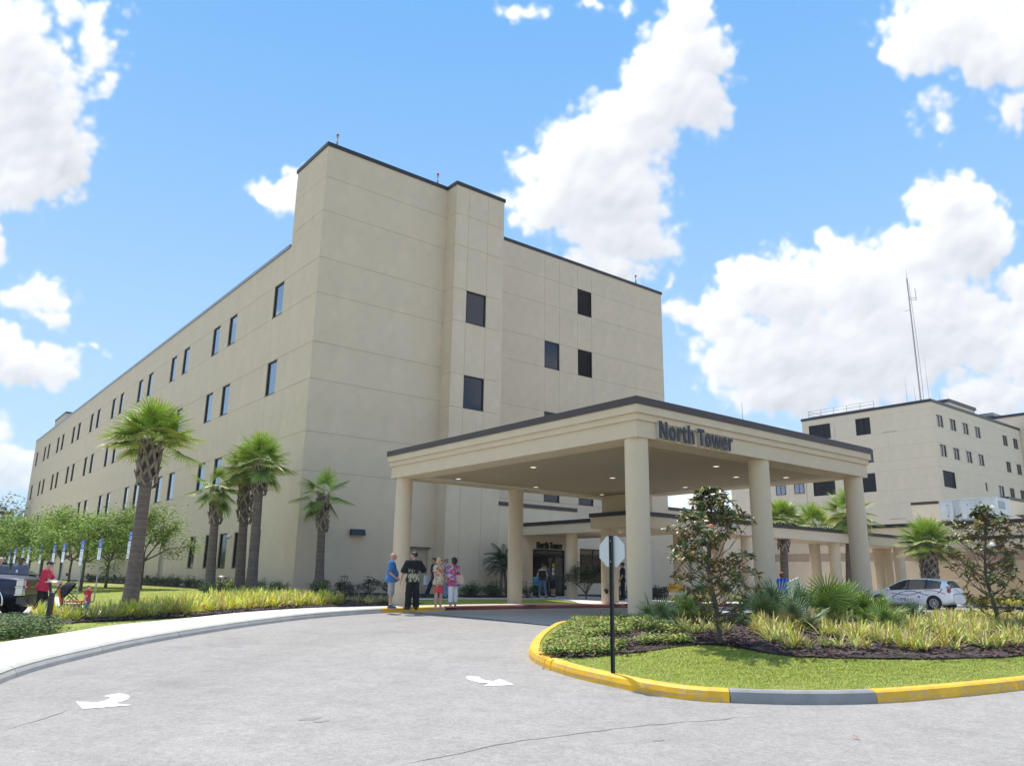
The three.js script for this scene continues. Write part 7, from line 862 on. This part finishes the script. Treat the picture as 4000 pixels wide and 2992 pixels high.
    const star = (cx, cy, r) => { x.fillStyle = '#2b3f9c'; x.beginPath(); for (let i = 0; i < 10; i++) { const a = -Math.PI / 2 + i * Math.PI / 5, q = i % 2 ? r * .42 : r; x.lineTo(cx + q * Math.cos(a), cy + q * Math.sin(a)); } x.fill(); }; star(545, 188, 34); star(612, 190, 9); star(85, 232, 18); x.fillStyle = '#26348f'; x.font = 'bold 78px sans-serif'; x.fillText('LIFE', 150, 275); x.fillStyle = '#c0202c'; x.font = '58px serif'; x.fillText('South', 290, 272); x.fillStyle = '#8d94b8'; x.font = '21px sans-serif'; x.fillText('Your Nonprofit Community', 430, 238); x.fillText('Blood Center', 490, 264); x.fillText('www.lifesouth.org', 470, 290); x.fillText('(888) 795-2707', 480, 315);
    for (const sd of [1, -1]) { const flip = document.createElement('canvas'); flip.width = W; flip.height = H; const f = flip.getContext('2d'); f.drawImage(c, 0, 0); const tx = new THREE.CanvasTexture(flip); tx.colorSpace = THREE.SRGBColorSpace; const pos = [], uv = [], N = 46; const zA = .88, zB = -2.06; for (let i = 0; i < N; i++) for (let k = 0; k < 6; k++) { const pt = (ii, kk) => { const z = lerp(zA, zB, ii / N), s = ringPt(z), y = lerp(s.yb + .16, s.ym - .025, kk / 6), ff = (y - s.yb) / (s.ym - s.yb), ww = ff < .45 ? lerp(.96, 1, clamp((y - s.yb - .10) / (.45 * (s.ym - s.yb) - .10), 0, 1)) : ff < .78 ? lerp(1, .995, (ff - .45) / .33) : lerp(.995, .965, (ff - .78) / .22); return [[sd * (s.w * ww + .0045), y, z], [sd > 0 ? ii / N : 1 - ii / N, (y - .32) / .72]]; }; const inArch = (q) => [1.38, -1.40].some((zz) => Math.hypot(q[0][2] - zz, q[0][1] - .34) < .39); const Q = [pt(i, k), pt(i + 1, k), pt(i + 1, k + 1), pt(i, k + 1)]; if (Q.some(inArch)) continue; for (const j of sd > 0 ? [0, 1, 2, 0, 2, 3] : [0, 2, 1, 0, 3, 2]) { pos.push(...Q[j][0]); uv.push(...Q[j][1]); } } mesh('side_print', rawGeo(pos, uv), phys({ map: tx, roughness: .35, clearcoat: .6 }), t); } }
  return t;
}
const whiteCar = phys({ color: lin(.90, .90, .91), roughness: .3, clearcoat: 1, clearcoatRoughness: .06 });
wagon('car', 'white hatchback wagon with red and blue ribbon print parked right of the canopy', [28.35, g(28.35, 13.75) - .005, 13.75], Math.PI, whiteCar, true);
{ const p = atD(20, 2230, 60); wagon('car', 'pale silver car mostly hidden behind the two men in grey shirts', [p.x, g(p.x, p.z), p.z], 1.57, phys({ color: lin(.62, .63, .65), roughness: .3, clearcoat: 1 }), false); }
// pickup, seen from its front wheel forward
{ const wh = G(24, 2412, -.03), tf = V(.87, 0, .493), tx = wh.x - 2.62 * tf.x + .90 * tf.z, tz = wh.z - 2.62 * tf.z - .90 * tf.x, t = thing('pickup_truck', 'dark navy pickup truck with chrome wheels and stacked amber headlamps at the left edge', 'pickup truck', [tx, g(wh.x, wh.z) - .03, tz], Math.atan2(tf.x, tf.z));
  const paint = phys({ color: lin(.006, .012, .045), roughness: .35, ior: 1.35, clearcoat: .35, clearcoatRoughness: .05 }), chrome = std({ color: lin(.75, .76, .78), roughness: .12, metalness: 1 });
  const raw = mk([[2.98, .90, .62, 1.02, 1.10, .80, 1.13], [2.9, .97, .55, 1.08, 1.16, .84, 1.19], [2.4, 1.0, .52, 1.12, 1.21, .84, 1.25], [1.9, 1.0, .52, 1.14, 1.24, .84, 1.28], [1.32, 1.0, .48, 1.16, 1.28, .82, 1.32], [.98, 1.0, .48, 1.17, 1.52, .76, 1.56], [.62, 1.0, .48, 1.18, 1.80, .70, 1.84], [.2, 1.0, .48, 1.18, 1.86, .69, 1.91], [-.9, 1.0, .48, 1.18, 1.86, .69, 1.91], [-1.2, 1.0, .48, 1.18, 1.80, .70, 1.85], [-1.32, 1.0, .48, 1.18, 1.30, .84, 1.31], [-2.8, 1.0, .52, 1.18, 1.30, .84, 1.31], [-2.9, .96, .55, 1.15, 1.27, .82, 1.28]]);
  const st = dense(raw, 2), zc = (i) => (st[i].z + st[i + 1].z) / 2; const [b, gl] = loftBody(st, (i) => zc(i) < 1.2 && zc(i) > -1.2, (i) => (zc(i) < 1.28 && zc(i) > .55) || (zc(i) < -1.2 && zc(i) > -1.33)); mesh('body', b, paint, t); mesh('windows', gl, carGlass, t);
  mesh('bonnet_crease', [tube([V(.52, 1.262, 2.85), V(.5, 1.30, 2.0), V(.5, 1.325, 1.35)], .012), tube([V(-.52, 1.262, 2.85), V(-.5, 1.30, 2.0), V(-.5, 1.325, 1.35)], .012)], paint, t);
  for (const sd of [1, -1]) { mesh('headlight', [slab(sd * .90 - .11, sd * .90 + .095, .94, 1.12, 2.80, 2.995), slab(sd * .90 - .11, sd * .90 + .095, .70, .88, 2.80, 2.995)], phys({ color: lin(.62, .62, .6), roughness: .1, clearcoat: 1 }), t); mesh('turn_signal', [slab(sd * .955 - .035, sd * .955 + .050, .965, 1.085, 2.79, 2.97), slab(sd * .955 - .035, sd * .955 + .050, .735, .855, 2.79, 2.97)], phys({ color: lin(.80, .27, .03), roughness: .15, clearcoat: 1, emissive: lin(.5, .16, .01), emissiveIntensity: .15 }), t); mesh('lamp_surround', [slab(sd * .90 - .12, sd * .90 + .105, .885, .93, 2.78, 3.0), slab(sd * .90 - .12, sd * .90 + .105, 1.125, 1.15, 2.78, 3.0), slab(sd * .90 - .12, sd * .90 + .105, .66, .695, 2.78, 3.0)], chrome, t);
    for (const z of [1.98, -1.72]) { const arc = []; for (let a = -.15; a <= Math.PI + .15; a += .2) arc.push(V(sd * 1.005, .44 + Math.sin(a) * .50, z + Math.cos(a) * .50)); mesh('arch_trim', tube(arc, .026, 30, 6), chrome, t); mesh('wheel_arch', cyl(.485, .485, .03, 0, -.015, 0, 36).rotateZ(Math.PI / 2).translate(sd * .992, .44, z), std({ color: lin(.008, .008, .008), roughness: 1 }), t); wheel(t, sd * .90, .41, z, .41, .275, 6, chrome, sd); }
    mesh('mirror', [slab(sd * 1.12 - .11, sd * 1.12 + .11, 1.18, 1.44, .88, .98), bar(V(sd * .92, 1.2, .95), V(sd * 1.05, 1.25, .93), .03)], M.black, t); mesh('door_gap', [slab(sd * 1.001 - .003, sd * 1.001 + .003, .56, 1.16, 1.12, 1.13), slab(sd * 1.001 - .003, sd * 1.001 + .003, .56, 1.16, .02, .03)], M.black, t); }
  mesh('grille', [slab(-.78, .78, .68, 1.13, 2.94, 2.985), ...[.76, .86, .96, 1.06].map((y) => slab(-.78, .78, y - .012, y + .012, 2.985, 3.01))], std({ color: lin(.2, .2, .21), roughness: .3, metalness: .8 }), t); mesh('grille_bar', slab(-.79, .79, .885, .935, 3.0, 3.03), chrome, t); mesh('bumper', [slab(-.99, .99, .40, .62, 2.86, 3.12), slab(-.8, .8, .32, .40, 2.9, 3.05)], std({ color: lin(.03, .03, .034), roughness: .4 }), t); mesh('number_plate', slab(-.16, .16, .46, .56, 3.12, 3.13), M.whitePaint, t); }
// stop sign from behind
{ const b = G(2398, 2630, .14), tp = atD(2398, 2092, Math.hypot(b.x - CAM.x, b.z - CAM.z)), h = tp.y - b.y, nrm = Fv.clone().multiplyScalar(Math.cos(.72)).addScaledVector(Rv, Math.sin(.72)), t = thing('stop_sign', 'back of an octagonal traffic sign on a thin dark post at the island kerb', 'traffic sign', [b.x, b.y - .1, b.z], Math.atan2(nrm.x, nrm.z)); const H = h + .1;
  mesh('post', [slab(-.024, .024, 0, H + .0, -.016, -.010), slab(-.030, -.022, 0, H, -.040, -.010), slab(.022, .030, 0, H, -.040, -.010)], std({ color: lin(.035, .042, .042), roughness: .5, metalness: .4 }), t); const holes = []; for (let y = .3; y < H - .02; y += .05) holes.push(cyl(.005, .005, .002, 0, -.001, 0, 8).rotateX(Math.PI / 2).translate(0, y, -.0172)); const hm = mesh('post_holes', holes, M.black, t); hm.userData.kind = 'stuff';
  const s = new THREE.Shape(), R = .255; for (let i = 0; i < 8; i++) { const a = Math.PI / 8 + i * Math.PI / 4; s[i ? 'lineTo' : 'moveTo'](R * Math.cos(a), R * Math.sin(a)); } s.closePath(); const plate = new THREE.ExtrudeGeometry(s, { depth: .004, bevelEnabled: false }); plate.translate(0, H - R * .95, -.004); mesh('plate', plate, std({ color: lin(.60, .61, .62), roughness: .42, metalness: .45 }), t); const f = plate.clone(); f.scale(1, 1, .3); f.translate(0, 0, .0015); mesh('face', f, std({ color: lin(.45, .02, .025), roughness: .4 }), t); for (const y of [H - .08, H - .40]) mesh('bolt', cyl(.010, .010, .012, 0, 0, 0, 8).rotateX(Math.PI / 2).translate(0, y, -.044), M.steel, t); mesh('face_text', (() => { const q = new TextGeometry('STOP', { font, size: .12, depth: .001, curveSegments: 3 }); q.computeBoundingBox(); q.translate(-q.boundingBox.max.x / 2, H - R * .95 - .06, .0032); return q; })(), M.whitePaint, t); }
// parking signs for disabled drivers
{ const c = document.createElement('canvas'); c.width = 96; c.height = 128; const x = c.getContext('2d'); x.fillStyle = '#1f55a8'; x.fillRect(0, 0, 96, 128); x.strokeStyle = '#f4f6fa'; x.lineWidth = 7; x.beginPath(); x.arc(46, 82, 24, .2, 4.2); x.stroke(); x.beginPath(); x.moveTo(44, 38); x.lineTo(46, 74); x.lineTo(68, 74); x.lineTo(76, 102); x.stroke(); x.fillStyle = '#f4f6fa'; x.beginPath(); x.arc(43, 25, 9, 0, 7); x.fill(); const tx = new THREE.CanvasTexture(c); tx.colorSpace = THREE.SRGBColorSpace;
  const c2 = document.createElement('canvas'); c2.width = 96; c2.height = 128; const y2 = c2.getContext('2d'); y2.fillStyle = '#eef0ef'; y2.fillRect(0, 0, 96, 128); y2.fillStyle = '#3a4a7a'; y2.font = 'bold 17px sans-serif'; y2.textAlign = 'center'; y2.fillText('PARKING', 48, 26); y2.fillText('BY', 48, 48); y2.fillText('PERMIT', 48, 70); y2.fillText('ONLY', 48, 92); const tx2 = new THREE.CanvasTexture(c2); tx2.colorSpace = THREE.SRGBColorSpace;
  const blue = std({ map: tx, roughness: .45 }), wht = std({ map: tx2, roughness: .45 }); const where = ['beside the leaning palm trunk', 'second from the leaning palm', 'third from the leaning palm', 'behind the bun of the woman in red', 'left of the woman in red', 'between the red shirted woman and badged man', 'right of the man with a badge', 'behind the man with a badge', 'left of the man with a badge', 'farthest left over the pickup bonnet'];
  [[516, 2074, 30.5], [397, 2103, 33.5], [328, 2108, 34.2], [255, 2122, 38], [217, 2127, 39.5], [163, 2147, 43], [116, 2146, 44], [93, 2147, 46.5], [60, 2165, 50], [40, 2160, 53]].forEach(([px, py, D], i) => { const p = atD(px, py, D), gy = g(p.x, p.z) + .12, h = clamp(p.y - gy, 2.0, 2.6), t = thing('parking_sign', 'blue and white parking sign on thin post, ' + where[i], 'parking sign', [p.x, gy - .1, p.z], 0, 'parking signs along the stalls'); const H = h + .1; mesh('post', [slab(-.03, .03, 0, H, -.026, -.02), slab(-.03, -.022, 0, H, -.05, -.026), slab(.022, .03, 0, H, -.05, -.026)].map((q) => q.rotateY(-Math.PI / 2 + .15)), M.galv, t); const pl = (w, hh, y, m, n) => { const q = new THREE.BoxGeometry(w, hh, .006); q.rotateY(-Math.PI / 2 + .15); q.translate(-.012, y, 0); mesh(n, q, m, t); }; pl(.305, .34, H - .17, blue, 'symbol_plate'); pl(.305, .42, H - .56, wht, 'text_plate'); if (i === 0 || i === 2) pl(.305, .15, H - .86, wht, 'fine_plate'); }); }
// bollard lights
function bollard(px, py, D, topPy, label) { const p = atD(px, py, D), gy = hUp(p.x, p.z), tp = atD(px, topPy, D), H = clamp(tp.y - gy, .9, 1.25), t = thing('bollard_light', label, 'bollard light', [p.x, gy - .05, p.z], .3); mesh('post', new THREE.CylinderGeometry(.062, .072, H * .78, 10).translate(0, H * .39, 0), M.bronze, t); for (const a of [.3, 2.4, 4.5]) mesh('arm', bar(V(Math.cos(a) * .055, H * .77, Math.sin(a) * .055), V(Math.cos(a) * .15, H * .97, Math.sin(a) * .15), .014, 6), M.bronze, t); mesh('lamp', new THREE.CylinderGeometry(.035, .045, .08, 12).translate(0, H * .80, 0), M.whitePaint, t); const pr = [[0, .055], [.09, .04], [.18, .0], [.185, -.012], [.17, -.02], [0, -.012]].map(([a, b]) => new THREE.Vector2(a, b)); mesh('cap', new THREE.LatheGeometry(pr, 28).translate(0, H + .0, 0), std({ color: lin(.22, .20, .18), roughness: .35, metalness: .6 }), t); }
bollard(184, 2449, 21.2, 2263, 'dark bollard light with a flat round cap beside the ground cover at the left');
bollard(856, 2340, 30.8, 2246, 'dark bollard light among the yellow grasses below the three palms');
bollard(1342, 2322, 33.0, 2248, 'dark bollard light in front of the blank tower wall');
// little yard sign, marker flag, litter
{ const p = atD(2640, 2336, 37), gy = hUp(p.x, p.z), c = document.createElement('canvas'); c.width = 128; c.height = 96; const x = c.getContext('2d'); const gr = x.createLinearGradient(0, 0, 128, 96); gr.addColorStop(0, '#d98a1e'); gr.addColorStop(.5, '#f0c25a'); gr.addColorStop(1, '#d98a1e'); x.fillStyle = gr; x.fillRect(0, 0, 128, 72); x.fillStyle = '#efe9da'; x.fillRect(0, 72, 128, 24); x.fillStyle = '#5a3a10'; x.font = 'bold 24px sans-serif'; x.fillText('EVENT', 12, 42); const tx = new THREE.CanvasTexture(c); tx.colorSpace = THREE.SRGBColorSpace; const t = thing('yard_sign', 'small orange yard sign on wire legs behind the near magnolia', 'yard sign', [p.x, gy, p.z], Math.atan2(-Fv.x, -Fv.z)); mesh('board', box(.62, .52, .012, 0, .62, 0), std({ map: tx, roughness: .6 }), t); const uv = t.children[0].geometry.attributes.uv; for (let i = 0; i < 24; i++) uv.setXY(i, [0, 1, 0, 1][i % 4], [1, 1, 0, 0][i % 4]); for (const s of [-.2, .2]) mesh('leg', bar(V(s, -.1, 0), V(s, .4, 0), .006, 5), M.steel, t); }
{ const p = atD(1178, 2338, 31.5), t = thing('paper_scrap', 'small white crumpled paper in the bed left of the men', 'litter', [p.x + .4, hUp(p.x, p.z) + .04, p.z], .4); const q = new THREE.IcosahedronGeometry(.07, 1), P = q.attributes.position; for (let i = 0; i < P.count; i++) { const k = .7 + .5 * hash2(Math.round(P.getX(i) * 900), Math.round(P.getY(i) * 900)); P.setXYZ(i, P.getX(i) * k, P.getY(i) * k * 1.1, P.getZ(i) * k); } q.computeVertexNormals(); mesh('paper', q, M.whitePaint, t); }
{ const p = G(2000 + 1487 / 1.106, 2300 + 643 / 1.106, 0), s = new THREE.Shape(); s.moveTo(0, -.05); s.quadraticCurveTo(.035, 0, 0, .055); s.quadraticCurveTo(-.035, 0, 0, -.05); const q = new THREE.ShapeGeometry(s, 6); q.rotateX(-1.35); solo('fallen_leaf', q, std({ color: lin(.34, .15, .04), side: THREE.DoubleSide }), 'small brown fallen leaf on the asphalt in front of the grey kerb length', 'leaf').position.set(p.x, p.y + .018, p.z); }
// kerb nose at the right edge
{ const c = smoothLine([[27, 20.0], [22, 20.8], [19.6, 21.4], [18.85, 22.2], [19.3, 23.1], [22, 24.0], [27, 25.0]], .35), k = structGroup('far_island_kerb'); kerbRun(k, c, [0, 9, 18, 27, 36, c.length - 1].filter((v, i, a) => v < c.length && a.indexOf(v) === i), () => M.kerbYellow, [[0, -.05], [.0, .08], [.03, .14], [.08, .17], [.3, .175], [.3, -.05]].map(([a, b]) => [a, b])); struct('far_island_lawn', drape(c.map(([x, z]) => [lerp(x, 23, .05), lerp(z, 22.4, .12)]), .13, .8), M.lawn); }
struct('road_line', drape([[16.6, 20.3], [20.6, 18.6], [20.7, 18.75], [16.7, 20.45]], .0, .6), M.marking);
// lamp post and wires at the far left
{ const p = atD(13, 2003, 62), t = thing('lamp_post', 'dark parking lot lamp post beyond the young trees at the left edge', 'street lamp', [p.x, g(p.x, p.z), p.z]); const H = p.y - g(p.x, p.z); mesh('pole', new THREE.CylinderGeometry(.07, .10, H, 10).translate(0, H / 2, 0), M.bronze, t); mesh('lamp_head', new THREE.CylinderGeometry(.45, .5, .16, 20).translate(.0, H, 0), M.bronze, t); }
{ const t = thing('power_line', 'thin overhead wires against the sky at the far left', 'power line'); for (const py of [1962, 1975, 2030, 2062]) { const a = atD(-400, py - 6, 170), b = atD(420, py + 10, 190), m = a.clone().lerp(b, .5); m.y -= .5; mesh('wire', tube([a, m, b], .022, 12, 4), M.bronze, t); } }
renderer.render(scene, camera);
